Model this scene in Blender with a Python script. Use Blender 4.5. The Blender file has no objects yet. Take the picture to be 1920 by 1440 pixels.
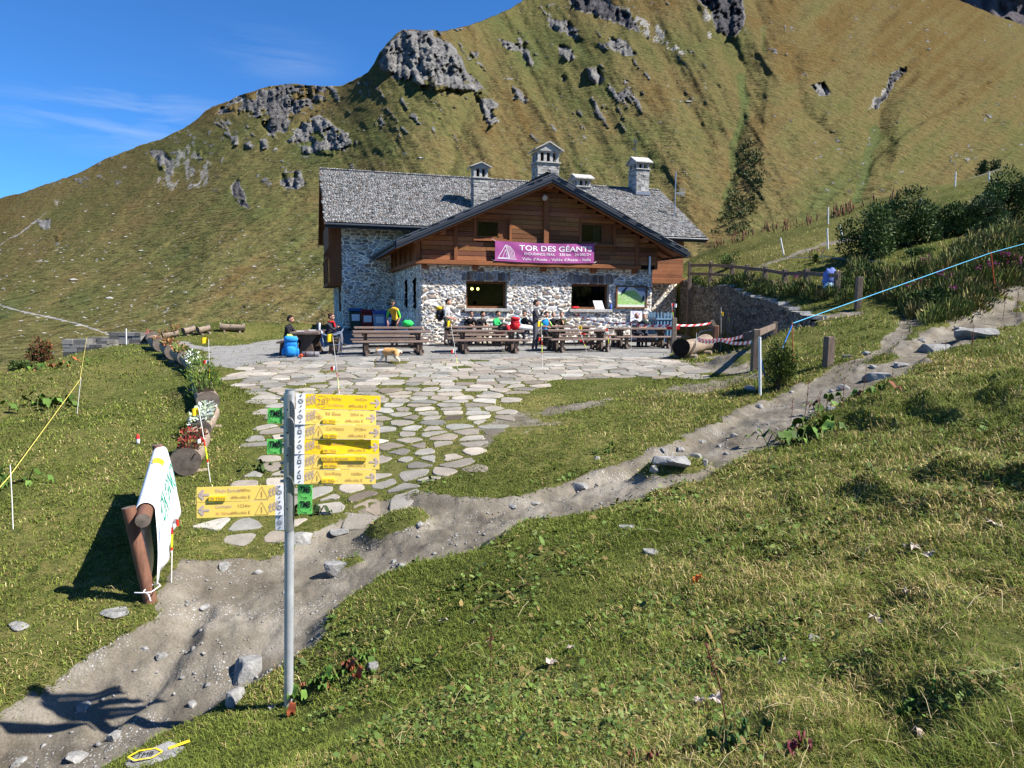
import bpy, bmesh, math, random
import numpy as np
from mathutils import Vector, Matrix
R_ = math.radians
SC = bpy.context.scene
COL = SC.collection
random.seed(7)
RNG = np.random.default_rng(11)

# ------------------------------------------------------------------ camera
CAMZ = 1.6
FPX = 1300.0                      # focal length in photo pixels (1920 wide)
PITCH, ROLL = R_(6.41), R_(0.5)
_f = np.array([0, math.cos(PITCH), -math.sin(PITCH)])
_u0 = np.array([0, math.sin(PITCH), math.cos(PITCH)])
_r0 = np.array([1.0, 0, 0])
_r = math.cos(ROLL) * _r0 + math.sin(ROLL) * _u0
_u = math.cos(ROLL) * _u0 - math.sin(ROLL) * _r0
CAM = np.array([0, 0, CAMZ])
cd = bpy.data.cameras.new("camera")
cam = bpy.data.objects.new("camera", cd)
COL.objects.link(cam)
cam.matrix_world = Matrix(((_r[0], _u[0], -_f[0], 0), (_r[1], _u[1], -_f[1], 0), (_r[2], _u[2], -_f[2], CAMZ), (0, 0, 0, 1)))
cd.sensor_width = 36.0
cd.lens = 36.0 * FPX / 1920.0
cd.clip_start = 0.05
cd.clip_end = 8000
SC.camera = cam

# ------------------------------------------------------------------ light
SUN_EL, SUN_AZ = R_(46.5), R_(-12.5)        # azimuth measured from +X towards +Y
SD = Vector((math.cos(SUN_EL) * math.cos(SUN_AZ), math.cos(SUN_EL) * math.sin(SUN_AZ), math.sin(SUN_EL)))
sl = bpy.data.lights.new("sun", 'SUN')
sl.energy = 5.0
sl.angle = R_(0.53)
sl.color = (1.0, 0.955, 0.88)
sun = bpy.data.objects.new("sun", sl)
COL.objects.link(sun)
sun.rotation_euler = SD.to_track_quat('Z', 'Y').to_euler()
w = bpy.data.worlds.new("World")
SC.world = w
w.use_nodes = True
nt = w.node_tree
nt.nodes.clear()
N = nt.nodes.new
out = N('ShaderNodeOutputWorld'); bg = N('ShaderNodeBackground'); sky = N('ShaderNodeTexSky')
sky.sky_type = 'NISHITA'; sky.sun_disc = False
sky.sun_elevation = SUN_EL
sky.sun_rotation = math.pi / 2 - SUN_AZ      # sky rotation is clockwise from +Y
sky.altitude = 2000; sky.air_density = 1.0; sky.dust_density = 0.15; sky.ozone_density = 3.0
bg.inputs[1].default_value = 0.058
# thin cirrus streaks
tc = N('ShaderNodeTexCoord'); mp = N('ShaderNodeMapping'); no = N('ShaderNodeTexNoise'); rp = N('ShaderNodeValToRGB')
mp.inputs['Rotation'].default_value = (0, 0, R_(18)); mp.inputs['Scale'].default_value = (3.0, 3.0, 26.0)
no.inputs['Scale'].default_value = 1.6; no.inputs['Detail'].default_value = 7; no.inputs['Roughness'].default_value = 0.6; no.inputs['Distortion'].default_value = 0.5
rp.color_ramp.elements[0].position = 0.42; rp.color_ramp.elements[1].position = 0.8
nt.links.new(tc.outputs['Generated'], mp.inputs[0]); nt.links.new(mp.outputs[0], no.inputs['Vector']); nt.links.new(no.outputs[0], rp.inputs[0])
def sky_dir(px, py):
    d = _f + (px - 960) / FPX * _r - (py - 720) / FPX * _u
    return d / np.linalg.norm(d)
msum = None
for (px, py, rad, s) in ((250, 222, 0.085, 1.0), (150, 212, 0.07, 0.8), (330, 232, 0.05, .9), (525, 105, 0.055, .42), (490, 80, 0.05, .3)):
    d = sky_dir(px, py)
    vs = N('ShaderNodeVectorMath'); vs.operation = 'SUBTRACT'; vs.inputs[1].default_value = d
    vm = N('ShaderNodeVectorMath'); vm.operation = 'MULTIPLY'; vm.inputs[1].default_value = (0.7, 0.7, 2.0)
    ln = N('ShaderNodeVectorMath'); ln.operation = 'LENGTH'
    mr = N('ShaderNodeMapRange'); mr.interpolation_type = 'SMOOTHSTEP'; mr.inputs[1].default_value = 0; mr.inputs[2].default_value = rad * 1.5; mr.inputs[3].default_value = s * .55; mr.inputs[4].default_value = 0
    nt.links.new(tc.outputs['Generated'], vs.inputs[0]); nt.links.new(vs.outputs[0], vm.inputs[0]); nt.links.new(vm.outputs[0], ln.inputs[0]); nt.links.new(ln.outputs['Value'], mr.inputs[0])
    if msum is None: msum = mr.outputs[0]
    else:
        mx = N('ShaderNodeMath'); mx.operation = 'MAXIMUM'; nt.links.new(msum, mx.inputs[0]); nt.links.new(mr.outputs[0], mx.inputs[1]); msum = mx.outputs[0]
mm = N('ShaderNodeMath'); mm.operation = 'MULTIPLY'; nt.links.new(msum, mm.inputs[0]); nt.links.new(rp.outputs[0], mm.inputs[1])
mix = N('ShaderNodeMix'); mix.data_type = 'RGBA'; nt.links.new(mm.outputs[0], mix.inputs['Factor'])
tint = N('ShaderNodeMix'); tint.data_type = 'RGBA'; tint.blend_type = 'MULTIPLY'; tint.inputs['Factor'].default_value = 1; tint.inputs[7].default_value = (0.42, 0.92, 1.42, 1)
nt.links.new(sky.outputs[0], tint.inputs[6])
nt.links.new(tint.outputs[2], mix.inputs[6]); mix.inputs[7].default_value = (5.6, 6.4, 7.4, 1)
nt.links.new(mix.outputs[2], bg.inputs[0]); nt.links.new(bg.outputs[0], out.inputs[0])
SC.view_settings.view_transform = 'Standard'; SC.view_settings.look = 'None'
SC.view_settings.exposure = 1.22; SC.view_settings.gamma = 1.0; SC.view_settings.use_curve_mapping = False

# ------------------------------------------------------------------ small maths
def rays(px, py):
    px = np.atleast_1d(np.asarray(px, float)); py = np.atleast_1d(np.asarray(py, float))
    return _f[None] + ((px - 960) / FPX)[:, None] * _r[None] - ((py - 720) / FPX)[:, None] * _u[None]
def at(px, py, Y):
    """point seen at photo pixel (px,py) at distance Y along the ground"""
    d = rays(px, py)[0]
    return CAM + d * (Y / d[1])
def project(P):
    P = np.asarray(P, float) - CAM
    z = P @ _f
    return 960 + FPX * (P @ _r) / z, 720 - FPX * (P @ _u) / z, z
def sstep(a, b, x):
    t = np.clip((x - a) / (b - a), 0, 1)
    return t * t * (3 - 2 * t)
def _hash(ix, iy, seed):
    h = (ix.astype(np.int64) * 374761393 + iy.astype(np.int64) * 668265263 + seed * 974711) & 0x7fffffff
    h = ((h ^ (h >> 13)) * 1274126177) & 0x7fffffff
    return ((h ^ (h >> 16)) & 0xffff) / 65535.0
def vnoise(x, y, seed=0):
    ix = np.floor(x); iy = np.floor(y); fx = x - ix; fy = y - iy
    fx = fx * fx * fx * (fx * (fx * 6 - 15) + 10); fy = fy * fy * fy * (fy * (fy * 6 - 15) + 10)
    a = _hash(ix, iy, seed); b = _hash(ix + 1, iy, seed); c = _hash(ix, iy + 1, seed); d = _hash(ix + 1, iy + 1, seed)
    return (a + (b - a) * fx) * (1 - fy) + (c + (d - c) * fx) * fy
def fbm(x, y, oct=4, seed=0, gain=0.5, ridged=False):
    s = 0; a = 1; t = 0
    for o in range(oct):
        n = vnoise(x, y, seed + o * 17) * 2 - 1
        if ridged: n = 1 - 2 * np.abs(n)
        s = s + n * a; t += a; a *= gain
        x, y = x * 1.97 * 0.8 - y * 1.97 * 0.6 + 3.1, x * 1.97 * 0.6 + y * 1.97 * 0.8 + 7.7
    return s / t
def seg_dist(X, Y, poly, closed=False):
    best = np.full(X.shape, 1e9)
    n = len(poly)
    for i in range(n if closed else n - 1):
        ax, ay = poly[i][:2]; bx, by = poly[(i + 1) % n][:2]
        dx, dy = bx - ax, by - ay
        t = np.clip(((X - ax) * dx + (Y - ay) * dy) / (dx * dx + dy * dy + 1e-12), 0, 1)
        best = np.minimum(best, np.hypot(X - ax - t * dx, Y - ay - t * dy))
    return best
def inside(X, Y, poly):
    c = np.zeros(X.shape, bool); n = len(poly)
    for i in range(n):
        ax, ay = poly[i][:2]; bx, by = poly[(i + 1) % n][:2]
        if ay == by: continue
        k = ((ay > Y) != (by > Y)) & (X < (bx - ax) * (Y - ay) / (by - ay) + ax)
        c ^= k
    return c
def sdist(X, Y, poly):
    d = seg_dist(X, Y, poly, True)
    return np.where(inside(X, Y, poly), d, -d)          # positive inside

# ------------------------------------------------------------------ terrain height
# (pixel x, pixel y, distance): what stands at that pixel of the ground
CTRL = [
 # terrace
 (450,668,23),(640,668,22.5),(860,664,23.5),(1100,659,25),(1240,652,26),(600,640,30.5),(430,640,30),
 (560,700,18.5),(800,700,18.3),(1050,690,18.9),(1250,680,19.5),
 (520,780,13.2),(700,780,13.0),(880,760,14),(1000,780,12.8),(1200,740,14.5),(1350,720,15.2),
 (480,900,9.6),(700,860,10.3),(860,850,10.3),(560,970,8.3),(430,1010,7.8),(650,950,8.5),
 # trail
 (800,920,8.7),(950,930,8.2),(1100,905,8.3),(1290,860,9.2),(1400,800,10.3),(1500,745,11.7),(1650,665,14.4),(1800,610,17.3),(1920,555,20.5),
 (520,1080,6.9),(700,1020,7.1),(640,1120,6.1),(420,1150,5.85),(300,1250,5.5),(120,1340,5.1),(0,1400,4.85),(350,1400,4.4),
 # foot of sign and near slope
 (541,1320,4.9),(600,1200,5.5),(700,1100,6.0),(800,1040,6.5),(960,1100,5.3),(1100,1000,6.1),(760,1250,4.6),(960,1250,3.95),(960,1440,2.5),(600,1440,3.3),
 (1300,930,7.0),(1400,1000,5.7),(1300,1200,3.9),(1400,1440,2.25),(1600,1000,4.9),(1650,850,7.3),(1550,800,9.5),(1700,740,10.6),(1850,680,13),
 (1920,900,5.2),(1920,720,9.0),(1920,1150,3.2),(1920,1440,1.9),(1700,1200,3.3),
 # left lawn
 (285,1128,6.1),(150,1150,5.95),(0,1200,5.6),(100,1000,7.7),(20,985,8.0),(0,850,11),(200,900,10),(350,892,9.4),(385,768,13.6),(250,760,14.4),(100,770,14.8),(0,790,14),
 (370,700,18.5),(300,665,23.5),(200,655,28),(100,690,22),(0,705,20.5),(330,630,34),(450,622,36),
 # lawn right of trail, mound
 (1100,800,11.7),(1300,780,11.9),(1420,740,13.6),(1460,735,13.4),(1552,684,15.4),(1500,690,15.2),(1640,640,17),(1560,615,18.2),(1440,640,19),(1500,600,20.5),(1640,580,20.5),(1700,590,19.5),
 (1330,680,19.8),
 # bank on the right
 (1620,560,21.5),(1750,560,20.3),(1850,510,21.3),(1920,490,21.8),(1750,500,22.3),(1650,520,22.5),(1600,500,26.5),
 # slope above the retaining wall
 (1310,522,38),(1400,525,29.5),(1400,500,36),(1400,470,44),(1400,440,52),(1500,545,24),(1500,500,29),(1500,470,35),(1500,440,42),(1500,415,49),(1320,470,50),
 (1650,450,35),(1650,400,42),(1650,370,46),(1800,440,29),(1800,380,38),(1800,340,46),(1920,440,25),(1920,380,34),(1920,300,45),
]
PTS = [at(*c) for c in CTRL]
WORLD = [(0,0,0.12),(0,-4,0.5),(3,0,0.65),(-3,0,-0.55),(-3,2.2,-0.85),(-8,0,-2.6),(8,-3,2.6),(8,3,1.6),(-5,-6,-1.4),
 (-22,18,-3.0),(-24,28,-3.4),(-17,34,-1.6),(-30,40,-5.5),(-20,48,-4.5),(-10,42,-0.2),(-8,50,-3.5),(3,44,0.2),(3,55,-4),(-40,20,-9),(-18,4,-4.2),(-14,10,-1.9),
 (-30,60,-9),(0,70,-9),(22,66,2.0),(35,60,6.5),(50,66,9.0),(60,50,17),(40,30,9.5),(30,10,7.5),(60,0,18),(20,-6,6.5),(45,75,2),(70,75,6),
 (0,34,0.12),(5,34,0.15),(-5,33,0.1),(4,28.5,.08)]
P3 = np.array([list(p) for p in PTS] + [list(p) for p in WORLD])
def _tps(d2): return 0.5 * d2 * np.log(d2 + 1e-9)
_xy = P3[:, :2]; _NP = len(P3)
_K = _tps(((_xy[:, None] - _xy[None]) ** 2).sum(-1)) + np.eye(_NP) * 0.6
_P = np.hstack([np.ones((_NP, 1)), _xy])
_A = np.vstack([np.hstack([_K, _P]), np.hstack([_P.T, np.zeros((3, 3))])])
_W = np.linalg.solve(_A, np.concatenate([P3[:, 2], np.zeros(3)]))
def base_h(X, Y):
    X = np.asarray(X, float); Y = np.asarray(Y, float); sh = X.shape
    x = X.ravel(); y = Y.ravel(); o = np.empty(x.shape)
    for i in range(0, len(x), 20000):
        a = x[i:i + 20000]; b = y[i:i + 20000]
        d2 = (a[:, None] - _xy[None, :, 0]) ** 2 + (b[:, None] - _xy[None, :, 1]) ** 2
        o[i:i + 20000] = _tps(d2) @ _W[:_NP] + _W[_NP] + _W[_NP + 1] * a + _W[_NP + 2] * b
    return o.reshape(sh)
_YS = np.geomspace(1.2, 75, 900)
HF = base_h
def gy(px, py):
    """ground point under a photo pixel (first crossing of the ray with the terrain)"""
    d = rays(px, py)[0]
    X = CAM[0] + d[0] * _YS / d[1]; Z = CAM[2] + d[2] * _YS / d[1]
    h = HF(X, _YS)
    k = np.nonzero(Z < h)[0]
    if len(k) == 0: return at(px, py, 60)
    k = max(k[0], 1)
    a = Z[k - 1] - h[k - 1]; b = Z[k] - h[k]
    t = a / (a - b + 1e-12)
    Y = _YS[k - 1] + t * (_YS[k] - _YS[k - 1])
    x = CAM[0] + d[0] * Y / d[1]
    return np.array([x, Y, float(HF(np.array([x]), np.array([Y]))[0])])
def gz(x, y): return float(HF(np.array([x]), np.array([y]))[0])
# ------------------------------------------------------------------ object helpers
def link(o, parent=None):
    COL.objects.link(o)
    if parent is not None: o.parent = parent
    return o
def tag(o, label=None, cat=None, group=None, kind=None):
    if label: o['label'] = label
    if cat: o['category'] = cat
    if group: o['group'] = group
    if kind: o['kind'] = kind
    return o
def empty(name, loc, rz=0.0, label=None, cat=None, group=None):
    o = bpy.data.objects.new(name, None); COL.objects.link(o)
    o.location = loc; o.rotation_euler = (0, 0, rz); o.empty_display_size = 0.1
    return tag(o, label, cat, group)
def np_mesh(name, V, F, mats=(), smooth=False, attrs=None, mi=None, parent=None):
    """V (n,3), F list of faces or (m,k) array"""
    me = bpy.data.meshes.new(name)
    V = np.asarray(V, np.float32)
    if isinstance(F, np.ndarray):
        m, k = F.shape
        me.vertices.add(len(V)); me.vertices.foreach_set('co', V.ravel())
        me.loops.add(m * k); me.loops.foreach_set('vertex_index', F.astype(np.int32).ravel())
        me.polygons.add(m); me.polygons.foreach_set('loop_start', (np.arange(m) * k).astype(np.int32))
        try: me.polygons.foreach_set('loop_total', np.full(m, k, np.int32))
        except Exception: pass
        me.update(calc_edges=True)
    else:
        me.from_pydata([tuple(v) for v in V], [], [tuple(f) for f in F])
        me.update()
    for m in mats: me.materials.append(m)
    if mi is not None: me.polygons.foreach_set('material_index', np.asarray(mi, np.int32))
    if smooth: me.polygons.foreach_set('use_smooth', np.ones(len(me.polygons), bool))
    for k, a in (attrs or {}).items():
        a = np.asarray(a, np.float32)
        if a.ndim == 1:
            at_ = me.attributes.new(k, 'FLOAT', 'POINT'); at_.data.foreach_set('value', a)
        else:
            at_ = me.attributes.new(k, 'FLOAT_COLOR', 'POINT'); at_.data.foreach_set('color', np.hstack([a, np.ones((len(a), 1), np.float32)]).ravel())
    o = bpy.data.objects.new(name, me)
    return link(o, parent)

# ------------------------------------------------------------------ node helpers
class NT:
    def __init__(s, name, rough=0.8, spec=0.3):
        s.m = bpy.data.materials.new(name); s.m.use_nodes = True; s.t = s.m.node_tree
        s.b = s.t.nodes['Principled BSDF']; s.b.inputs['Roughness'].default_value = rough
        s.b.inputs['Specular IOR Level'].default_value = spec
        s._c = None
    def n(s, t, **k):
        x = s.t.nodes.new(t)
        for a, v in k.items(): setattr(x, a, v)
        return x
    def l(s, a, b): s.t.links.new(a, b)
    def coord(s):
        if s._c is None: s._c = s.n('ShaderNodeTexCoord').outputs['Object']
        return s._c
    def mapped(s, scale=(1, 1, 1), rot=(0, 0, 0), src=None, loc=(0, 0, 0)):
        m = s.n('ShaderNodeMapping'); m.inputs['Scale'].default_value = scale; m.inputs['Rotation'].default_value = rot; m.inputs['Location'].default_value = loc
        s.l(src if src is not None else s.coord(), m.inputs[0]); return m.outputs[0]
    def noise(s, scale, detail=4, rough=0.55, vec=None, dist=0.0, out=0):
        x = s.n('ShaderNodeTexNoise'); x.inputs['Scale'].default_value = scale; x.inputs['Detail'].default_value = detail; x.inputs['Roughness'].default_value = rough; x.inputs['Distortion'].default_value = dist
        s.l(vec if vec is not None else s.coord(), x.inputs['Vector']); return x.outputs[out]
    def voro(s, scale, vec=None, feature='F1', out='Distance', rnd=1.0):
        x = s.n('ShaderNodeTexVoronoi', feature=feature); x.inputs['Scale'].default_value = scale; x.inputs['Randomness'].default_value = rnd
        s.l(vec if vec is not None else s.coord(), x.inputs['Vector']); return x.outputs[out]
    def attr(s, name, out='Fac'):
        x = s.n('ShaderNodeAttribute', attribute_name=name); return x.outputs[out]
    def ramp(s, fac, stops, interp='LINEAR'):
        x = s.n('ShaderNodeValToRGB'); x.color_ramp.interpolation = interp
        e = x.color_ramp.elements
        while len(e) < len(stops): e.new(0.5)
        for i, (p, c) in enumerate(stops):
            e[i].position = p
            e[i].color = (c, c, c, 1) if isinstance(c, (int, float)) else (*c, 1)
        s.l(fac, x.inputs[0]); return x.outputs[0]
    def mix(s, fac, a, b, mode='MIX'):
        x = s.n('ShaderNodeMix', data_type='RGBA', blend_type=mode)
        for v, i in ((fac, 0), (a, 6), (b, 7)):
            if isinstance(v, (int, float)): x.inputs[i].default_value = v if i == 0 else (v, v, v, 1)
            elif isinstance(v, tuple): x.inputs[i].default_value = (*v, 1)
            else: s.l(v, x.inputs[i])
        return x.outputs[2]
    def math(s, op, a, b=0.0, c=0.0, clamp=False):
        x = s.n('ShaderNodeMath', operation=op, use_clamp=clamp)
        for i, v in enumerate((a, b, c)):
            if isinstance(v, (int, float)): x.inputs[i].default_value = v
            else: s.l(v, x.inputs[i])
        return x.outputs[0]
    def mr(s, v, a, b, c=0.0, d=1.0):
        x = s.n('ShaderNodeMapRange'); x.interpolation_type = 'SMOOTHSTEP'
        for i, q in ((1, a), (2, b), (3, c), (4, d)): x.inputs[i].default_value = q
        s.l(v, x.inputs[0]); return x.outputs[0]
    def color(s, c):
        if isinstance(c, tuple): s.b.inputs['Base Color'].default_value = (*c, 1)
        else: s.l(c, s.b.inputs['Base Color'])
    def bump(s, h, strength=0.5, dist=0.02):
        x = s.n('ShaderNodeBump'); x.inputs['Strength'].default_value = strength; x.inputs['Distance'].default_value = dist
        s.l(h, x.inputs['Height'])
        if s.b.inputs['Normal'].links:
            s.l(s.b.inputs['Normal'].links[0].from_socket, x.inputs['Normal'])
        s.l(x.outputs[0], s.b.inputs['Normal'])

# ------------------------------------------------------------------ near ground
def smin(a, b, k): 
    h = np.clip(0.5 + 0.5 * (b - a) / k, 0, 1); return b * (1 - h) + a * h - k * h * (1 - h)
WALLX0, WALLY0, WALLX1, WALLY1 = 9.55, 39.5, 8.7, 20.2       # foot of the retaining wall
def court(X, Y):
    wx = WALLX0 + (Y - WALLY0) / (WALLY1 - WALLY0) * (WALLX1 - WALLX0)
    m = sstep(0.0, 0.12, wx - X) * sstep(19.3, 21.0, Y) * sstep(56, 42, Y) * sstep(-9, -4, X)
    fl = 0.012 * (Y - 23.5)
    return m, fl
TRAIL_UP = [(0,1335),(150,1235),(300,1140),(345,1050),(420,1042),(520,1032),(600,985),(720,930),(860,935),(960,925),(1100,890),(1230,848),(1330,800),(1410,752),(1500,720),(1600,690),(1700,650),(1790,595),(1920,548)]
TRAIL_DN = [(1920,602),(1810,632),(1700,700),(1600,745),(1520,790),(1440,832),(1360,880),(1250,915),(1100,948),(1000,970),(900,1015),(800,1040),(700,1085),(640,1130),(590,1200),(480,1270),(420,1310),(300,1365),(200,1430),(120,1480),(-80,1480),(-60,1370)]
def wpoly(pp): return [tuple(gy(*p)[:2]) for p in pp]
HF = lambda X, Y: (lambda m, f, b: b * (1 - m) + f * m)(*court(X, Y), base_h(X, Y))
TRAIL = wpoly(TRAIL_UP + TRAIL_DN)
_c0 = gy(1920, 575); TRAIL_EXT = [(_c0[0] + 6, _c0[1] + 7)]
TRAIL2 = [tuple(gy(*p)[:2]) for p in [(1345,672),(1400,650),(1440,625),(1520,600),(1600,585)]]            # small path on the mound
RUT = wpoly([(378,1118),(345,1178),(300,1240),(250,1285),(190,1330)]); RUT2 = wpoly([(930,945),(1050,915),(1140,890),(1230,868)])
TRAIL3 = [tuple(gy(*p)[:2]) for p in [(1480,735),(1560,705),(1640,665),(1700,610),(1720,590)]]
MOUND = [tuple(at(1392, 668, 17.6)[:2]), tuple(at(1445, 640, 17.6)[:2])]
ISLES = [(*gy(1262, 884)[:2], .5), (*gy(745, 980)[:2], .42), (*gy(650, 1040)[:2], .2), (*gy(1640, 672)[:2], .5)]
TRACK = [tuple(at(*p)[:2]) for p in [(1840,352,44.5),(1862,337,45.5),(1900,327,46)]]
PATHUP = [tuple(gy(*p)[:2]) for p in [(1420,500),(1490,478),(1560,455),(1620,445)]]
GRAVEL = wpoly([(385,690),(440,692),(520,678),(640,678),(800,675),(960,672),(1120,670),(1260,678),(1262,640),(1300,618),(1100,606),(700,606),(600,624),(480,640),(385,650),(345,640),(330,646),(390,660)])
PAVE = wpoly([(432,700),(470,684),(560,676),(700,672),(900,671),(1100,668),(1270,672),(1300,690),(1400,696),(1400,708),(1260,712),(1150,742),(1060,760),(1000,778),(960,800),(900,850),(880,880),(800,905),(720,955),(640,985),(560,1015),(400,1025),(410,975),(455,900),(470,830),(500,780),(470,740)])
BARE = [wpoly([(1190,745),(1250,720),(1330,706),(1400,705),(1400,720),(1300,735),(1230,752)]), wpoly([(880,800),(990,770),(1080,757),(1170,750),(1080,775),(960,815),(880,850)]), wpoly([(1330,700),(1290,700),(1310,680),(1400,650),(1408,690),(1395,702)])]
YARDP = wpoly([(330,620),(700,600),(1300,600),(1300,660),(700,668),(430,680)])
def masks(X, Y):
    wob = 0.16 * fbm(X * 1.1, Y * 1.1, 3, 5) + 0.05 * fbm(X * 5, Y * 5, 2, 9)
    r = np.hypot(X, Y)
    k = np.clip(r / 9, 0.5, 2.2)
    dt = np.maximum(sdist(X, Y, TRAIL), 0.75 - seg_dist(X, Y, [TRAIL[18], TRAIL_EXT[0]]))
    tr = sstep(-0.06, 0.09, dt + wob * 1.25 * k + .05 * fbm(X * 14, Y * 14, 2, 10))
    t2 = np.maximum(sstep(0.42, 0.2, seg_dist(X, Y, TRAIL2) + wob), sstep(0.40, 0.16, seg_dist(X, Y, TRAIL3) + wob * 1.5) * 0.9)
    t2 = np.maximum(t2, sstep(0.7, 0.3, seg_dist(X, Y, PATHUP) + wob * 2))
    for (cx_, cy_, r_) in ISLES: tr = tr * (1 - sstep(r_, r_ * .55, np.hypot((X - cx_) * .8, (Y - cy_) * 1.25) + wob * .5))
    t2 = np.maximum(t2, sstep(1.3, .6, seg_dist(X, Y, TRACK)))
    gr = sstep(-0.2, 0.25, sdist(X, Y, GRAVEL) + wob * 2)
    pv = sstep(-0.1, 0.2, sdist(X, Y, PAVE) + wob)
    ba = np.zeros(X.shape)
    for b in BARE: ba = np.maximum(ba, sstep(-0.35, 0.3, sdist(X, Y, b) + wob * 3.5))
    return tr, t2, gr, pv, ba, dt
def terr(X, Y, fine=True):
    X = np.asarray(X, float); Y = np.asarray(Y, float)
    h = base_h(X, Y)
    m, fl = court(X, Y)
    tr, t2, gr, pv, ba, dt = masks(X, Y)
    rough = (1 - m) * (1 - 0.75 * np.maximum(pv, gr)) 
    r = np.hypot(X, Y)
    h = h + rough * (0.10 * fbm(X * 0.45, Y * 0.45, 3, 21) + 0.035 * fbm(X * 1.7, Y * 1.7, 3, 22)) * sstep(0.5, 4, r)
    # terracettes worn by cattle on the slope to the right
    sl = sstep(0.3, 1.6, X - 0.25 * Y + 0.9) * sstep(13.5, 10, Y) * (1 - tr) * sstep(0.05, -0.5, dt)
    q = h * 4.3 + 0.9 * fbm(X * 0.5, Y * 0.5, 3, 31); fr = q - np.floor(q)
    h = h + sl * 0.05 * fbm(X * 2.6, Y * 2.6, 3, 36) + sl * 0.27 * (sstep(0.0, 0.5, fr) - fr) * (0.25 + 0.75 * sstep(0.45, 0.6, vnoise(X * 0.55, Y * 0.55, 33)))
    # trail worn into the ground
    h = h - 0.11 * sstep(-0.02, 0.22, dt) * tr - 0.06 * t2 * (1 - tr)
    h = h + tr * (0.034 * fbm(X * 2.2, Y * 2.2, 4, 41) + 0.020 * fbm(X * 7, Y * 7, 3, 42))
    for (cx_, cy_, r_) in ISLES[:2]: h = h + .10 * sstep(r_, r_ * .3, np.hypot((X - cx_) * .8, (Y - cy_) * 1.25))
    h = h + .20 * sstep(.95, .45, seg_dist(X, Y, MOUND) + .12 * fbm(X * 3, Y * 3, 2, 45))
    for q_ in (RUT, RUT2):
        d_ = seg_dist(X, Y, q_) + .05 * fbm(X * 5, Y * 5, 2, 44); h = h - .055 * sstep(.16, .0, d_) + .02 * sstep(.35, .16, d_) * sstep(.08, .2, d_)
    h = h * (1 - m) + fl * m
    h = h + 0.012 * fbm(X * 7, Y * 7, 2, 55) * (1 - 0.7 * np.maximum(gr, pv))
    return h
HF = terr
def build_ground():
    az = np.concatenate([np.arange(-90, -52, 1.6), np.arange(-52, 52, 0.115), np.arange(52, 90, 1.6), np.arange(90, 270, 5.0)])
    az = np.radians(az); nr = 560
    rr = np.concatenate([[0.0], np.geomspace(0.5, 76, nr)])
    A, Rr = np.meshgrid(az, rr)
    X = Rr * np.sin(A); Y = Rr * np.cos(A)
    Z = terr(X, Y)
    Z = Z - 2.5 * sstep(64, 76, Rr)
    tr, t2, gr, pv, ba, dt = masks(X, Y)
    h0 = X
    wet = sstep(0.0, 0.6, fbm(X * 0.25 + 5, Y * 0.25, 4, 61) + 0.15 + 0.4 * sstep(22, 34, Y) * sstep(6, 12, X))
    na = len(az); I = np.arange(len(rr) - 1)[:, None] * na; J = np.arange(na)[None]
    a = I + J; b = I + (J + 1) % na
    F = np.stack([a, b, b + na, a + na], -1).reshape(-1, 4)[:, ::-1]
    V = np.stack([X, Y, Z], -1).reshape(-1, 3)
    dirt = np.maximum.reduce([tr, t2, 0.92 * ba * (vnoise(X * 2.3, Y * 2.3, 71) * 0.8 + 0.35)])
    o = np_mesh('ground', V, F, [M_GROUND], True, dict(dirt=np.clip(dirt, 0, 1).ravel(), yard=gr.ravel(), pave=pv.ravel(), dry=wet.ravel()))
    tag(o, 'grassy alpine ground crossed by a worn stony trail', 'ground', kind='structure')
    return o

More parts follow.
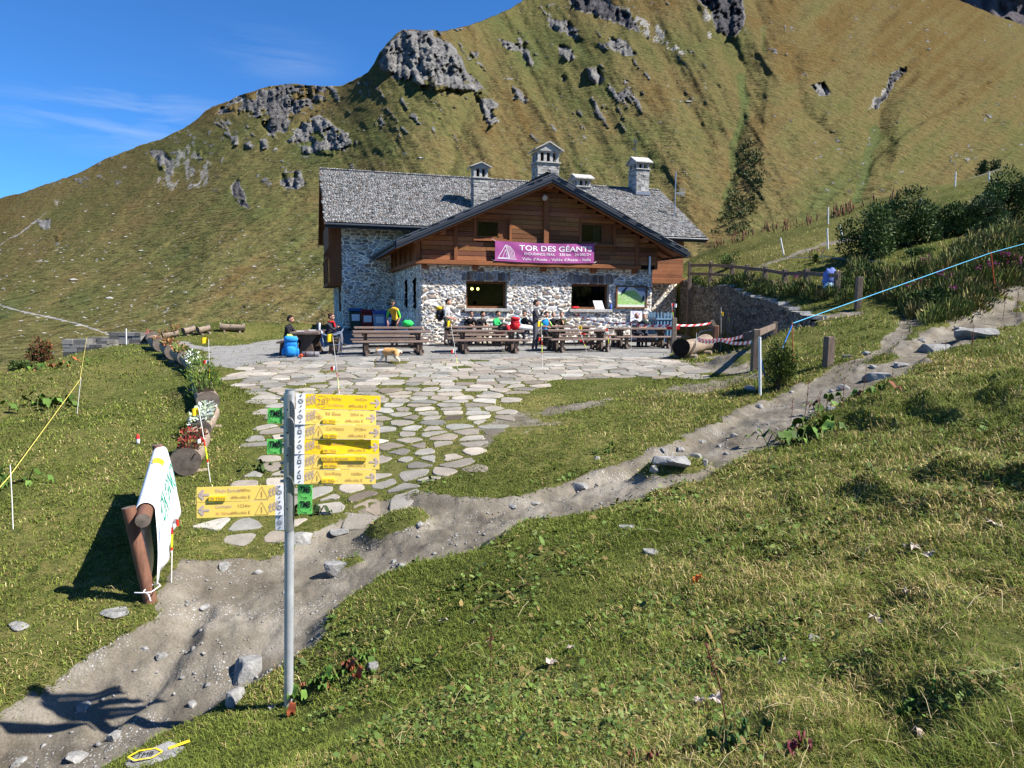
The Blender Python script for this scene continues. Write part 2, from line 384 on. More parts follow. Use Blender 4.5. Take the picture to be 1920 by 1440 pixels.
def mk_ground():
    s = NT('grass_and_dirt', 1.0, 0.03)
    n1 = s.noise(0.55, 5, 0.6); n2 = s.noise(7, 5, 0.65); n3 = s.noise(45, 4, 0.7)
    nf = s.math('ADD', s.math('MULTIPLY', n1, 0.45), s.math('ADD', s.math('MULTIPLY', n2, 0.35), s.math('MULTIPLY', n3, 0.25)))
    g = s.ramp(nf, [(0.36, (0.028, 0.032, 0.012)), (0.5, (0.064, 0.074, 0.019)), (0.62, (0.10, 0.10, 0.032)), (0.74, (0.17, 0.14, 0.06))])
    d = s.math('MULTIPLY', s.attr('dry'), s.mr(n2, 0.35, 0.65))
    g = s.mix(s.math('MULTIPLY', d, 0.55), g, (0.19, 0.15, 0.06))
    e1 = s.noise(1.3, 6, 0.65); e2 = s.noise(60, 3, 0.7); peb = s.voro(38, out='Color'); pd = s.voro(38)
    e = s.ramp(e1, [(0.3, (0.078, 0.066, 0.050)), (0.5, (0.146, 0.128, 0.101)), (0.7, (0.24, 0.215, 0.178))])
    e = s.mix(0.5, e, s.ramp(e2, [(0.3, 0.25), (0.7, 0.75)]), 'OVERLAY')
    pm = s.math('MULTIPLY', s.mr(pd, 0.42, 0.2), s.mr(s.noise(2.5, 4), 0.5, 0.66))
    pc = s.ramp(peb, [(0.2, (0.16, 0.16, 0.155)), (0.8, (0.42, 0.41, 0.39))])
    e = s.mix(pm, e, pc)
    y = s.ramp(s.noise(3, 6, 0.7), [(0.3, (0.15, 0.145, 0.135)), (0.7, (0.25, 0.245, 0.235))])
    y = s.mix(0.35, y, s.ramp(s.noise(90, 2), [(0.3, 0.2), (0.7, 0.8)]), 'OVERLAY')
    ym = s.math('MULTIPLY', s.attr('yard'), 1.0)
    ed = s.math('ADD', s.attr('dirt'), s.math('MULTIPLY', s.math('SUBTRACT', n2, 0.5), 0.7))
    c = s.mix(s.mr(ed, 0.42, 0.58), g, e)
    c = s.mix(s.mr(s.math('ADD', ym, s.math('MULTIPLY', s.math('SUBTRACT', n2, 0.5), 0.9)), 0.4, 0.6), c, y)
    s.color(c)
    s.bump(s.math('ADD', s.math('MULTIPLY', n3, 0.4), s.math('MULTIPLY', pm, 0.6)), 0.55, 0.015)
    s.bump(n2, 0.5, 0.05)
    return s.m
M_GROUND = mk_ground()
build_ground()

# ------------------------------------------------------------------ mountain
SKY = [(-420,470),(-150,412),(0,372),(40,362),(100,341),(150,323),(200,297),(250,278),(300,261),(340,243),(370,222),(385,206),(400,199),(430,190),(450,178),(480,170),(500,163),(530,158),(560,157),(590,161),(605,162),(640,160),(670,146),(690,135),(702,118),(712,98),(725,82),(740,66),(755,56),(770,54),(800,57),(830,58),(860,52),(880,47),(905,38),(930,27),(955,17),(975,5),(990,-6),(1040,-60),(1120,-150),(1250,-230),(1400,-240),(1550,-170),(1650,-95),(1720,-45),(1790,-3),(1830,14),(1870,30),(1920,47),(2000,75),(2150,110),(2400,170)]
def interp(tab, x): 
    t = np.array(tab, float); return np.interp(x, t[:, 0], t[:, 1])
BASE = [(-420,760),(0,735),(250,700),(420,655),(620,640),(1000,640),(1290,600),(1340,520),(1500,470),(1700,410),(1920,360),(2400,300)]
R0 = [(-420,44),(0,46),(300,50),(620,60),(1000,66),(1300,72),(1500,72),(1920,76),(2400,76)]
RS = [(-420,900),(0,880),(200,800),(400,640),(560,560),(620,520),(700,430),(760,400),(850,420),(930,520),(1000,640),(1200,860),(1400,1000),(1600,950),(1800,900),(2400,900)]
def bump_poly(X, Y, poly, w): return np.exp(-(seg_dist(X, Y, poly) / w) ** 2)
CLIFFS = [  # polygons on the hillside where bare rock stands out: (polygon, projection)
 ([(708,118),(716,98),(728,80),(742,66),(765,56),(800,58),(818,68),(842,78),(858,98),(872,122),(888,145),(905,165),(925,180),(933,205),(932,228),(920,238),(908,222),(897,196),(893,180),(880,168),(862,172),(842,168),(820,175),(802,160),(780,158),(770,148),(752,152),(735,143),(720,132)], 0.05),
 ([(558,243),(575,222),(592,208),(612,220),(634,238),(655,252),(661,264),(650,280),(630,292),(612,296),(590,286),(572,288),(560,270),(538,268)], 0.035),
 ([(418,200),(450,182),(500,166),(560,158),(604,166),(608,190),(570,200),(545,222),(530,248),(505,252),(488,230),(470,212),(430,214),(405,212)], 0.018),
 ([(1262,-60),(1380,-60),(1395,10),(1400,40),(1378,70),(1350,60),(1330,20)], 0.02),
 ([(1684,126),(1700,124),(1690,142),(1664,178),(1646,204),(1630,214),(1638,196),(1654,172)], 0.006),  # ravine strip: dark rock, with the hollow's shade put into its colour
 ([(1060,-20),(1110,-10),(1150,12),(1190,40),(1200,62),(1170,50),(1120,26),(1080,14)], 0.02),
 ([(1098,128),(1118,124),(1132,148),(1124,160),(1106,150)], 0.02), ([(1166,150),(1178,152),(1186,176),(1176,180)], 0.018),
 ([(1020,30),(1050,38),(1085,58),(1090,78),(1060,64),(1030,48)], 0.015), ([(978,98),(992,96),(1002,118),(996,126),(982,112)], 0.02),
 ([(1140,62),(1168,80),(1196,104),(1186,110),(1150,90)], 0.012),
 ([(930,70),(960,76),(990,92),(985,100),(950,92)], 0.01),
 ([(1045,85),(1070,92),(1078,112),(1062,114),(1048,100)], 0.015),
 ([(486,262),(500,258),(506,276),(492,282)], 0.022), ([(434,258),(446,252),(450,270),(440,274)], 0.02), ([(458,268),(468,262),(474,278),(464,280)], 0.02),
 ([(348,278),(357,276),(359,292),(350,294)], 0.02), ([(368,282),(380,280),(384,296),(372,302)], 0.02),
 ([(282,285),(300,282),(318,300),(326,330),(308,328),(290,312)], 0.012), ([(1520,160),(1545,154),(1558,176),(1536,180)], 0.006),
 ([(432,345),(446,340),(466,372),(470,385),(452,384),(440,366)], 0.012), ([(528,328),(560,322),(572,342),(556,356),(534,352)], 0.008), ([(100,440),(118,440),(122,458),(104,460)], 0.02), ([(70,412),(104,410),(100,430),(80,432)], 0.012),
 ([(960,160),(975,170),(992,190),(984,196),(966,182)], .012), ([(880,95),(900,98),(896,112)], .012), ([(1050,140),(1062,150),(1056,156)], .01),
]
SCREE = [([(300,285),(350,270),(395,300),(400,350),(330,362),(285,350)], 0.5), ([(1150,0),(1260,60),(1300,110),(1240,90),(1180,50)], 0.6), ([(1180,120),(1250,160),(1290,175),(1230,170)], 0.5),
 ([(1230,60),(1290,110),(1330,150),(1345,200),(1300,150)], .45), ([(215,310),(260,305),(240,325)], .6), ([(660,165),(700,160),(710,190),(690,205),(668,190)], .45), ([(1310,10),(1400,0),(1350,60),(1330,120)], .5), ([(430,200),(600,190),(520,260),(450,270)], .35),
 ([(1650,160),(1680,160),(1640,205),(1625,205)], .6), ([(1120,150),(1180,180),(1160,240),(1110,200)], .25), ([(90,365),(140,380),(110,400)], .5), ([(930,90),(1060,120),(1150,190),(1010,200),(940,160)], .22), ([(760,390),(790,375),(775,400)], .5)]
GULLY = [  # (polyline, half width, depth)
 ([(1340,-200),(1350,0),(1360,60),(1392,130),(1388,200),(1394,270),(1378,330),(1356,400),(1332,460)], 40, 0.006),
 ([(1420,0),(1432,60),(1425,95),(1400,120)], 16, 0.012),
 ([(1690,128),(1664,178),(1650,225),(1636,290),(1622,340),(1602,384),(1560,440)], 40, 0.006),
 ([(1480,120),(1500,190),(1540,240),(1600,300),(1640,300)], 30, 0.022),
 ([(1900,160),(1830,170),(1760,210),(1700,250)], 30, 0.02),
 ([(655,150),(630,200),(560,262),(470,340),(370,420),(240,540)], 70, 0.022),
 ([(430,215),(400,262),(330,340),(270,400),(180,500)], 50, 0.016),
 ([(980,120),(1060,200),(1170,300),(1260,360),(1300,420)], 55, 0.014),
 ([(1200,60),(1260,150),(1310,240),(1330,330)], 50, 0.014),
 ([(880,190),(862,240),(850,300),(830,340)], 22, 0.018),
 ([(690,160),(720,210),(700,280),(640,320)], 30, 0.012),
]
RIDGE = [
 ([(985,0),(1080,60),(1200,150),(1290,260),(1330,360)], 70, 0.018),
 ([(1440,40),(1460,150),(1450,260),(1420,400)], 60, 0.022),
 ([(1960,105),(1850,150),(1740,210),(1660,290),(1600,370)], 40, 0.045),
 ([(1480,100),(1580,90),(1660,100),(1760,40)], 40, 0.025),
 ([(700,150),(660,230),(560,320),(420,440),(330,560)], 60, 0.016),
 ([(600,165),(560,215),(530,268)], 20, 0.012),
 ([(380,210),(330,290),(240,400),(120,520)], 55, 0.014),
 ([(930,30),(960,120),(960,240),(930,320)], 50, 0.02),
]
def build_mountain():
    xs = np.concatenate([np.arange(-420, -20, 10), np.arange(-20, 1940, 2.4), np.arange(1940, 2400, 10)])
    ns = 330
    sk0 = interp(SKY, xs)
    skn = 2.2 * fbm(xs / 22, xs * 0, 4, 3) + 0.8 * fbm(xs / 5, xs * 0 + 4, 2, 8)
    bs = interp(BASE, xs)
    s = np.linspace(0, 1, ns)[:, None]
    PX = np.repeat(xs[None], ns, 0); PY = bs[None] + s * (sk0 - bs)[None] + s ** 14 * skn[None]
    def smooth(x, k): return np.convolve(np.pad(x, k, 'edge'), np.hanning(2 * k + 1) / np.hanning(2 * k + 1).sum(), 'valid')
    r0 = smooth(interp(R0, xs), 90)[None]; rs = smooth(interp(RS, xs), 70)[None]
    sks = smooth(sk0, 60)[None]
    tt = np.clip((700 - PY) / (700 - sks), -0.1, 1.15)
    rho = r0 * (rs / r0) ** (np.sign(tt) * np.abs(tt) ** 0.95)
    wx = PX + 14 * fbm(PX / 70, PY / 70, 3, 77); wy = PY + 10 * fbm(PX / 60 + 9, PY / 60, 3, 78)
    de = np.zeros(PX.shape); streak = np.zeros(PX.shape)
    for p, wd, d in GULLY: 
        q = seg_dist(wx, wy, p) / wd; de += d * np.maximum(0, 1 - q) ** 1.15
    for line, wl, wr, dd in (([(70,1366),(130,1394),(200,1390),(270,1392),(330,1378),(400,1356),(460,1332)], 100, 44, 0.060), ([(100,1706),(130,1692),(180,1664),(225,1650),(290,1636),(340,1622),(384,1602),(440,1570)], 70, 40, 0.060), ([(60,930),(110,905),(180,880),(260,862),(330,845),(420,820)], 60, 40, 0.016), ([(160,640),(220,590),(290,520),(370,440),(450,370),(540,280)], 90, 55, 0.020), ([(60,1210),(140,1262),(220,1300),(300,1325),(380,1330)], 60, 34, 0.018), ([(180,1805),(215,1742),(250,1692),(285,1652),(335,1622)], 90, 9, .030), ([(180,1500),(240,1530),(300,1585),(360,1600)], 50, 30, .016)):
        lx = np.interp(wy, [a[0] for a in line], [a[1] for a in line]); k = wx - lx; fade = sstep(line[0][0] - 30, line[0][0] + 60, PY) * sstep(line[-1][0] + 40, line[-1][0] - 60, PY)
        de += dd * fade * np.where(k < 0, np.maximum(0, 1 + k / wl) ** 1.4, np.maximum(0, 1 - k / wr) ** 1.0)
    for p, wd, d in RIDGE: 
        q = seg_dist(wx, wy, p) / wd; de -= d * np.exp(-q * q)
    # undulation along the fall lines: down to the left on the left spur and on the far right, down to the right in between
    for ang, wgt in ((0.95, sstep(760, 560, PX)), (-0.5, sstep(560, 760, PX) * sstep(1560, 1380, PX)), (0.85, sstep(1380, 1560, PX))):
        ca, sa = math.cos(ang), math.sin(ang)
        a = PX * ca + PY * sa; b = -PX * sa + PY * ca
        streak += wgt * (fbm(a / 34, b / 240, 4, 161) + .6 * fbm(a / 11, b / 110, 3, 162))
        de += wgt * (0.026 * fbm(a / 75, b / 300, 4, 101) - 0.016 * fbm(a / 48, b / 230, 3, 107, 0.5, True) - 0.0065 * fbm(a / 20, b / 95, 3, 102, 0.5, True))
    de += 0.016 * fbm(PX / 150, PY / 150, 3, 103) + 0.012 * fbm(PX / 45, PY / 30, 3, 106) + 0.0055 * fbm(PX / 16, PY / 10, 4, 104)
    rock = np.zeros(PX.shape)
    jx = PX + 9 * fbm(PX / 18, PY / 18, 4, 111); jy = PY + 9 * fbm(PX / 18 + 5, PY / 18, 4, 112)
    for poly, pr in CLIFFS:
        sz = max(max(p[0] for p in poly) - min(p[0] for p in poly), max(p[1] for p in poly) - min(p[1] for p in poly))
        d = sdist(jx, jy, poly) if sz > 40 else sdist(PX + 0.35 * (jx - PX), PY + 0.35 * (jy - PY), poly)
        wd = 7 if sz > 40 else 3.5
        k = sstep(-wd * 0.5, wd, d)
        rock = np.maximum(rock, sstep(-wd * 0.4, wd * 0.4, d))
        de -= pr * k
    crag = fbm(PX / 30 + 3, PY / 55, 5, 121, 0.6, True)
    crag2 = fbm(PX / 9, PY / 17, 4, 122, 0.6, True)
    crag3 = fbm(PX / 15 + 0.5 * fbm(PX / 40, PY / 40, 2, 9), PY / 60 - PX / 90, 4, 123, 0.55, True)
    q_ = (PY * .85 + PX * .45) / 11 + 1.5 * fbm(PX / 30, PY / 30, 4, 127); strata = (q_ - np.floor(q_)) ** 3 - .25
    q2_ = (PX * .8 - PY * .35) / 16 + 1.3 * fbm(PX / 28, PY / 28, 4, 128); cleft = np.abs((q2_ - np.floor(q2_)) - .5) * 2
    de += rock * (0.036 * crag + 0.028 * crag3 + 0.012 * crag2 - (0.016 * strata + 0.016 * cleft ** .5) * sstep(-.3, .4, fbm(PX / 22, PY / 22, 2, 129)))
    ledge = sstep(0.0, 0.22, fbm(PX / 26 + 2, PY / 15, 4, 125)) * sstep(0.0, 0.5, rock)
    rock = rock * (1 - 0.75 * ledge * sstep(60, 200, PY + 40 * fbm(PX / 40, PY / 40, 2, 126)))
    # scattered outcrops high on the face
    hi = sstep(330, 230, PY) * sstep(160, 300, PX) * (1 - sstep(1250, 1400, PX) * 0.8)
    f1 = fbm(PX / 24, PY / 15, 4, 131, 0.6); oc = sstep(0.46 - .11 * sstep(700, 600, PX), 0.56 - .11 * sstep(700, 600, PX), fbm((PX * .8 - PY * .6) / 12, (PX * .6 + PY * .8) / 34, 4, 131, 0.6) + 0.28 * fbm(PX / 130, PY / 110, 2, 132)) * hi
    rock = np.maximum(rock, 0.85 * oc); de -= 0.010 * oc
    f2 = fbm(PX / 11, PY / 7, 3, 133, 0.6); oc2 = sstep(0.58 - .14 * sstep(680, 560, PX), 0.66 - .14 * sstep(680, 560, PX), f2 + 0.25 * fbm(PX / 90, PY / 70, 2, 134)) * sstep(430, 330, PY) * 0.9
    rock = np.maximum(rock, 0.7 * oc2); de -= 0.004 * oc2
    sc = np.zeros(PX.shape)
    for poly, v in SCREE: sc = np.maximum(sc, v * sstep(-10, 10, sdist(jx, jy, poly)) * sstep(-.25, .35, fbm(PX / 9, PY / 16, 4, 141) + 0.05))
    f3 = fbm(PX / 7, PY / 3.4, 3, 143); sc = np.maximum(sc, 0.75 * sstep(0.55, 0.62, f3 + 0.12 * fbm(PX / 60, PY / 60, 2, 144)) * sstep(700, 560, PX) * sstep(380, 480, PY))
    path = .8 * sstep(2.3, .9, seg_dist(PX, PY, [(-40,555),(0,572),(40,584),(90,594),(150,608),(185,620),(215,632)]) + 0.8 * fbm(PX / 9, PY / 9, 2, 145))
    path = np.maximum(path, 0.5 * sstep(3.5, 1, seg_dist(wx, wy, [(-10,470),(30,440),(90,398)]) + 2 * fbm(PX / 14, PY / 14, 2, 149)))
    path = np.maximum(path, 0.4 * sstep(2.0, .6, 1.2 * fbm(PX / 7, PY / 7, 2, 148) + seg_dist(PX, PY, [(520,630),(570,590),(600,575),(640,560)]) + fbm(PX / 10, PY / 10, 2, 146)))
    path = np.maximum(path, 0.5 * sstep(2.0, .4, seg_dist(PX, PY, [(540,566),(566,580),(580,596),(612,562)]) + 1.4 * fbm(PX / 8, PY / 8, 2, 147)))
    green = 0.5 + 0.8 * fbm(PX / 120, PY / 90, 4, 151) + 0.55 * streak 
    green += 0.35 * sstep(430, 620, PY) * sstep(640, 300, PX) + 0.25 * sstep(300, 90, PY) * sstep(700, 850, PX) * sstep(1300, 1100, PX)
    green += 1.1 * sstep(14, 4, seg_dist(wx, wy, [(1386,140),(1392,210),(1384,290),(1378,340),(1360,400)])) + 1.0 * sstep(12, 4, seg_dist(wx, wy, [(1640,240),(1630,300),(1618,350),(1600,400)])) + .8 * sstep(7, 2, seg_dist(wx, wy, [(1432,45),(1430,90)]))
    green -= 0.5 * sstep(1380, 1480, PX) * sstep(330, 100, PY) + 0.4 * sstep(70, 20, PY) * sstep(900, 960, PX) * sstep(1300, 1000, PX)
    PXg, PYg = PX, PY
    rho = rho * (1 + de)
    d = rays(PX.ravel(), PY.ravel()); hd = np.hypot(d[:, 0], d[:, 1])
    P = CAM[None] + d * (rho.ravel() / hd)[:, None]
    V = P.reshape(ns, len(xs), 3)
    top = V[-1]; out = top.copy(); hv = top[:, :2] / np.linalg.norm(top[:, :2], axis=1)[:, None]
    rows = [V]
    for q, dz in ((25, -6), (90, -45), (300, -220)):
        b = top.copy(); b[:, :2] += hv * q; b[:, 2] += dz; rows.append(b[None])
    V = np.concatenate(rows, 0); nr, nc = V.shape[:2]
    def ext(a, v=None): return np.concatenate([a, np.repeat(a[-1:], 3, 0)], 0).ravel()
    I = np.arange(nr - 1)[:, None] * nc; J = np.arange(nc - 1)[None]
    a = I + J
    F = np.stack([a, a + 1, a + 1 + nc, a + nc], -1).reshape(-1, 4)
    for q_ in (2, 3, 4, 5, 20): rock = rock * (1 + sstep(-8, 6, sdist(jx, jy, CLIFFS[q_][0])) * (.55 if q_ == 2 else 1))  # darker rock tones; on the ravine strip they also paint the hollow's shade
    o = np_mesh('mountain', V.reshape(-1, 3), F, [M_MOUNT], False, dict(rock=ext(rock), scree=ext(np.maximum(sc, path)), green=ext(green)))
    tag(o, 'grassy mountainside with grey crags under a blue sky', 'mountain', kind='structure')
    return PX, PY, V

def mk_mountain():
    s = NT('mountain_grass_rock', 1.0, 0.0)
    g = s.n('ShaderNodeNewGeometry').outputs['Position']
    n1 = s.noise(0.02, 6, 0.6, g); n2 = s.noise(0.13, 6, 0.65, g); n3 = s.noise(0.6, 5, 0.7, g)
    # horizontal sheep tracks
    st = s.noise(1, 4, 0.6, s.mapped((0.06, 0.06, 0.55), src=g), 1.0)
    f = s.math('ADD', s.math('MULTIPLY', s.attr('green'), 0.42), s.math('ADD', s.math('MULTIPLY', n2, 0.35), s.math('MULTIPLY', n1, 0.3)))
    f = s.math('ADD', f, s.math('MULTIPLY', s.math('SUBTRACT', st, 0.5), 0.5))
    c = s.ramp(f, [(0.22, (0.104, 0.070, 0.028)), (0.42, (0.118, 0.092, 0.040)), (0.58, (0.106, 0.092, 0.038)), (0.78, (0.087, 0.088, 0.033)), (1.1, (0.074, 0.088, 0.034))])
    c = s.mix(0.6, c, s.ramp(n3, [(0.3, 0.24), (0.7, 0.76)]), 'OVERLAY')
    tuft = s.mr(s.noise(0.35, 6, 0.75, g), 0.47, 0.37)
    c = s.mix(s.math('MULTIPLY', tuft, 0.65), c, (0.035, 0.04, 0.014))
    r1 = s.noise(0.12, 8, 0.7, s.mapped((1, 1, 0.5), src=g)); 
    rc = s.ramp(r1, [(0.3, (0.062, 0.061, 0.062)), (0.5, (0.145, 0.14, 0.135)), (0.7, (0.27, 0.26, 0.245))])
    rc = s.mix(0.5, rc, s.ramp(s.noise(1.1, 5, 0.7, g), [(0.3, 0.2), (0.7, 0.8)]), 'OVERLAY')
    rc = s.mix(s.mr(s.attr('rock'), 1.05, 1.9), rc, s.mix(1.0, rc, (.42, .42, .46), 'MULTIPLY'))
    rm = s.mr(s.math('ADD', s.attr('rock'), s.math('MULTIPLY', s.math('SUBTRACT', n2, 0.5), 0.9)), 0.45, 0.58)
    sc = s.ramp(n3, [(0.3, (0.17, 0.16, 0.145)), (0.7, (0.34, 0.325, 0.30))])
    sm = s.mr(s.math('ADD', s.attr('scree'), s.math('MULTIPLY', s.math('SUBTRACT', n3, 0.5), 0.9)), 0.38, 0.55)
    c = s.mix(sm, c, sc); c = s.mix(rm, c, rc)
    s.color(c)
    s.bump(s.math('ADD', n3, s.math('MULTIPLY', r1, s.math('MULTIPLY', rm, 3.0))), 0.5, 1.2)
    s.bump(s.math('ADD', n2, s.math('MULTIPLY', st, 0.6)), 0.8, 5.0)
    return s.m
M_MOUNT = mk_mountain()
MPX, MPY, MV = build_mountain()
def mount_pt(px, py):
    j = int(np.argmin(np.abs(MPX[0] - px))); i = int(np.argmin(np.abs(MPY[:, j] - py))); return MV[i, j]

def build_far():
    xs = np.arange(1500, 2500, 8); ns = 60
    s = np.linspace(0, 1, ns)[:, None]
    yt = -330 + 0.05 * (xs - 1700) ** 2 * 0.01 + 26 * fbm(xs / 60, xs * 0, 4, 5)
    PX = np.repeat(xs[None], ns, 0); PY = 160 + s * (yt - 160)[None]
    rho = 1300 * (1 + 0.25 * s) * (1 + 0.03 * fbm(PX / 30, PY / 50, 5, 7, 0.6, True) + 0.05 * fbm(PX / 120, PY / 120, 3, 9))
    d = rays(PX.ravel(), PY.ravel()); hd = np.hypot(d[:, 0], d[:, 1])
    V = CAM[None] + d * (rho.ravel() / hd)[:, None]
    nc = len(xs); I = np.arange(ns - 1)[:, None] * nc; a = I + np.arange(nc - 1)[None]
    m = NT('dark_far_rock', 0.95, 0.1); g = m.n('ShaderNodeNewGeometry').outputs['Position']
    m.color(m.ramp(m.noise(0.03, 8, 0.7, g), [(0.3, (0.05, 0.045, 0.055)), (0.7, (0.14, 0.12, 0.125))]))
    m.bump(m.noise(0.05, 8, 0.7, g), 0.8, 12)
    o = np_mesh('rock_face', V, np.stack([a, a + 1, a + 1 + nc, a + nc], -1).reshape(-1, 4), [m.m], True)
    tag(o, 'dark rock face of a farther peak', 'mountain', kind='structure')
build_far()
# valley floor that carries the land out to the horizon
def build_valley():
    m = NT('valley_grass', 0.95, 0.1); m.color(m.ramp(m.noise(0.02, 6), [(0.3, (0.07, 0.08, 0.025)), (0.7, (0.13, 0.11, 0.04))]))
    a = np.linspace(0, 2 * np.pi, 97)[:-1]; rr = [60, 200, 1000, 6000]; zz = [-14, -40, -120, -300]
    V = np.array([[r * math.sin(t), r * math.cos(t), z] for r, z in zip(rr, zz) for t in a])
    F = np.array([[i * 96 + j, i * 96 + (j + 1) % 96, (i + 1) * 96 + (j + 1) % 96, (i + 1) * 96 + j] for i in range(3) for j in range(96)])[:, ::-1]
    tag(np_mesh('valley_floor', V, F, [m.m], True), 'green valley floor below the hillside', 'valley', kind='structure')
build_valley()
# ------------------------------------------------------------------ mesh builder
class MB:
    def __init__(s): s.V = []; s.F = []; s.M = []; s.mats = []; s.C = []; s.col = (1, 1, 1); s.SM = []; s.sm = False
    def mi(s, m):
        if m is None: return 0
        if m not in s.mats: s.mats.append(m)
        return s.mats.index(m)
    def add(s, V, F, m=None, col=None, sm=None):
        b = len(s.V); s.V += [tuple(v) for v in V]; s.C += [col or s.col] * len(V)
        k = s.mi(m)
        for f in F: s.F.append(tuple(b + i for i in f)); s.M.append(k); s.SM.append(s.sm if sm is None else sm)
    def box(s, x0, x1, y0, y1, z0, z1, m=None, col=None, jit=0.0):
        V = [(x0, y0, z0), (x1, y0, z0), (x1, y1, z0), (x0, y1, z0), (x0, y0, z1), (x1, y0, z1), (x1, y1, z1), (x0, y1, z1)]
        if jit: V = [tuple(c + random.uniform(-jit, jit) for c in v) for v in V]
        s.add(V, [(0, 3, 2, 1), (4, 5, 6, 7), (0, 1, 5, 4), (1, 2, 6, 5), (2, 3, 7, 6), (3, 0, 4, 7)], m, col, False)
    def obox(s, c, ax, ay, az, m=None, col=None):
        """box about centre c with half-axis vectors"""
        c = Vector(c); ax = Vector(ax); ay = Vector(ay); az = Vector(az)
        V = [c + ax * i + ay * j + az * k for k in (-1, 1) for (i, j) in ((-1, -1), (1, -1), (1, 1), (-1, 1))]
        s.add(V, [(0, 3, 2, 1), (4, 5, 6, 7), (0, 1, 5, 4), (1, 2, 6, 5), (2, 3, 7, 6), (3, 0, 4, 7)], m, col, False)
    def bar(s, a, b, w, h, m=None, up=(0, 0, 1), col=None):
        a = Vector(a); b = Vector(b); d = (b - a); L = d.length; d = d / L
        sd = d.cross(Vector(up)); sd = sd.normalized() if sd.length > 1e-5 else Vector((1, 0, 0)); u = sd.cross(d)
        s.obox((a + b) / 2, d * L / 2, sd * w / 2, u * h / 2, m, col)
    def prism(s, poly, y0, y1, m=None, col=None, plane='xz'):
        n = len(poly)
        f = (lambda p, q: (p[0], q, p[1])) if plane == 'xz' else ((lambda p, q: (q, p[0], p[1])) if plane == 'yz' else (lambda p, q: (p[0], p[1], q)))
        V = [f(p, y0) for p in poly] + [f(p, y1) for p in poly]
        F = [tuple(range(n)), tuple(range(2 * n - 1, n - 1, -1))] + [(i, i + n, (i + 1) % n + n, (i + 1) % n) for i in range(n)]
        s.add(V, F, m, col, False)
    def tube(s, pts, rad, n=8, m=None, col=None, cap=True, sm=True, closed=False):
        pts = [Vector(p) for p in pts]; k = len(pts)
        if not hasattr(rad, '__len__'): rad = [rad] * k
        V = []; pu = None
        for i, p in enumerate(pts):
            d = (pts[min(i + 1, k - 1)] - pts[max(i - 1, 0)])
            d = d.normalized() if d.length > 1e-9 else Vector((0, 0, 1))
            if pu is None: pu = d.orthogonal().normalized()
            pu = (pu - d * pu.dot(d)); pu = pu.normalized() if pu.length > 1e-6 else d.orthogonal().normalized()
            w_ = d.cross(pu)
            for j in range(n):
                t = 2 * math.pi * j / n; V.append(p + (pu * math.cos(t) + w_ * math.sin(t)) * rad[i])
        F = [(i * n + j, i * n + (j + 1) % n, (i + 1) * n + (j + 1) % n, (i + 1) * n + j) for i in range(k - 1) for j in range(n)]
        s.add(V, F, m, col, sm)
        if cap:
            s.add(V[:n], [tuple(range(n - 1, -1, -1))], m, col, False); s.add(V[-n:], [tuple(range(n))], m, col, False)
    def ball(s, c, r, m=None, col=None, nu=10, nv=7, fn=None):
        rx, ry, rz = r if hasattr(r, '__len__') else (r, r, r)
        V = []; F = []
        for i in range(nv + 1):
            a = math.pi * i / nv
            for j in range(nu):
                b = 2 * math.pi * j / nu
                p = Vector((math.sin(a) * math.cos(b), math.sin(a) * math.sin(b), math.cos(a)))
                if fn: p = fn(p)
                V.append((c[0] + p.x * rx, c[1] + p.y * ry, c[2] + p.z * rz))
        for i in range(nv):
            for j in range(nu): F.append((i * nu + j, (i + 1) * nu + j, (i + 1) * nu + (j + 1) % nu, i * nu + (j + 1) % nu))
        s.add(V, F, m, col, True)
    def quad(s, a, b, c, d, m=None, col=None): s.add([a, b, c, d], [(0, 1, 2, 3)], m, col, False)
    def build(s, name, parent=None, mats=None, loc=None, rz=0.0, bevel=0.0):
        me = bpy.data.meshes.new(name)
        me.from_pydata(s.V, [], s.F)
        for m in (mats or s.mats): me.materials.append(m)
        me.polygons.foreach_set('material_index', s.M); me.polygons.foreach_set('use_smooth', s.SM)
        a = me.attributes.new('tone', 'FLOAT_COLOR', 'POINT'); a.data.foreach_set('color', np.hstack([np.array(s.C, np.float32).reshape(-1, 3), np.ones((len(s.V), 1), np.float32)]).ravel())
        me.validate(); me.update()
        o = bpy.data.objects.new(name, me); link(o, parent)
        if loc is not None: o.location = loc
        o.rotation_euler = (0, 0, rz)
        if bevel:
            b = o.modifiers.new('bevel', 'BEVEL'); b.width = bevel; b.segments = 1; b.limit_method = 'ANGLE'
        return o

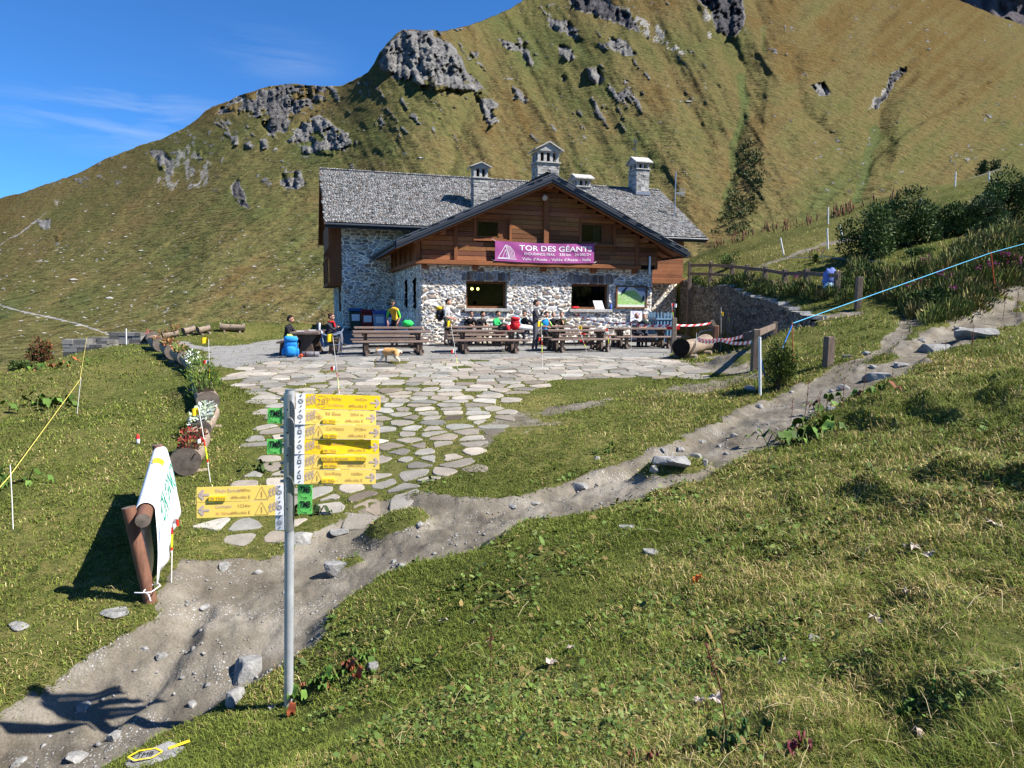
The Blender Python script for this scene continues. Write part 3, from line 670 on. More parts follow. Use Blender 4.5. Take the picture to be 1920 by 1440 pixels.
# ------------------------------------------------------------------ shared materials
def plain(name, c, rough=0.6, spec=0.3, metal=0.0, var=0.12, scale=14, bump=0.0, tone=False):
    s = NT(name, rough, spec); s.b.inputs['Metallic'].default_value = metal
    n = s.noise(scale, 4, 0.6)
    base = s.attr('tone', 'Color') if tone else c
    if tone: base = s.mix(1.0, c, base, 'MULTIPLY')
    s.color(s.mix(var, base, s.ramp(n, [(0.25, 0.1), (0.75, 0.9)]), 'OVERLAY'))
    if bump: s.bump(n, bump, 0.01)
    return s.m
def wood(name, c1, c2, scale=(2.2, 2.2, 30), rough=0.7, spec=0.2, tone=True):
    s = NT(name, rough, spec)
    g = s.noise(3.0, 6, 0.65, s.mapped(scale), 0.8)
    base = s.ramp(g, [(0.3, c1), (0.7, c2)])
    if tone: base = s.mix(1.0, base, s.attr('tone', 'Color'), 'MULTIPLY')
    k = s.voro(2.3, s.mapped((1.0, 1.0, 3.0)))
    base = s.mix(s.mr(k, 0.07, 0.02), base, (c1[0] * 0.4, c1[1] * 0.4, c1[2] * 0.4))
    w_ = s.noise(0.9, 5, 0.7)
    base = s.mix(0.5, base, s.ramp(w_, [(0.3, 0.3), (0.7, 0.7)]), 'OVERLAY')
    s.color(base); s.bump(g, 0.35, 0.006)
    return s.m
M_PLANK = wood('larch_planks', (0.115, 0.043, 0.018), (0.30, 0.118, 0.05))
M_BEAM = wood('larch_beam', (0.15, 0.055, 0.022), (0.30, 0.115, 0.045), (18, 2, 18))
M_POSTW = wood('larch_post', (0.12, 0.045, 0.018), (0.26, 0.10, 0.04), (20, 20, 2))
M_SHINGLE = plain('weathered_shingle', (1, 1, 1), 0.85, 0.25, var=0.5, scale=30, bump=0.3, tone=True)
M_FASCIA = plain('dark_sheet_metal', (0.030, 0.036, 0.046), 0.45, 0.5, 0.3, 0.1)
M_STONE = NT('rubble_masonry', 0.92, 0.15)
_s = M_STONE
_c = _s.attr('tone', 'Color')
_n = _s.noise(28, 5, 0.65); _n2 = _s.noise(5, 4, 0.6)
_c = _s.mix(0.55, _c, _s.ramp(_n, [(0.28, 0.18), (0.72, 0.82)]), 'OVERLAY'); _c = _s.mix(0.25, _c, _s.ramp(_n2, [(0.3, 0.25), (0.7, 0.75)]), 'OVERLAY')
_s.color(_c); _s.bump(_n, 0.6, 0.012)
M_STONE = _s.m
M_SLAB = plain('stone_slab', (0.36, 0.35, 0.33), 0.9, 0.15, var=0.5, scale=9, bump=0.5)
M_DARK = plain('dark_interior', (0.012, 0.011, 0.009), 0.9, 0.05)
M_LEAD = plain('lead_flashing', (0.22, 0.24, 0.28), 0.45, 0.5, 0.6)
def mk_glass():
    m = bpy.data.materials.new('window_glass'); m.use_nodes = True; t = m.node_tree; t.nodes.clear()
    o = t.nodes.new('ShaderNodeOutputMaterial'); a = t.nodes.new('ShaderNodeBsdfTransparent'); g = t.nodes.new('ShaderNodeBsdfGlossy'); f = t.nodes.new('ShaderNodeFresnel'); x = t.nodes.new('ShaderNodeMixShader')
    a.inputs[0].default_value = (0.5, 0.56, 0.52, 1); g.inputs['Roughness'].default_value = 0.03; f.inputs[0].default_value = 1.5
    t.links.new(f.outputs[0], x.inputs[0]); t.links.new(a.outputs[0], x.inputs[1]); t.links.new(g.outputs[0], x.inputs[2]); t.links.new(x.outputs[0], o.inputs[0])
    return m
M_GLASS = mk_glass()
def emis(name, c, e):
    s = NT(name); s.b.inputs['Emission Color'].default_value = (*c, 1); s.b.inputs['Emission Strength'].default_value = e; s.color(c); return s.m

# ------------------------------------------------------------------ rubble stone wall panels with real relief
STONE_COLS = np.array([(0.165, 0.175, 0.20), (0.21, 0.215, 0.225), (0.145, 0.15, 0.165), (0.25, 0.225, 0.19), (0.20, 0.165, 0.13), (0.135, 0.105, 0.085), (0.30, 0.29, 0.275), (0.19, 0.20, 0.22)])
def voronoi2(x, y, cw, ch, seed, rnd=0.85):
    gx = x / cw; gy_ = y / ch; ix = np.floor(gx); iy = np.floor(gy_)
    f1 = np.full(x.shape, 9.0); f2 = f1.copy(); cid = np.zeros(x.shape); lx = np.zeros(x.shape); ly = lx.copy()
    for dx in (-1, 0, 1):
        for dy in (-1, 0, 1):
            cx = ix + dx; cy = iy + dy
            px = cx + 0.5 + (_hash(cx, cy, seed) - 0.5) * rnd + 0.5 * (np.mod(cy, 2)); py = cy + 0.5 + (_hash(cx, cy, seed + 1) - 0.5) * rnd
            ex = np.abs(gx - px) * cw; ey = np.abs(gy_ - py) * ch
            d = (np.power(ex / cw, 3) + np.power(ey / ch, 3)) ** (1 / 3)
            n = d < f1
            f2 = np.where(n, f1, np.minimum(f2, d)); cid = np.where(n, _hash(cx, cy, seed + 2), cid); f1 = np.where(n, d, f1)
    return f1, f2, cid
def stone_panel(name, parent, L, H, place, seed, holes=(), res=0.03, relief=0.05, cw=0.34, ch=0.155, light=1.0, mask=None):
    """L x H panel; place(a, b, d) -> local point for along, up, outward"""
    na = max(2, int(L / res) + 1); nb = max(2, int(H / res) + 1)
    a = np.linspace(0, L, na); b = np.linspace(0, H, nb)
    A, B = np.meshgrid(a, b)
    wa = A + 0.05 * fbm(A * 3 + seed, B * 3, 2, seed); wb = B + 0.035 * fbm(A * 3, B * 3 + seed, 2, seed + 5)
    f1, f2, cid = voronoi2(wa, wb, cw, ch, seed)
    g1, g2, cid2 = voronoi2(wa + 3, wb + 7, cw * 0.55, ch * 0.62, seed + 40)
    small = vnoise(A * 0.9 + seed, B * 1.4, seed + 9) > 0.55
    f1 = np.where(small, g1, f1); e = np.where(small, g2 - g1, f2 - f1); cid = np.where(small, cid2, cid)
    body = sstep(0.05, 0.24, e)
    h = relief * body * (0.45 + 0.75 * _hash(np.floor(cid * 999), np.floor(cid * 77), 3)) + 0.012 * fbm(A * 9, B * 9, 3, seed + 3) * body
    tilt = (np.mod(cid * 57.3, 1) - 0.5)
    h += body * tilt * 0.02 * np.sin(A * 9)
    edge = np.minimum.reduce([A, L - A]) 
    h *= sstep(-0.01, 0.05, edge)
    col = STONE_COLS[np.floor(np.mod(cid * 91.7, 1) * len(STONE_COLS)).astype(int)]
    col = col * (0.8 + 0.7 * np.mod(cid * 31.1, 1) ** 2)[..., None]
    mort = np.array((0.80, 0.75, 0.66)) * (0.85 + 0.2 * fbm(A * 5, B * 5, 2, seed + 8))[..., None]
    col = mort + (col - mort) * sstep(0.03, 0.17, e)[..., None]
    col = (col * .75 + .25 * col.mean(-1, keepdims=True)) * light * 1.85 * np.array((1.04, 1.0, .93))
    P = place(A.ravel(), B.ravel(), h.ravel())
    keep = np.ones((nb - 1, na - 1), bool)
    ca = (A[:-1, :-1] + A[1:, 1:]) / 2; cb = (B[:-1, :-1] + B[1:, 1:]) / 2
    for (x0, x1, y0, y1) in holes: keep &= ~((ca > x0) & (ca < x1) & (cb > y0) & (cb < y1))
    if mask is not None: keep &= mask(ca, cb)
    I = np.arange(nb - 1)[:, None] * na + np.arange(na - 1)[None]
    F = np.stack([I, I + 1, I + 1 + na, I + na], -1)[keep]
    return np_mesh(name, P, F, [M_STONE], True, dict(tone=col.reshape(-1, 3)), parent=parent)

# ------------------------------------------------------------------ the mountain hut
HR = R_(17.0); HO = (-3.68, 28.0, 0.05)
EU = np.array([math.cos(HR), math.sin(HR)]); EV = np.array([-math.sin(HR), math.cos(HR)])
def hw(u, v, z): return (HO[0] + u * EU[0] + v * EV[0], HO[1] + u * EU[1] + v * EV[1], HO[2] + z)
hut = empty('mountain_hut', HO, HR, 'stone and timber mountain hut with shingle roof beyond the flagstone terrace', 'mountain hut')
WU = 10.28                                   # width of the gabled wing
AP, RZ, SL = 5.15, 6.78, 0.452               # ridge position, height, slope of the wing roof
def wing_z(u): return RZ - SL * abs(u - AP)
VW = -0.25                                   # face of the timber storey
W1 = (1.86, 3.59, 1.45, 2.55); W2 = (6.45, 8.22, 1.45, 2.53)
stone_panel('stone_wall', hut, WU, 3.35, lambda a, b, d: np.stack([a, -d, b - 0.15], -1), 5, [(W1[0], W1[1], W1[2] + .15, W1[3] + .15), (W2[0], W2[1], W2[2] + .15, W2[3] + .15)], 0.026)
stone_panel('stone_wall', hut, 8.0, 3.6, lambda a, b, d: np.stack([-d, 8.0 - a, b - 0.15], -1), 6, [(8 - 1.75, 8 - 1.0, 1.55, 2.85), (8 - 4.2, 8 - 3.45, 1.55, 2.85)], 0.04)
stone_panel('stone_wall', hut, 8.0, 3.4, lambda a, b, d: np.stack([WU + d, a, b - 0.15], -1), 8, (), 0.06)
stone_panel('stone_wall', hut, 5.2, 6.0, lambda a, b, d: np.stack([-2.6 + a, 8.0 - d, b - 0.3], -1), 9, (), 0.03, 0.045)
stone_panel('stone_wall', hut, 8.5, 6.2, lambda a, b, d: np.stack([-2.6 - d, 16.5 - a, b - 0.3], -1), 10, [(7.0, 7.9, 1.5, 3.0)], 0.06)
stone_panel('stone_wall', hut, 5.9, 5.9, lambda a, b, d: np.stack([WU + a, 8.0 - d, b - 0.3], -1), 11, [(0.4, 2.6, 0, 2.7)], 0.04)
stone_panel('stone_wall', hut, 8.5, 6.2, lambda a, b, d: np.stack([16.18 + d, 8.0 + a, b - 0.3], -1), 12, (), 0.08)
mb = MB(); mb.box(-2.55, 16.12, 16.3, 16.5, -0.3, 5.9, M_SLAB)
mb.build('back_wall', hut)
# dark rooms behind the openings
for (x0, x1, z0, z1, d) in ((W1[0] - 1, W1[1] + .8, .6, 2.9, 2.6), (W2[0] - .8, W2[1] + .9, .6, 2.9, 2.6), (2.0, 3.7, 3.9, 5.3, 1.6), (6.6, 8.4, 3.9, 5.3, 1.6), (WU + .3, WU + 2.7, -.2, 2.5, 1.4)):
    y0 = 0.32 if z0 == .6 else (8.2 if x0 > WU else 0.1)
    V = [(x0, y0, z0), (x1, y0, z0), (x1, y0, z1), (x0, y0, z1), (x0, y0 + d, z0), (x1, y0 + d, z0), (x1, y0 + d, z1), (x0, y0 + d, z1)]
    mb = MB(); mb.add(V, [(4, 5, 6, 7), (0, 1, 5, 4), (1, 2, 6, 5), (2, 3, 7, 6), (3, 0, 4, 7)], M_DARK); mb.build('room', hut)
# ground floor windows
M_FRAME = wood('brown_window_frame', (0.10, 0.042, 0.018), (0.22, 0.095, 0.04), (6, 6, 6))
def window(x0, x1, z0, z1, y, depth=0.28, sill=True, panel=None, mull=False, stone=True):
    f = MB(); t = 0.09
    for a in ((x0, x0 + t, z0, z1), (x1 - t, x1, z0, z1), (x0 + t, x1 - t, z0, z0 + t), (x0 + t, x1 - t, z1 - t, z1)): f.box(a[0], a[1], y + depth - 0.08, y + depth, a[2], a[3], M_FRAME)
    if mull: f.box((x0 + x1) / 2 - .03, (x0 + x1) / 2 + .03, y + depth - 0.07, y + depth, z0 + t, z1 - t, M_FRAME)
    r = M_SLAB if stone else M_PLANK
    o = f.build('window', hut)
    f = MB()
    f.box(x0 - 0.12, x0 - .002, y + 0.01, y + depth + .3, z0 - .06, z1 + .06, r); f.box(x1 + .002, x1 + 0.12, y + 0.01, y + depth + .3, z0 - .06, z1 + .06, r)
    f.box(x0 - .002, x1 + .002, y + 0.01, y + depth + .3, z1 + .002, z1 + .1, r); f.box(x0 - .002, x1 + .002, y + 0.01, y + depth + .3, z0 - .1, z0 - .002, r)
    f.build('reveal', o)
    g = MB(); g.box(x0 + t, (panel or x1) - t, y + depth - 0.045, y + depth - 0.035, z0 + t, z1 - t, M_GLASS); g.build('pane', o)
    if panel:
        g = MB(); g.box(panel - t, panel, y + depth - .1, y + depth, z0 + t, z1 - t, M_FRAME); g.box(panel, x1 - t, y + depth - 0.06, y + depth - .02, z0 + t, z1 - t, M_POSTW); g.build('shutter', o)
    if sill:
        g = MB(); g.box(x0 - 0.1, x1 + 0.12, y - 0.14, y + depth - .08, z0 - 0.13, z0 - 0.005, M_SLAB); g.build('sill', o, bevel=.01)
    return o
wn1 = window(*W1, 0.0)
window(*W2, 0.0)
lm = MB()
ME_LAMP = emis('warm_lamp', (1.0, 0.72, 0.2), 9.0)
for dx in (-0.13, 0.13): lm.ball((2.62 + dx, 1.6, 2.28), 0.06, ME_LAMP)
lm.bar((2.4, 1.6, 2.35), (2.85, 1.6, 2.35), .03, .03, M_DARK); lm.bar((2.62, 1.6, 2.35), (2.62, 1.6, 2.9), .02, .02, M_DARK)
lm.build('ceiling_lamp', wn1)
# upright stones over the windows
for (x0, x1, zz) in ((W1[0], W1[1], W1[3]), (W2[0], W2[1], W2[3])):
    g = MB(); x = x0 - 0.18
    while x < x1 + 0.15:
        w_ = random.uniform(0.05, 0.13); c = STONE_COLS[random.randrange(8)] * random.uniform(.8, 1.3)
        g.box(x, x + w_ - 0.015, -0.075 - random.random() * .02, 0.02, zz + 0.03 + random.random() * .03, zz + 0.30 + random.random() * .1, M_STONE, tuple(c), 0.012); x += w_ + .02
    g.build('lintel', hut)
# narrow windows on the left flank
for v0 in (1.0, 3.45):
    f = MB(); f.box(0.14, 0.2, v0, v0 + .75, 1.4, 2.7, M_FRAME); o = f.build('window', hut)
    f = MB(); f.box(0.11, 0.13, v0 + .1, v0 + .65, 1.5, 2.6, M_GLASS); f.build('pane', o)
    f = MB(); f.box(-0.06, 0.1, v0 - .05, v0 + .8, 1.3, 1.39, M_SLAB); f.build('sill', o)
f = MB()
for k in range(4): f.box(-2.70, -2.63, 8.62 + k * .25, 8.68 + k * .25, 1.2, 2.7, M_FRAME)
f.box(-2.60, -2.55, 8.6, 9.5, 1.15, 2.75, M_DARK); f.build('window', hut)

# timber gable: planks laid one by one
UW1 = (2.2, 3.6, 4.27, 5.02); UW2 = (6.75, 8.25, 4.22, 5.08)
def planks(name, u0, u1, z0, ztop, y0, holes=(), h=0.19, parent=hut, back=0.06, mat=M_PLANK):
    g = MB(); z = z0
    while z < ztop:
        a, b = u0, u1
        zc = z + h
        k = (RZ - 0.12 - zc) / SL + 0.0
        a = max(a, AP - k); b = min(b, AP + k)
        if b - a < 0.2: break
        segs = [(a, b)]
        for (x0, x1, q0, q1) in holes:
            if z + h > q0 + .02 and z < q1 - .02:
                segs = [s_ for (p, q) in segs for s_ in ((p, min(q, x0)), (max(p, x1), q)) if s_[1] - s_[0] > 0.03]
        for (p, q) in segs:
            x = p
            while x < q - 0.01:
                e = min(q, x + random.uniform(2.2, 4.2))
                if q - e < 0.6: e = q
                t = random.uniform(0.5, 1.5); c = (t * random.uniform(.95, 1.05), t * random.uniform(.95, 1.25), t * random.uniform(.85, 1.3))
                pr = random.uniform(0, 0.014)
                g.box(x + .002, e - .002, y0 - pr, y0 + back, z + 0.008, z + h - 0.008 + random.uniform(-.003, .003), mat, c)
                x = e
        z += h
    return g.build(name, parent)
planks('plank_wall', -0.02, WU + 0.02, 3.36, 6.7, VW, [UW1, UW2])
g = MB(); g.prism([(0.0, 3.2), (WU, 3.2), (WU, wing_z(WU) - .25), (AP, RZ - .25), (0, wing_z(0) - .25)], VW + 0.065, VW + 0.075, M_DARK)
o_ = g.build('wall_backing', hut)
# cut the openings out of the backing by building it from strips instead
bpy.data.objects.remove(o_)
g = MB()
def strip(x0, x1, z0, z1): g.prism([(x0, z0), (x1, z0), (x1, min(z1, wing_z(x1) - .2)), (max(min(AP, x1), x0), min(z1, wing_z(max(min(AP, x1), x0)) - .2)), (x0, min(z1, wing_z(x0) - .2))], VW + 0.065, VW + 0.09, M_DARK)
strip(0, UW1[0], 3.2, 9); strip(UW1[0], UW1[1], 3.2, UW1[2]); strip(UW1[0], UW1[1], UW1[3], 9); strip(UW1[1], UW2[0], 3.2, 9); strip(UW2[0], UW2[1], 3.2, UW2[2]); strip(UW2[0], UW2[1], UW2[3], 9); strip(UW2[1], WU, 3.2, 9)
g.build('wall_backing', hut)
window(*UW1, VW, 0.16, False, 3.22, stone=False)
window(*UW2, VW, 0.16, False, 7.82, stone=False)
for q in (UW1, UW2):
    g = MB()
    g.box(q[0] - .09, q[0], VW - .05, VW + .05, q[2] - .05, q[3] + .1, M_BEAM); g.box(q[1], q[1] + .09, VW - .05, VW + .05, q[2] - .05, q[3] + .1, M_BEAM)
    g.box(q[0] - .09, q[1] + .09, VW - .055, VW + .05, q[3] + .1, q[3] + .2, M_BEAM); g.box(q[0] - .12, q[1] + .12, VW - .12, VW + .05, q[2] - .11, q[2] - .05, M_BEAM)
    g.build('window_surround', hut)
# curtain in the right upper window
g = MB()
for k in range(7): g.box(7.45 + k * .045, 7.485 + k * .045, VW + .3 + .01 * (k % 2), VW + .315 + .01 * (k % 2), 4.35, 4.98, plain('curtain_cloth', (.35, .42, .36), .9) if k == 0 else g.mats[0])
g.build('curtain', hut)
# beams and posts
g = MB(); g.box(-0.28, WU - 0.75, VW - 0.16, 0.02, 3.18, 3.345, M_BEAM); g.box(-0.28, -0.1, 0.02, 7.9, 3.18, 3.345, M_BEAM); g.build('floor_beam', hut, bevel=.012)
for x in (0.12, 2.2, 5.15, 7.4, 9.35):
    g = MB(); g.box(x - .1, x + .1, VW - 0.02, 0.3, 3.0, 3.175, M_BEAM); g.build('joist_end', hut, bevel=.01)
g = MB(); g.box(AP - .11, AP + .11, VW - .16, VW - .002, 3.35, 6.15, M_POSTW); g.build('post', hut, bevel=.012)
g = MB(); g.box(1.28, 1.42, VW - .1, VW - .002, 3.35, 4.75, M_POSTW); g.build('post', hut, bevel=.012)
g = MB(); g.box(9.28, 9.45, VW - .1, VW - .002, 3.35, 4.6, M_POSTW); g.build('post', hut, bevel=.012)
for (x, dz) in ((AP, -.42), (9.55, -.42), (0.75, -.42)):
    g = MB(); g.box(x - .11, x + .11, -0.85, VW, wing_z(x) + dz - .06, wing_z(x) + dz + .12, M_BEAM); g.build('purlin_end', hut, bevel=.012)
# timber flank of the wing on the left
g = MB(); v = 0.0
for k in range(5):
    c = random.uniform(.8, 1.1)
    g.box(-0.16, -0.08, 0.05 + k * 1.5, 1.42 + k * 1.5, 3.36, 4.25, M_POSTW, (c, c, c)); g.box(-0.24, -0.06, 1.42 + k * 1.5, 1.55 + k * 1.5, 3.345, 4.3, M_POSTW)
g.box(-0.26, -0.06, VW - .05, 0.05, 3.345, 4.3, M_POSTW); g.build('flank_panel', hut)
g = MB(); g.box(WU, WU + .12, VW, 7.9, 3.2, 4.4, M_PLANK); g.build('flank_panel', hut)
# roofs
def shingle_slope(name, parent, u0, u1, w0, w1, place, course=0.155, seed=1, keep=None):
    """u along the eave, w from eave to ridge (in metres along the slope); place(u, w, n)"""
    rng = random.Random(seed); V = []; F = []; C = []
    w_ = w0; r = 0
    while w_ < w1:
        u = u0 - rng.random() * .12
        while u < u1:
            b = rng.uniform(0.07, 0.17); t = rng.uniform(0.018, 0.036); l = course * 1.75
            if keep is None or keep(u, w_):
                ju = rng.uniform(-.003, .003); jw = rng.uniform(-.010, .010); lift = rng.uniform(0, .012)
                k = len(V)
                ua, ub = u + .003, min(u + b - .003, u1)
                for (x, y, n) in ((ua, w_ + jw, lift + .022), (ub, w_ + jw + ju, lift + .022), (ub, w_ + l, 0.004), (ua, w_ + l, 0.004), (ua, w_ + jw, lift + t + .024), (ub, w_ + jw + ju, lift + t + .024), (ub, w_ + l, 0.012), (ua, w_ + l, 0.012)): V.append(place(x, y, n))
                F += [(k, k + 3, k + 2, k + 1), (k + 4, k + 5, k + 6, k + 7), (k, k + 1, k + 5, k + 4), (k + 1, k + 2, k + 6, k + 5), (k + 3, k, k + 4, k + 7)]
                g_ = max(.05, rng.gauss(0.165, 0.06)); wm = rng.uniform(-.012, .02)
                C += [(g_ + wm, g_, g_ - wm * .6)] * 8
            u += b
        w_ += course; r += 1
    return np_mesh(name, np.array(V), np.array(F), [M_SHINGLE], False, dict(tone=np.array(C)), parent=parent)
E0, ER = (6.75, 5.42), (12.3, 8.85)           # main roof eave and ridge (v, z)
mL = math.hypot(ER[0] - E0[0], ER[1] - E0[1]); mc, ms = (ER[0] - E0[0]) / mL, (ER[1] - E0[1]) / mL
def hidden_by_wing(u, w_): return E0[1] + ms * w_ > wing_z(u) - 0.35 or E0[0] + mc * w_ > 9.6
shingle_slope('roof_shingles', hut, -3.4, 17.25, 0.0, mL, lambda u, w_, n: (u, E0[0] + mc * w_ - ms * n, E0[1] + ms * w_ + mc * n), seed=3, keep=hidden_by_wing)
g = MB()
g.prism([(E0[0] + .03, E0[1] - .012), ER, (2 * ER[0] - E0[0], E0[1]), (2 * ER[0] - E0[0], E0[1] - .2), (ER[0], ER[1] - .2), (E0[0] + .03, E0[1] - .2)], -3.38, 17.2, M_PLANK, plane='yz')
g.build('roof_deck', hut)
g = MB()
g.prism([(E0[0] - .02, E0[1] - .24), (E0[0] + .028, E0[1] - .24), (E0[0] + .028, E0[1] - .015), (E0[0] - .02, E0[1] - .015)], -3.42, 17.25, M_FASCIA, plane='yz')
g.tube([(-3.42, E0[0] - .09, E0[1] - .09), (17.25, E0[0] - .09, E0[1] - .09)], 0.075, 8, M_FASCIA)
g.build('gutter', hut)
for (x0, x1) in ((-3.45, -3.385), (17.21, 17.27)):
    g = MB(); g.prism([(E0[0] - .02, E0[1] - .02), (ER[0], ER[1] + .03), (2 * ER[0] - E0[0], E0[1]), (2 * ER[0] - E0[0], E0[1] - .32), (ER[0], ER[1] - .3), (E0[0] - .02, E0[1] - .3)], x0, x1, M_PLANK, plane='yz'); g.build('bargeboard', hut)
g = MB(); g.obox((6.9, ER[0], ER[1] + .03), (10.3, 0, 0), (0, .12, 0), (0, 0, .02), M_FASCIA); g.build('ridge_cap', hut)
# gable infill of the main house
for x in (-2.72, 16.2):
    g = MB(); zz = 5.3
    for k in range(14):
        h2 = (ER[1] - .25 - (zz + .24)) / (ms / mc)
        if h2 < .2: break
        c = random.uniform(.75, 1.1); g.box(x, x + .08, ER[0] - h2, ER[0] + h2, zz + .005, zz + .235, M_PLANK, (c, c, c)); zz += .24
    g.build('gable_cladding', hut)
# wing roof
wc = 1 / math.hypot(1, SL); ws = SL * wc; wl = (AP + 1.08) / wc
def notmain(u, w_): return True
for sgn in (1, -1):
    base_u = AP - sgn * (AP + 1.08); base_z = RZ - SL * (AP + 1.08)
    shingle_slope('roof_shingles', hut, -1.02, 9.0, 0, wl, (lambda v_, w_, n, sgn=sgn, bu=base_u, bz=base_z: (bu + sgn * (wc * w_) - sgn * ws * n, v_, bz + ws * w_ + wc * n)), seed=20 + sgn, course=.17)
g = MB()
U0, U1 = AP - (AP + 1.08), AP + (AP + 1.08); zE = RZ - SL * (AP + 1.08)
g.prism([(U0, zE), (AP, RZ), (U1, zE), (U1, zE - .16), (AP, RZ - .16), (U0, zE - .16)], -0.98, 9.2, M_PLANK)
g.build('roof_deck', hut)
g = MB()
for (dy, dz0, dz1) in ((-1.075, 0.075, -.17), (-1.045, -.172, -.27)):
    for sgn in (-1, 1):
        e = AP + sgn * (AP + 1.1); ze = RZ - SL * (AP + 1.1)
        g.prism([(e, ze + dz0), (AP, RZ + dz0), (AP, RZ + dz1), (e, ze + dz1)][::(1 if sgn > 0 else -1)], dy, -0.985, M_FASCIA)
for sgn in (-1, 1):
    e = AP + sgn * (AP + 1.1); ze = RZ - SL * (AP + 1.1)
    for dz in (.055, -.05): g.prism([(e, ze + dz + .012), (AP, RZ + dz + .012), (AP, RZ + dz), (e, ze + dz)][::(1 if sgn > 0 else -1)], -1.085, -1.076, M_LEAD)
g.build('gable_fascia', hut)
for e in (U0 - .05, U1 + .05):
    g = MB(); g.box(e - .03, e + .03, -1.0, 7.6, zE - .26, zE + .0, M_FASCIA); g.tube([(e + (.08 if e > 0 else -.08), -1.0, zE - .1), (e + (.08 if e > 0 else -.08), 7.6, zE - .1)], .07, 8, M_FASCIA); g.build('gutter', hut)
g = MB()
for sgn in (-1, 1):
    e = AP + sgn * (AP + .45); ze = RZ - SL * (AP + .45)
    g.prism([(e, ze - .29), (AP, RZ - .29), (AP, RZ - .36), (e, ze - .36)][::(1 if sgn > 0 else -1)], -0.95, -0.86, M_BEAM)
g.build('barge_batten', hut)
g = MB()
for k in range(9):
    v_ = -.85 + k * 1.0
    for sgn in (-1, 1): g.bar((AP, v_, RZ - .22), (AP + sgn * (AP + 1.0), v_, RZ - .22 - SL * (AP + 1.0)), .1, .12, M_BEAM)
g.build('rafters', hut)
# timber storey on the right, over the doorway
g = MB()
z = 3.16
while z < 5.5:
    c = random.uniform(.75, 1.15); g.box(WU + .1, 15.95, 7.0, 7.06, z + .004, z + .196, M_PLANK, (c, c, c)); z += .2
g.box(15.9, 15.98, 7.06, 8.0, 3.16, 5.5, M_PLANK); g.box(WU + .1, 15.9, 7.065, 7.1, 3.16, 5.5, M_DARK); g.box(WU + .1, 15.9, 7.1, 7.95, 3.12, 3.17, M_PLANK)
g.build('timber_storey', hut)
g = MB(); g.box(WU + .3, 16.0, 6.72, 7.0, 2.86, 3.15, M_BEAM); g.build('floor_beam', hut, bevel=.012)
g = MB(); g.box(WU + .35, WU + .5, 7.9, 8.1, -.1, 2.4, M_POSTW); g.box(WU + 2.5, WU + 2.66, 7.9, 8.1, -.1, 2.4, M_POSTW); g.box(WU + .35, WU + 2.66, 7.88, 8.1, 2.4, 2.56, M_POSTW); dr = g.build('door_frame', hut)
g = MB(); g.box(WU + 1.5, WU + 2.5, 8.35, 8.42, -.1, 2.35, M_POSTW, (.5, .5, .5)); g.build('door', dr)
# balcony and cladding on the left gable
g = MB()
for k in range(26):
    c = random.uniform(.75, 1.1); g.box(-3.22, -3.14, 8.05 + k * .27, 8.05 + k * .27 + .262, 4.42, 5.75, M_PLANK, (c, c, c))
for k in range(3):
    c = random.uniform(.8, 1.05); g.box(-3.22 + k * .2, -3.025 + k * .2, 7.96, 8.04, 2.62, 5.6, M_POSTW, (c, c, c))
g.build('gable_cladding', hut)
bal = MB(); bal.box(-3.3, -2.6, 8.05, 15.1, 2.5, 2.64, M_BEAM); bal = bal.build('balcony', hut)
g = MB()
for k in range(30): g.box(-3.27, -3.23, 8.15 + k * .235, 8.21 + k * .235, 2.64, 3.85, M_POSTW)
g.box(-3.31, -3.19, 8.05, 15.1, 3.85, 3.95, M_BEAM); g.build('railing', bal)
for k in range(6):
    g = MB(); g.box(-3.24, -3.12, 8.2 + k * 1.3, 8.32 + k * 1.3, 3.95, 4.42, M_POSTW); g.build('post', bal)
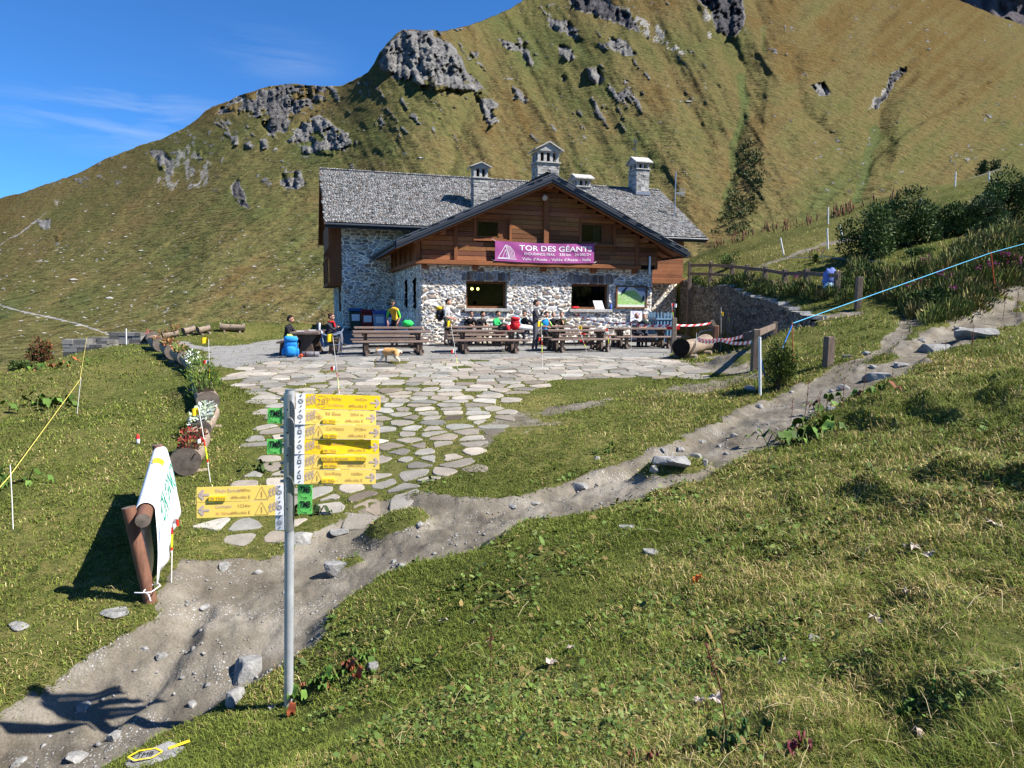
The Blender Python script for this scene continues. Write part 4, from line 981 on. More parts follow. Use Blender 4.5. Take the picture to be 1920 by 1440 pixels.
# chimneys
def chimney(u, v, w_, d, z0, z1, cap, rise=.28, along='x', vane=False):
    b = MB()
    rng = random.Random(int(u * 100)); z = z0
    while z < z1 - .03:
        h = rng.uniform(.07, .14)
        for side in range(4):
            L = w_ if side % 2 == 0 else d; x = -L / 2
            while x < L / 2 - .01:
                e = min(L / 2, x + rng.uniform(.12, .34)); p = rng.uniform(-.012, .022)
                c = tuple(np.array((.33, .32, .30)) * rng.uniform(.6, 1.35))
                q = (lambda a, n: (u + a, v - d / 2 - n) if side == 0 else ((u + w_ / 2 + n, v + a) if side == 1 else ((u - a, v + d / 2 + n) if side == 2 else (u - w_ / 2 - n, v - a))))
                a0 = q(x + .004, p); a1 = q(e - .004, -.09)
                b.box(min(a0[0], a1[0]), max(a0[0], a1[0]), min(a0[1], a1[1]), max(a0[1], a1[1]), z + .004, min(z + h, z1) - .004, M_STONE, c); x = e
        z += h
    b.box(u - w_ / 2 + .03, u + w_ / 2 - .03, v - d / 2 + .03, v + d / 2 - .03, z0, z1 - .01, M_STONE, (.2, .19, .17))
    ch = b.build('chimney', hut)
    g = MB(); o = .07
    g.box(u - w_ / 2 - o, u + w_ / 2 + o, v - d / 2 - o, v + d / 2 + o, z1, z1 + .06, M_SLAB)
    zc = cap - rise
    nx = 3 if w_ > 1 else 2
    for i in range(nx + 1):
        for j in (0, 1, 2):
            if 0 < i < nx and j == 1: continue
            x = u - w_ / 2 + .08 + (w_ - .16) * i / nx; y = v - d / 2 + .08 + (d - .16) * j / 2
            g.box(x - .07, x + .07, y - .07, y + .07, z1 + .06, zc - .02, M_SLAB)
    g.box(u - w_ / 2 + .17, u + w_ / 2 - .17, v - d / 2 + .17, v + d / 2 - .17, z1 + .06, zc - .03, M_DARK)
    g.box(u - w_ / 2 - .03, u + w_ / 2 + .03, v - d / 2 - .03, v + d / 2 + .03, zc - .02, zc + .03, M_SLAB)
    o = .17; W = (w_ if along == 'x' else d) / 2 + o; D = (d if along == 'x' else w_) / 2 + o
    for sgn in (-1, 1):
        p = [(sgn * W, zc + .03), (0, cap), (0, cap + .06), (sgn * W, zc + .09)][::sgn]
        if along == 'x': g.prism([(u + a, z_) for a, z_ in p], v - D, v + D, M_SLAB)
        else: g.prism([(v + a, z_) for a, z_ in p], u - D, u + D, M_SLAB, plane='yz')
    p = [(-W + .12, zc + .03), (W - .12, zc + .03), (0, cap)]
    if along == 'x': g.prism([(u + a, z_) for a, z_ in p], v - D + .1, v + D - .1, M_SLAB)
    else: g.prism([(v + a, z_) for a, z_ in p], u - D + .1, u + D - .1, M_SLAB, plane='yz')
    g.build('cap', ch)
    g = MB(); g.box(u - w_ / 2 - .08, u + w_ / 2 + .08, v - d / 2 - .1, v - d / 2 + .02, z0 - .02, z0 + .16, M_LEAD); g.build('flashing', ch)
    return ch
chimney(4.66, 8.9, .78, .6, 6.2, 8.25, 9.02, .26)
chimney(6.98, 5.0, 1.1, .9, 5.5, 8.42, 9.36, .42)
chimney(10.2, 8.2, .78, .8, 5.2, 7.98, 8.66, .3, 'y')
c4 = chimney(15.6, 12.0, .84, 1.1, 8.4, 9.9, 10.68, .42, 'y')
g = MB(); g.tube([(15.3, 12, 10.7), (15.3, 12, 11.6)], .025, 6, M_FASCIA); g.box(15.1, 15.28, 11.98, 12.02, 11.15, 11.25, M_FASCIA); g.prism([(15.18, 11.6), (15.36, 11.55), (15.4, 11.75), (15.3, 11.7), (15.26, 11.9)], 11.985, 12.015, M_FASCIA); g.build('weather_vane', c4)
# small fittings on the facade
M_WHITE = plain('white_enamel', (.75, .75, .73), .4, .5)
M_STEEL = plain('galvanised_steel', (.42, .44, .46), .38, .5, .75, .15)
g = MB(); g.tube([(5.0, VW - .2, 6.0), (5.0, VW - .35, 5.93)], [.07, .11], 10, M_STEEL); g.ball((5.0, VW - .26, 6.02), .09, M_STEEL); g.build('floodlight', hut)
g = MB(); g.box(9.93, 10.02, VW - .1, VW - .02, 3.0, 3.75, M_WHITE); g.box(9.9, 9.93, VW - .09, VW - .02, 2.98, 3.77, M_FASCIA); g.build('tube_light', hut, bevel=.01)
g = MB(); g.tube([(16.45, 9, 5.9), (16.45, 9, 9.4)], .03, 6, M_STEEL); g.bar((16.45, 9, 8.2), (17.05, 9, 8.25), .03, .03, M_STEEL)
for k in range(4): g.bar((16.75 + k * .1, 9, 8.0), (16.75 + k * .1, 9, 8.5), .012, .03, M_STEEL)
g.box(16.55, 17.05, 8.98, 9.02, 8.13, 8.16, M_STEEL); g.build('antenna', hut)
# ------------------------------------------------------------------ more materials
M_TABLE = wood('dark_table_wood', (0.05, 0.032, 0.024), (0.115, 0.078, 0.06), (2, 18, 18), 0.6, 0.3)
M_LOG = wood('grey_log', (0.13, 0.10, 0.075), (0.33, 0.26, 0.20), (2.5, 14, 14), 0.85, 0.15)
M_LOGEND = NT('log_end_grain', 0.9, 0.1)
_v = M_LOGEND.n('ShaderNodeTexWave', wave_type='RINGS', rings_direction='X'); _v.inputs['Scale'].default_value = 14; _v.inputs['Distortion'].default_value = 3
M_LOGEND.l(M_LOGEND.coord(), _v.inputs[0]); M_LOGEND.color(M_LOGEND.mix(0.75, M_LOGEND.ramp(_v.outputs[0], [(0, (0.10, 0.075, 0.058)), (1, (0.2, 0.155, 0.12))]), M_LOGEND.ramp(M_LOGEND.noise(9), [(.3, (.06, .05, .045)), (.7, (.2, .17, .145))])))
M_LOGEND = M_LOGEND.m
M_RAIL = wood('brown_stained_log', (0.095, 0.045, 0.028), (0.22, 0.105, 0.066), (16, 16, 1.5), 0.65, 0.25)
M_FENCE = wood('weathered_fence_wood', (0.085, 0.062, 0.048), (0.22, 0.17, 0.135), (9, 9, 2), 0.85, 0.15)
M_SOIL = plain('dark_soil', (0.05, 0.036, 0.025), 0.95, 0.1, .5, 20, .6)
M_TONE = plain('tinted_surface', (1, 1, 1), 0.75, 0.2, var=0.18, scale=20, tone=True)
M_LEAF = NT('leaf', 0.65, 0.12); M_LEAF.color(M_LEAF.attr('tone', 'Color')); M_LEAF.b.inputs['Subsurface Weight'].default_value = 0.0
M_LEAF = M_LEAF.m
M_PLASTIC = plain('moulded_plastic', (1, 1, 1), 0.42, 0.45, var=0.12, scale=5, tone=True)
M_ROCK = NT('grey_rock', 0.92, 0.15)
_n = M_ROCK.noise(6, 8, 0.7); _m = M_ROCK.noise(40, 4, 0.7)
M_ROCK.color(M_ROCK.mix(0.4, M_ROCK.ramp(_n, [(0.3, (0.13, 0.125, 0.12)), (0.55, (0.25, 0.245, 0.235)), (0.75, (0.40, 0.39, 0.365))]), M_ROCK.ramp(_m, [(.3, .25), (.7, .75)]), 'OVERLAY')); M_ROCK.bump(M_ROCK.math('ADD', _n, M_ROCK.math('MULTIPLY', _m, 0.3)), 0.8, 0.03)
M_ROCK = M_ROCK.m
M_PAVE = NT('flagstone', 0.9, 0.2)
_n = M_PAVE.noise(3, 7, 0.65); _m = M_PAVE.noise(45, 4, 0.7)
M_PAVE.color(M_PAVE.mix(0.35, M_PAVE.mix(0.5, M_PAVE.attr('tone', 'Color'), M_PAVE.ramp(_n, [(.3, .25), (.7, .75)]), 'OVERLAY'), M_PAVE.ramp(_m, [(.3, .25), (.7, .75)]), 'OVERLAY')); M_PAVE.bump(M_PAVE.math('ADD', _n, M_PAVE.math('MULTIPLY', _m, .25)), 0.5, 0.02)
M_PAVE = M_PAVE.m

def text_mesh(txt, size=1.0, align='LEFT', shear=0.0, bold=0.0):
    """letter outlines as (verts, faces) in their own plane"""
    cu = bpy.data.curves.new('lettering_curve', 'FONT'); cu.body = txt; cu.size = size; cu.align_x = align; cu.shear = shear; cu.resolution_u = 3; cu.offset = bold
    o = bpy.data.objects.new('lettering_curve', cu); COL.objects.link(o)
    dg = bpy.context.evaluated_depsgraph_get(); me = bpy.data.meshes.new_from_object(o.evaluated_get(dg))
    V = [(v.co.x, v.co.y) for v in me.vertices]; F = [tuple(p.vertices) for p in me.polygons]
    bpy.data.objects.remove(o); bpy.data.curves.remove(cu); bpy.data.meshes.remove(me)
    return V, F
class Sheet:
    """a flat face with corners bl, br, tr, tl; puts 2-D shapes (x to the right, y up, 0..1) a little in front of it"""
    def __init__(s, bl, br, tr, tl, n):
        s.c = [Vector(p) for p in (bl, br, tr, tl)]; s.n = Vector(n).normalized()
    def p(s, x, y, d=0.0):
        a = s.c[0].lerp(s.c[1], x); b = s.c[3].lerp(s.c[2], x); return a.lerp(b, y) + s.n * d
    def text(s, mb, txt, x, y, h, w=None, m=None, col=None, align='LEFT', d=.002, asp=None, shear=0.0, bold=0.0):
        V, F = text_mesh(txt, 1.0, 'LEFT', shear, bold)
        if not V: return
        x0 = min(v[0] for v in V); x1 = max(v[0] for v in V)
        W = (s.c[1] - s.c[0]).length; H = (s.c[3] - s.c[0]).length
        k = h / 0.72
        sx = k * H / W if w is None else w / (x1 - x0)
        off = {'LEFT': -x0 * sx, 'CENTER': -(x0 + x1) / 2 * sx, 'RIGHT': -x1 * sx}[align]
        mb.add([s.p(x + off + v[0] * sx, y + v[1] * k, d) for v in V], F, m, col, False)
    def rect(s, mb, x0, x1, y0, y1, m, col=None, d=.002, th=0.0):
        if th == 0: mb.quad(s.p(x0, y0, d), s.p(x1, y0, d), s.p(x1, y1, d), s.p(x0, y1, d), m, col)
        else: mb.add([s.p(x, y, q) for q in (d, d + th) for (x, y) in ((x0, y0), (x1, y0), (x1, y1), (x0, y1))], [(4, 5, 6, 7), (0, 1, 5, 4), (1, 2, 6, 5), (2, 3, 7, 6), (3, 0, 4, 7)], m, col, False)
    def line(s, mb, pts, w, m, col=None, d=.002):
        W = (s.c[1] - s.c[0]).length; H = (s.c[3] - s.c[0]).length
        for (a, b) in zip(pts[:-1], pts[1:]):
            dx, dy = (b[0] - a[0]) * W, (b[1] - a[1]) * H; L = math.hypot(dx, dy) or 1
            nx, ny = -dy / L * w / 2 / W, dx / L * w / 2 / H
            mb.quad(s.p(a[0] - nx, a[1] - ny, d), s.p(b[0] - nx, b[1] - ny, d), s.p(b[0] + nx, b[1] + ny, d), s.p(a[0] + nx, a[1] + ny, d), m, col)
    def ring(s, mb, cx, cy, r, w, m, col=None, d=.002, a0=0, a1=360, n=18):
        W = (s.c[1] - s.c[0]).length; H = (s.c[3] - s.c[0]).length
        pts = [(cx + r * math.cos(R_(a0 + (a1 - a0) * i / n)) / W, cy + r * math.sin(R_(a0 + (a1 - a0) * i / n)) / H) for i in range(n + 1)]
        s.line(mb, pts, w, m, col, d)

# ------------------------------------------------------------------ trail signpost
SP = gy(541, 1322); SY = SP[1]
stop = at(543.5, 731, SY); slen = math.dist(stop, SP)
sax = Vector(stop - SP).normalized(); srt = Vector((sax.z, 0, -sax.x))
sgn_post = empty('trail_signpost', SP, 0, 'galvanised steel signpost with yellow trail direction boards in the foreground', 'signpost')
def SL_(px, py, dy=0.0):
    p = at(px, py, SY + dy); return Vector(p - SP)
PR = slen * 8.4 / 590
M_ZINC = plain('zinc_coated_pole', (.44, .46, .48), .42, .5, .35, .25, 10)
M_YEL = plain('yellow_sign_paint', (0.95, 0.63, 0.02), 0.45, 0.4, var=.06, scale=3)
M_YELP = plain('sunlit_yellow_sign_paint', (0.95, 0.68, 0.15), 0.5, 0.4, var=.06, scale=3)  # paler copy for boards turned to the sun; the light is in the colour
M_FADED = plain('faded_brown_print', (0.50, 0.31, 0.12), 0.6, 0.3)
M_FADEL = plain('faded_pale_print', (0.80, 0.46, 0.17), 0.6, 0.3)
M_GREYP = plain('grey_print', (0.55, 0.44, 0.38), 0.6, 0.3)
M_BLK = plain('black_print', (0.02, 0.02, 0.022), 0.6, 0.3)
M_SGREEN = plain('bright_green_panel', (0.22, 0.86, 0.16), 0.5, 0.4, var=.05)
M_SIGNW = plain('white_panel', (0.78, 0.79, 0.82), 0.5, 0.4, var=.06)
g = MB(); g.tube([sax * -.25, sax * slen], PR, 20, M_ZINC); g.build('pole', sgn_post)
g = MB(); g.tube([sax * (slen - .002), sax * (slen + .004)], PR * 1.02, 20, M_STEEL); g.build('end_cap', sgn_post)
FY = -PR - 0.012
def hikers(sh, mb, x, y, h, m):
    W = (sh.c[1] - sh.c[0]).length; H = (sh.c[3] - sh.c[0]).length; k = H / W
    for i, q in enumerate((0, .34, .66)):
        xx = x + q * h * k; yy = y + (.0 if i == 0 else .08 * i)
        sh.ring(mb, xx + .1 * h * k, yy + .92 * h, .07 * h * H, .07 * h * H, m, n=8)
        for (a, b) in (((.05, .82), (0, .42)), ((.0, .42), (-.1, 0)), ((.0, .42), (.16, .05)), ((.04, .74), (.2, .5)), ((-.06, .8), (-.08, .5))):
            sh.line(mb, [(xx + a[0] * h * k, yy + a[1] * h), (xx + b[0] * h * k, yy + b[1] * h)], .07 * h * H, m)
def arrow(sh, mb, tip, tail, y, hh, w, m):
    W = (sh.c[1] - sh.c[0]).length; H = (sh.c[3] - sh.c[0]).length
    sh.line(mb, [(tail, y), (tip - .2 * w / W * (1 if tip > tail else -1), y)], w * .55, m)
    s_ = -1 if tip > tail else 1
    sh.line(mb, [(tip + s_ * hh * H / W * .9, y + hh), (tip, y), (tip + s_ * hh * H / W * .9, y - hh)], w * .7, m)
M_EMB = plain('dark_grey_print', (.10, .11, .12), .6, .3)
def emblem(sh, mb, kind):
    W = (sh.c[1] - sh.c[0]).length; H = (sh.c[3] - sh.c[0]).length
    sh.line(mb, [(.42, .80), (.62, .95)], .09 * H, M_EMB)
    if kind: sh.ring(mb, .5, .5, .15 * H, .035 * H, M_EMB); sh.ring(mb, .5, .5, .08 * H, .03 * H, M_EMB)
    else:
        sh.rect(mb, .32, .7, .36, .62, M_EMB); sh.rect(mb, .4, .6, .44, .54, M_SIGNW, None, .003); sh.ring(mb, .5, .66, .09 * H, .03 * H, M_EMB, a0=0, a1=180)
    sh.line(mb, [(.42, .1), (.62, .22)], .07 * H, M_EMB)
BOARDS = [  # white from, yellow from, to, y top/bottom at the inner edge, y top/bottom at the outer edge, paint, texts
 (555.4, 572.5, 713, 737.8, 766.3, 742.2, 769.6, M_YEL, dict(num='28', t1='La Vachey', t2='1h 00min', alt='1642m', diff='difficoltà E'), 0.0, 1),
 (553.5, 572.2, 704.7, 767.2, 795.4, 770.7, 797.2, M_YELP, dict(dia='TMB', t1='Rif. Elena', alt='2054 m', diff='difficoltà E', plate='1h 30min'), .010, 1),
 (552.6, 571.4, 711.4, 796.1, 823.5, 797.8, 824.2, M_YELP, dict(tri=1, t1='Col Malatrà', alt='2928m', diff='difficoltà E', plate='2h 40min'), 0.0, 0),
 (552.6, 570.7, 710.3, 823.9, 851.3, 824.6, 851.7, M_YEL, dict(dia='TMB', t1='Rif. Bonatti', alt='2025m', diff='difficoltà E', plate='0h 15min'), .006, 1),
 (552, 570.7, 711, 851.9, 879.7, 852.2, 880.2, M_YELP, dict(tri=1, long='Rifugio Frassati      2537m', diff='difficoltà E', plate='4h 00min'), 0.0, 0),
 (552, 569.8, 704, 880.5, 907.5, 881, 907.8, M_YELP, dict(tri=1, t1='Saint-Rhémy', alt='1600m', diff='difficoltà E', plate='6h 20min'), .008, 0)]
def board(xw, xy, xe, t0, b0, t1, b1, paint, tx, dy, kind, left=False):
    yy = FY - dy
    def ln(x, a, b): return a + (b - a) * (x - xw) / (xe - xw)
    rot_ = (.16 if kind else .12) if not left else -.12
    P = lambda x, y: SL_(x, y, yy + rot_ * (x - xw) / (xe - xw))
    o_bl, o_br, o_tr, o_tl = P(xy, ln(xy, b0, b1)), P(xe, b1), P(xe, t1), P(xy, ln(xy, t0, t1))
    if left: o_bl, o_br, o_tr, o_tl = o_br, o_bl, o_tl, o_tr
    sh = Sheet(o_bl, o_br, o_tr, o_tl, (0, -1, 0))
    g = MB(); sh.rect(g, 0, 1, 0.01, .99, paint, None, -.004, .004); bd = g.build('direction_board', sgn_post)
    w = [P(xw, b0), P(xy, ln(xy, b0, b1)), P(xy, ln(xy, t0, t1)), P(xw, t0)]
    if left: w = [w[1], w[0], w[3], w[2]]
    wsh = Sheet(*w, (0, -1, 0)); g = MB(); wsh.rect(g, 0, 1, 0.0, 1, M_SIGNW, None, -.004, .004); wp = g.build('white_panel', bd)
    g = MB(); emblem(wsh, g, kind); g.build('emblem', bd)
    g = MB(); H = (sh.c[3] - sh.c[0]).length; W = (sh.c[1] - sh.c[0]).length
    fx = (lambda x: x) if not left else (lambda x: 1 - x)
    hikers(sh, g, .03 if not left else .93, .2, .62, M_GREYP)
    if 'num' in tx: sh.text(g, '28', .21, .3, .42, None, M_FADED, align='CENTER'); sh.ring(g, .212, .5, .40 * H, .03 * H, M_FADED); sh.text(g, tx['t2'], .31, .2, .2, None, M_FADEL)
    if 'dia' in tx: sh.text(g, 'TMB', .145, .38, .26, None, M_FADED, align='CENTER'); sh.line(g, [(.04, .5), (.145, .88), (.25, .5), (.145, .12), (.04, .5)], .02 * H, M_FADED)
    if 'tri' in tx:
        a = .1 if not left else .74
        sh.line(g, [(a, .1), (a + .085, .93), (a + .17, .1), (a, .1)], .03 * H, M_FADED); sh.text(g, '1', a + .085, .22, .42, None, M_FADED, align='CENTER')
    tx0 = .29 if not left else .24
    if 't1' in tx: sh.text(g, tx['t1'], tx0, .63, .25, .0 + .021 * len(tx['t1']), M_FADED if not left else M_GREYP)
    if left and 't2' in tx: sh.text(g, tx['t2'], tx0, .18, .2, None, M_FADEL)
    if 'alt' in tx: sh.text(g, tx['alt'], .82 if not left else .68, .63, .21, None, M_FADED, align='RIGHT')
    sh.text(g, tx['diff'], .82 if not left else .68, .18, .21, None, M_FADED, align='RIGHT')
    if not left: arrow(sh, g, .985, .865, .5, .27, .024, M_GREYP)
    else: arrow(sh, g, .03, .16, .5, .3, .03, M_GREYP)
    g.build('lettering', bd)
    for key, (x0, x1, y0, y1) in (('plate', (.25 if not left else .16, .43 if not left else .37, .1, .40)), ('long', (.23, .83, .60, .90))):
        if key in tx:
            g = MB(); sh.rect(g, x0, x1, y0, y1, M_YEL, None, .004, .008); pl = g.build('time_plate' if key == 'plate' else 'place_plate', bd)
            g = MB(); sh.text(g, tx[key], x0 + .015, y0 + .06, .2, None, M_FADED, d=.0135); g.build('lettering', pl)
    return bd
for b in BOARDS: board(*b)
board(531, 516.3, 368.8, 908.9, 937.0, 913.8, 942.3, M_YELP, dict(tri=1, t1='Rifugio Bertone', alt='1989m', diff='difficoltà E', plate='2h 15min'), 0.0, 1, True)
board(531.5, 516.3, 368.8, 937.4, 965.6, 943.1, 971.9, M_YELP, dict(tri=1, t1='Courmayeur', t2='3h 30min', alt='1224m', diff='difficoltà E'), 0.0, 1, True)
w = [SL_(516.3, 993.8, FY), SL_(532, 993.8, FY), SL_(532, 966.2, FY), SL_(516.3, 966.2, FY)]
wsh = Sheet(*w, (0, -1, 0)); g = MB(); wsh.rect(g, 0, 1, 0, 1, M_SIGNW, None, -.004, .004); wp = g.build('white_panel', sgn_post); g = MB(); emblem(wsh, g, 1); g.build('emblem', wp)
for (x0, x1, y0, y1, f) in ((501.6, 529.6, 765.6, 793.8, 0), (500.4, 528.9, 823.6, 851.6, 0), (558, 585.6, 908.6, 935.6, 1), (558, 585, 936, 963.8, 1)):
    c = [SL_(x0, y1, FY + .02), SL_(x1, y1, FY + .02), SL_(x1, y0, FY + .02), SL_(x0, y0, FY + .02)]
    sh = Sheet(*c, (0, -1, 0)); g = MB(); sh.rect(g, 0, 1, 0, 1, M_SGREEN, None, -.003, .003); gp = g.build('green_plate', sgn_post)
    H = (sh.c[3] - sh.c[0]).length; g = MB(); sh.text(g, 'TMB', .52, .46, .42, .74, M_BLK, align='CENTER', shear=.12, bold=.035); sh.ring(g, .5, .5, .42 * H, .035 * H, M_BLK, a0=150, a1=285); sh.ring(g, .5, .5, .44 * H, .025 * H, M_BLK, a0=-40, a1=50); sh.line(g, [(.15, .45), (.85, .5)], .015 * H, M_BLK)
    sh.line(g, [(.5, .1), (.64, .07)], .07 * H, M_BLK); g.build('lettering', gp)
for (y0, y1) in ((738, 795), (796, 823), (823.5, 879.5), (880, 908), (909, 994)):     # clamps that hold the boards
    a = SL_(541.5, y1, 0); b = SL_(542, y0, 0)
    g = MB(); g.tube([a, b], PR * 1.12, 20, M_STEEL)
    for t in (.2, .8):
        for sx in (-1,):
            p = a.lerp(b, t) + srt * sx * PR * 1.35; g.obox(p, srt * PR * .4, Vector((0, PR * .35, 0)), sax * .008, M_STEEL); g.tube([p + Vector((0, -PR * .6, 0)), p + Vector((0, -PR * .2, 0))], .005, 6, M_STEEL)
    g.tube([a.lerp(b, .5) + Vector((0, -PR * 1.14, 0)), a.lerp(b, .5) + Vector((0, -PR * 1.0, 0))], .006, 8, M_BLK)
    g.build('clamp', sgn_post)

# ------------------------------------------------------------------ purple race banner on the hut
M_PURPLE = plain('purple_banner_cloth', (0.33, 0.075, 0.25), 0.7, 0.2, var=.1, scale=2)
M_BANW = plain('white_print', (0.80, 0.76, 0.80), 0.7, 0.2)
bn = empty('race_banner', hw(2.95, VW - .20, 3.37), HR, 'purple race banner with white lettering hung across the hut gable', 'banner')
BW, BH = 4.33, 0.80
def cloth(x, y): return 0.03 * math.sin(x * 9 + y * 3) * (1 - abs(2 * y - 1)) + .012 * math.sin(x * 23 + y * 7)
def drop(x): return -.05 * math.sin(math.pi * x) + .02 * x
class ClothSheet(Sheet):
    def __init__(s): s.c = [Vector((0, 0, 0)), Vector((BW, 0, 0)), Vector((BW, 0, BH)), Vector((0, 0, BH))]; s.n = Vector((0, -1, 0))
    def p(s, x, y, d=0.0): return Vector((x * BW, cloth(x, y) * .6 - d, y * BH + drop(x)))
cs = ClothSheet()
n1, n2 = 70, 14
V = [cs.p(i / n1, j / n2) for j in range(n2 + 1) for i in range(n1 + 1)]
F = [(j * (n1 + 1) + i, j * (n1 + 1) + i + 1, (j + 1) * (n1 + 1) + i + 1, (j + 1) * (n1 + 1) + i) for j in range(n2) for i in range(n1)]
g = MB(); g.add(V, F, M_PURPLE, None, True); V2 = [v + Vector((0, .012, 0)) for v in V]; g.add(V2, [f[::-1] for f in F], M_PURPLE, None, True); g.build('cloth', bn)
g = MB()
cs.text(g, 'TOR DES GÉANTS', .235, .60, .27, .74, M_BANW, d=.012, bold=.012); cs.text(g, 'ENDURANCE-TRAIL', .285, .375, .14, .31, M_BANW, d=.012); cs.text(g, '330 km', .64, .375, .14, .12, M_BANW, d=.012); cs.text(g, '24 000 D+', .80, .375, .14, .17, M_BANW, d=.012)
cs.text(g, "Valle d'Aosta - Vallée d'Aoste - Italia", .265, .11, .15, .70, M_BANW, d=.012)
g.build('lettering', bn)
g = MB()
cs.line(g, [(.03, .17), (.10, .80), (.14, .17), (.03, .17)], .022, M_BANW, d=.012)
for k in range(6): cs.line(g, [(.105 + k * .008, .86 - k * .02), (.115 + k * .014, .5), (.135 + k * .012, .17)], .014, M_BANW, d=.012)
cs.line(g, [(.02, .13), (.21, .13)], .02, M_BANW, d=.012); cs.line(g, [(.07, .13), (.10, .6), (.12, .13)], .014, M_BANW, d=.012)
g.build('emblem', bn)
g = MB()
for (x, z) in ((0, .8), (BW, .82), (0, 0), (BW, .02)): g.tube([(x, 0, z), (x + (.15 if x else -.12), .1, z + .06)], .008, 5, M_BANW)
g.build('cord', bn)
# ------------------------------------------------------------------ map board, notices and things on the sills
mbd = empty('map_board', hw(8.5, -.10, 1.5), HR, 'framed panorama map board on the stone wall right of the windows', 'map board')
MW, MH = 1.5, .98
g = MB()
for (a, b, c, d) in ((0, MW, 0, .06), (0, MW, MH - .06, MH), (0, .07, .06, MH - .06), (MW - .07, MW, .06, MH - .06)): g.box(a, b, -.05, .02, c, d, M_FRAME)
g.build('frame', mbd)
sh = Sheet((.07, -.02, .06), (MW - .07, -.02, .06), (MW - .07, -.02, MH - .06), (.07, -.02, MH - .06), (0, -1, 0))
T = M_TONE
g = MB(); sh.rect(g, 0, 1, 0, 1, T, (.62, .64, .58), 0)
def poly(pts, c, d): g.add([sh.p(x, y, d) for x, y in pts], [tuple(range(len(pts)))], T, c, False)
poly([(0, .12), (1, .12), (1, .25), (.85, .5), (.6, .85), (.3, .8), (0, .6)], (.30, .50, .16), .001)
poly([(0, .75), (.1, 1), (.42, 1), (.38, .9), (.2, .82)], (.45, .55, .72), .0015); poly([(.1, .55), (.16, .8), (.3, 1), (.36, 1), (.24, .7)], (.05, .07, .10), .002)
poly([(.55, 1), (1, 1), (1, .6), (.8, .72)], (.16, .19, .25), .0015); poly([(.7, .8), (.95, .55), (1, .7), (.9, .8)], (.55, .58, .62), .002)
rg = random.Random(4)
for k in range(60):
    x, y = rg.uniform(.05, .92), rg.uniform(.15, .55); c = rg.choice([(.7, .7, .66), (.6, .1, .08), (.12, .3, .08), (.8, .8, .7), (.2, .2, .2)]); w_, h_ = rg.uniform(.01, .05), rg.uniform(.008, .02); sh.rect(g, x, x + w_, y, y + h_, T, c, .003)
sh.line(g, [(.05, .5), (.25, .42), (.5, .5), (.75, .46), (.95, .3)], .01, T, (.75, .74, .66), .0035); sh.line(g, [(.2, .3), (.45, .34), (.7, .3)], .01, T, (.75, .74, .66), .0035)
poly([(.86, .3), (.95, .32), (.97, .55), (.9, .6)], (.06, .06, .06), .004)
g.build('map_panel', mbd)
g = MB(); g.box(0, .56, -.03, 0, 0, .46, M_SIGNW); pz = g.build('poster', None, loc=hw(9.22, -.10, .92), rz=HR); tag(pz, 'pale purple printed poster on the wall under the map board', 'poster')
sh = Sheet((0, -.03, 0), (.56, -.03, 0), (.56, -.03, .46), (0, -.03, .46), (0, -1, 0)); g = MB()
for k in range(26): x, y = rg.uniform(.02, .8), rg.uniform(.05, .9); sh.rect(g, x, x + rg.uniform(.05, .18), y, y + rg.uniform(.02, .07), T, rg.choice([(.35, .25, .6), (.3, .35, .65), (.5, .4, .7), (.15, .15, .3)]), .002 + k * .0001)
g.build('print', pz)
def thing(mbx, name, loc, label, cat, rz=0.0, group=None, bevel=0.0):
    o = mbx.build(name, None, loc=loc, rz=rz, bevel=bevel); return tag(o, label, cat, group)
g = MB(); g.obox((0, 0, .18), (.21, 0, 0), (0, .01, -.0), (-.045, .05, .18), M_SIGNW); thing(g, 'white_board', hw(7.72, -.06, 1.455), 'blank white board leaning on the right window sill', 'board', HR)
g = MB(); g.ball((0, 0, .055), (.17, .07, .055), T, (.55, .02, .03), 10, 6); g.ball((.12, 0, .07), (.07, .06, .05), T, (.6, .03, .04), 8, 5); thing(g, 'stuff_bag', hw(6.62, -.06, 1.45), 'red stuff bag lying on the right window sill', 'bag', HR)
g = MB(); g.tube([(0, 0, 0), (0, 0, .16), (0, 0, .2), (0, 0, .27)], [.05, .05, .022, .02], 10, M_PLASTIC, (.06, .12, .45)); g.tube([(0, 0, .27), (0, 0, .3)], .024, 8, M_PLASTIC, (.75, .75, .75)); thing(g, 'bottle', hw(8.3, -.06, 1.455), 'blue bottle with white cap beside the map board on the sill', 'bottle', HR)

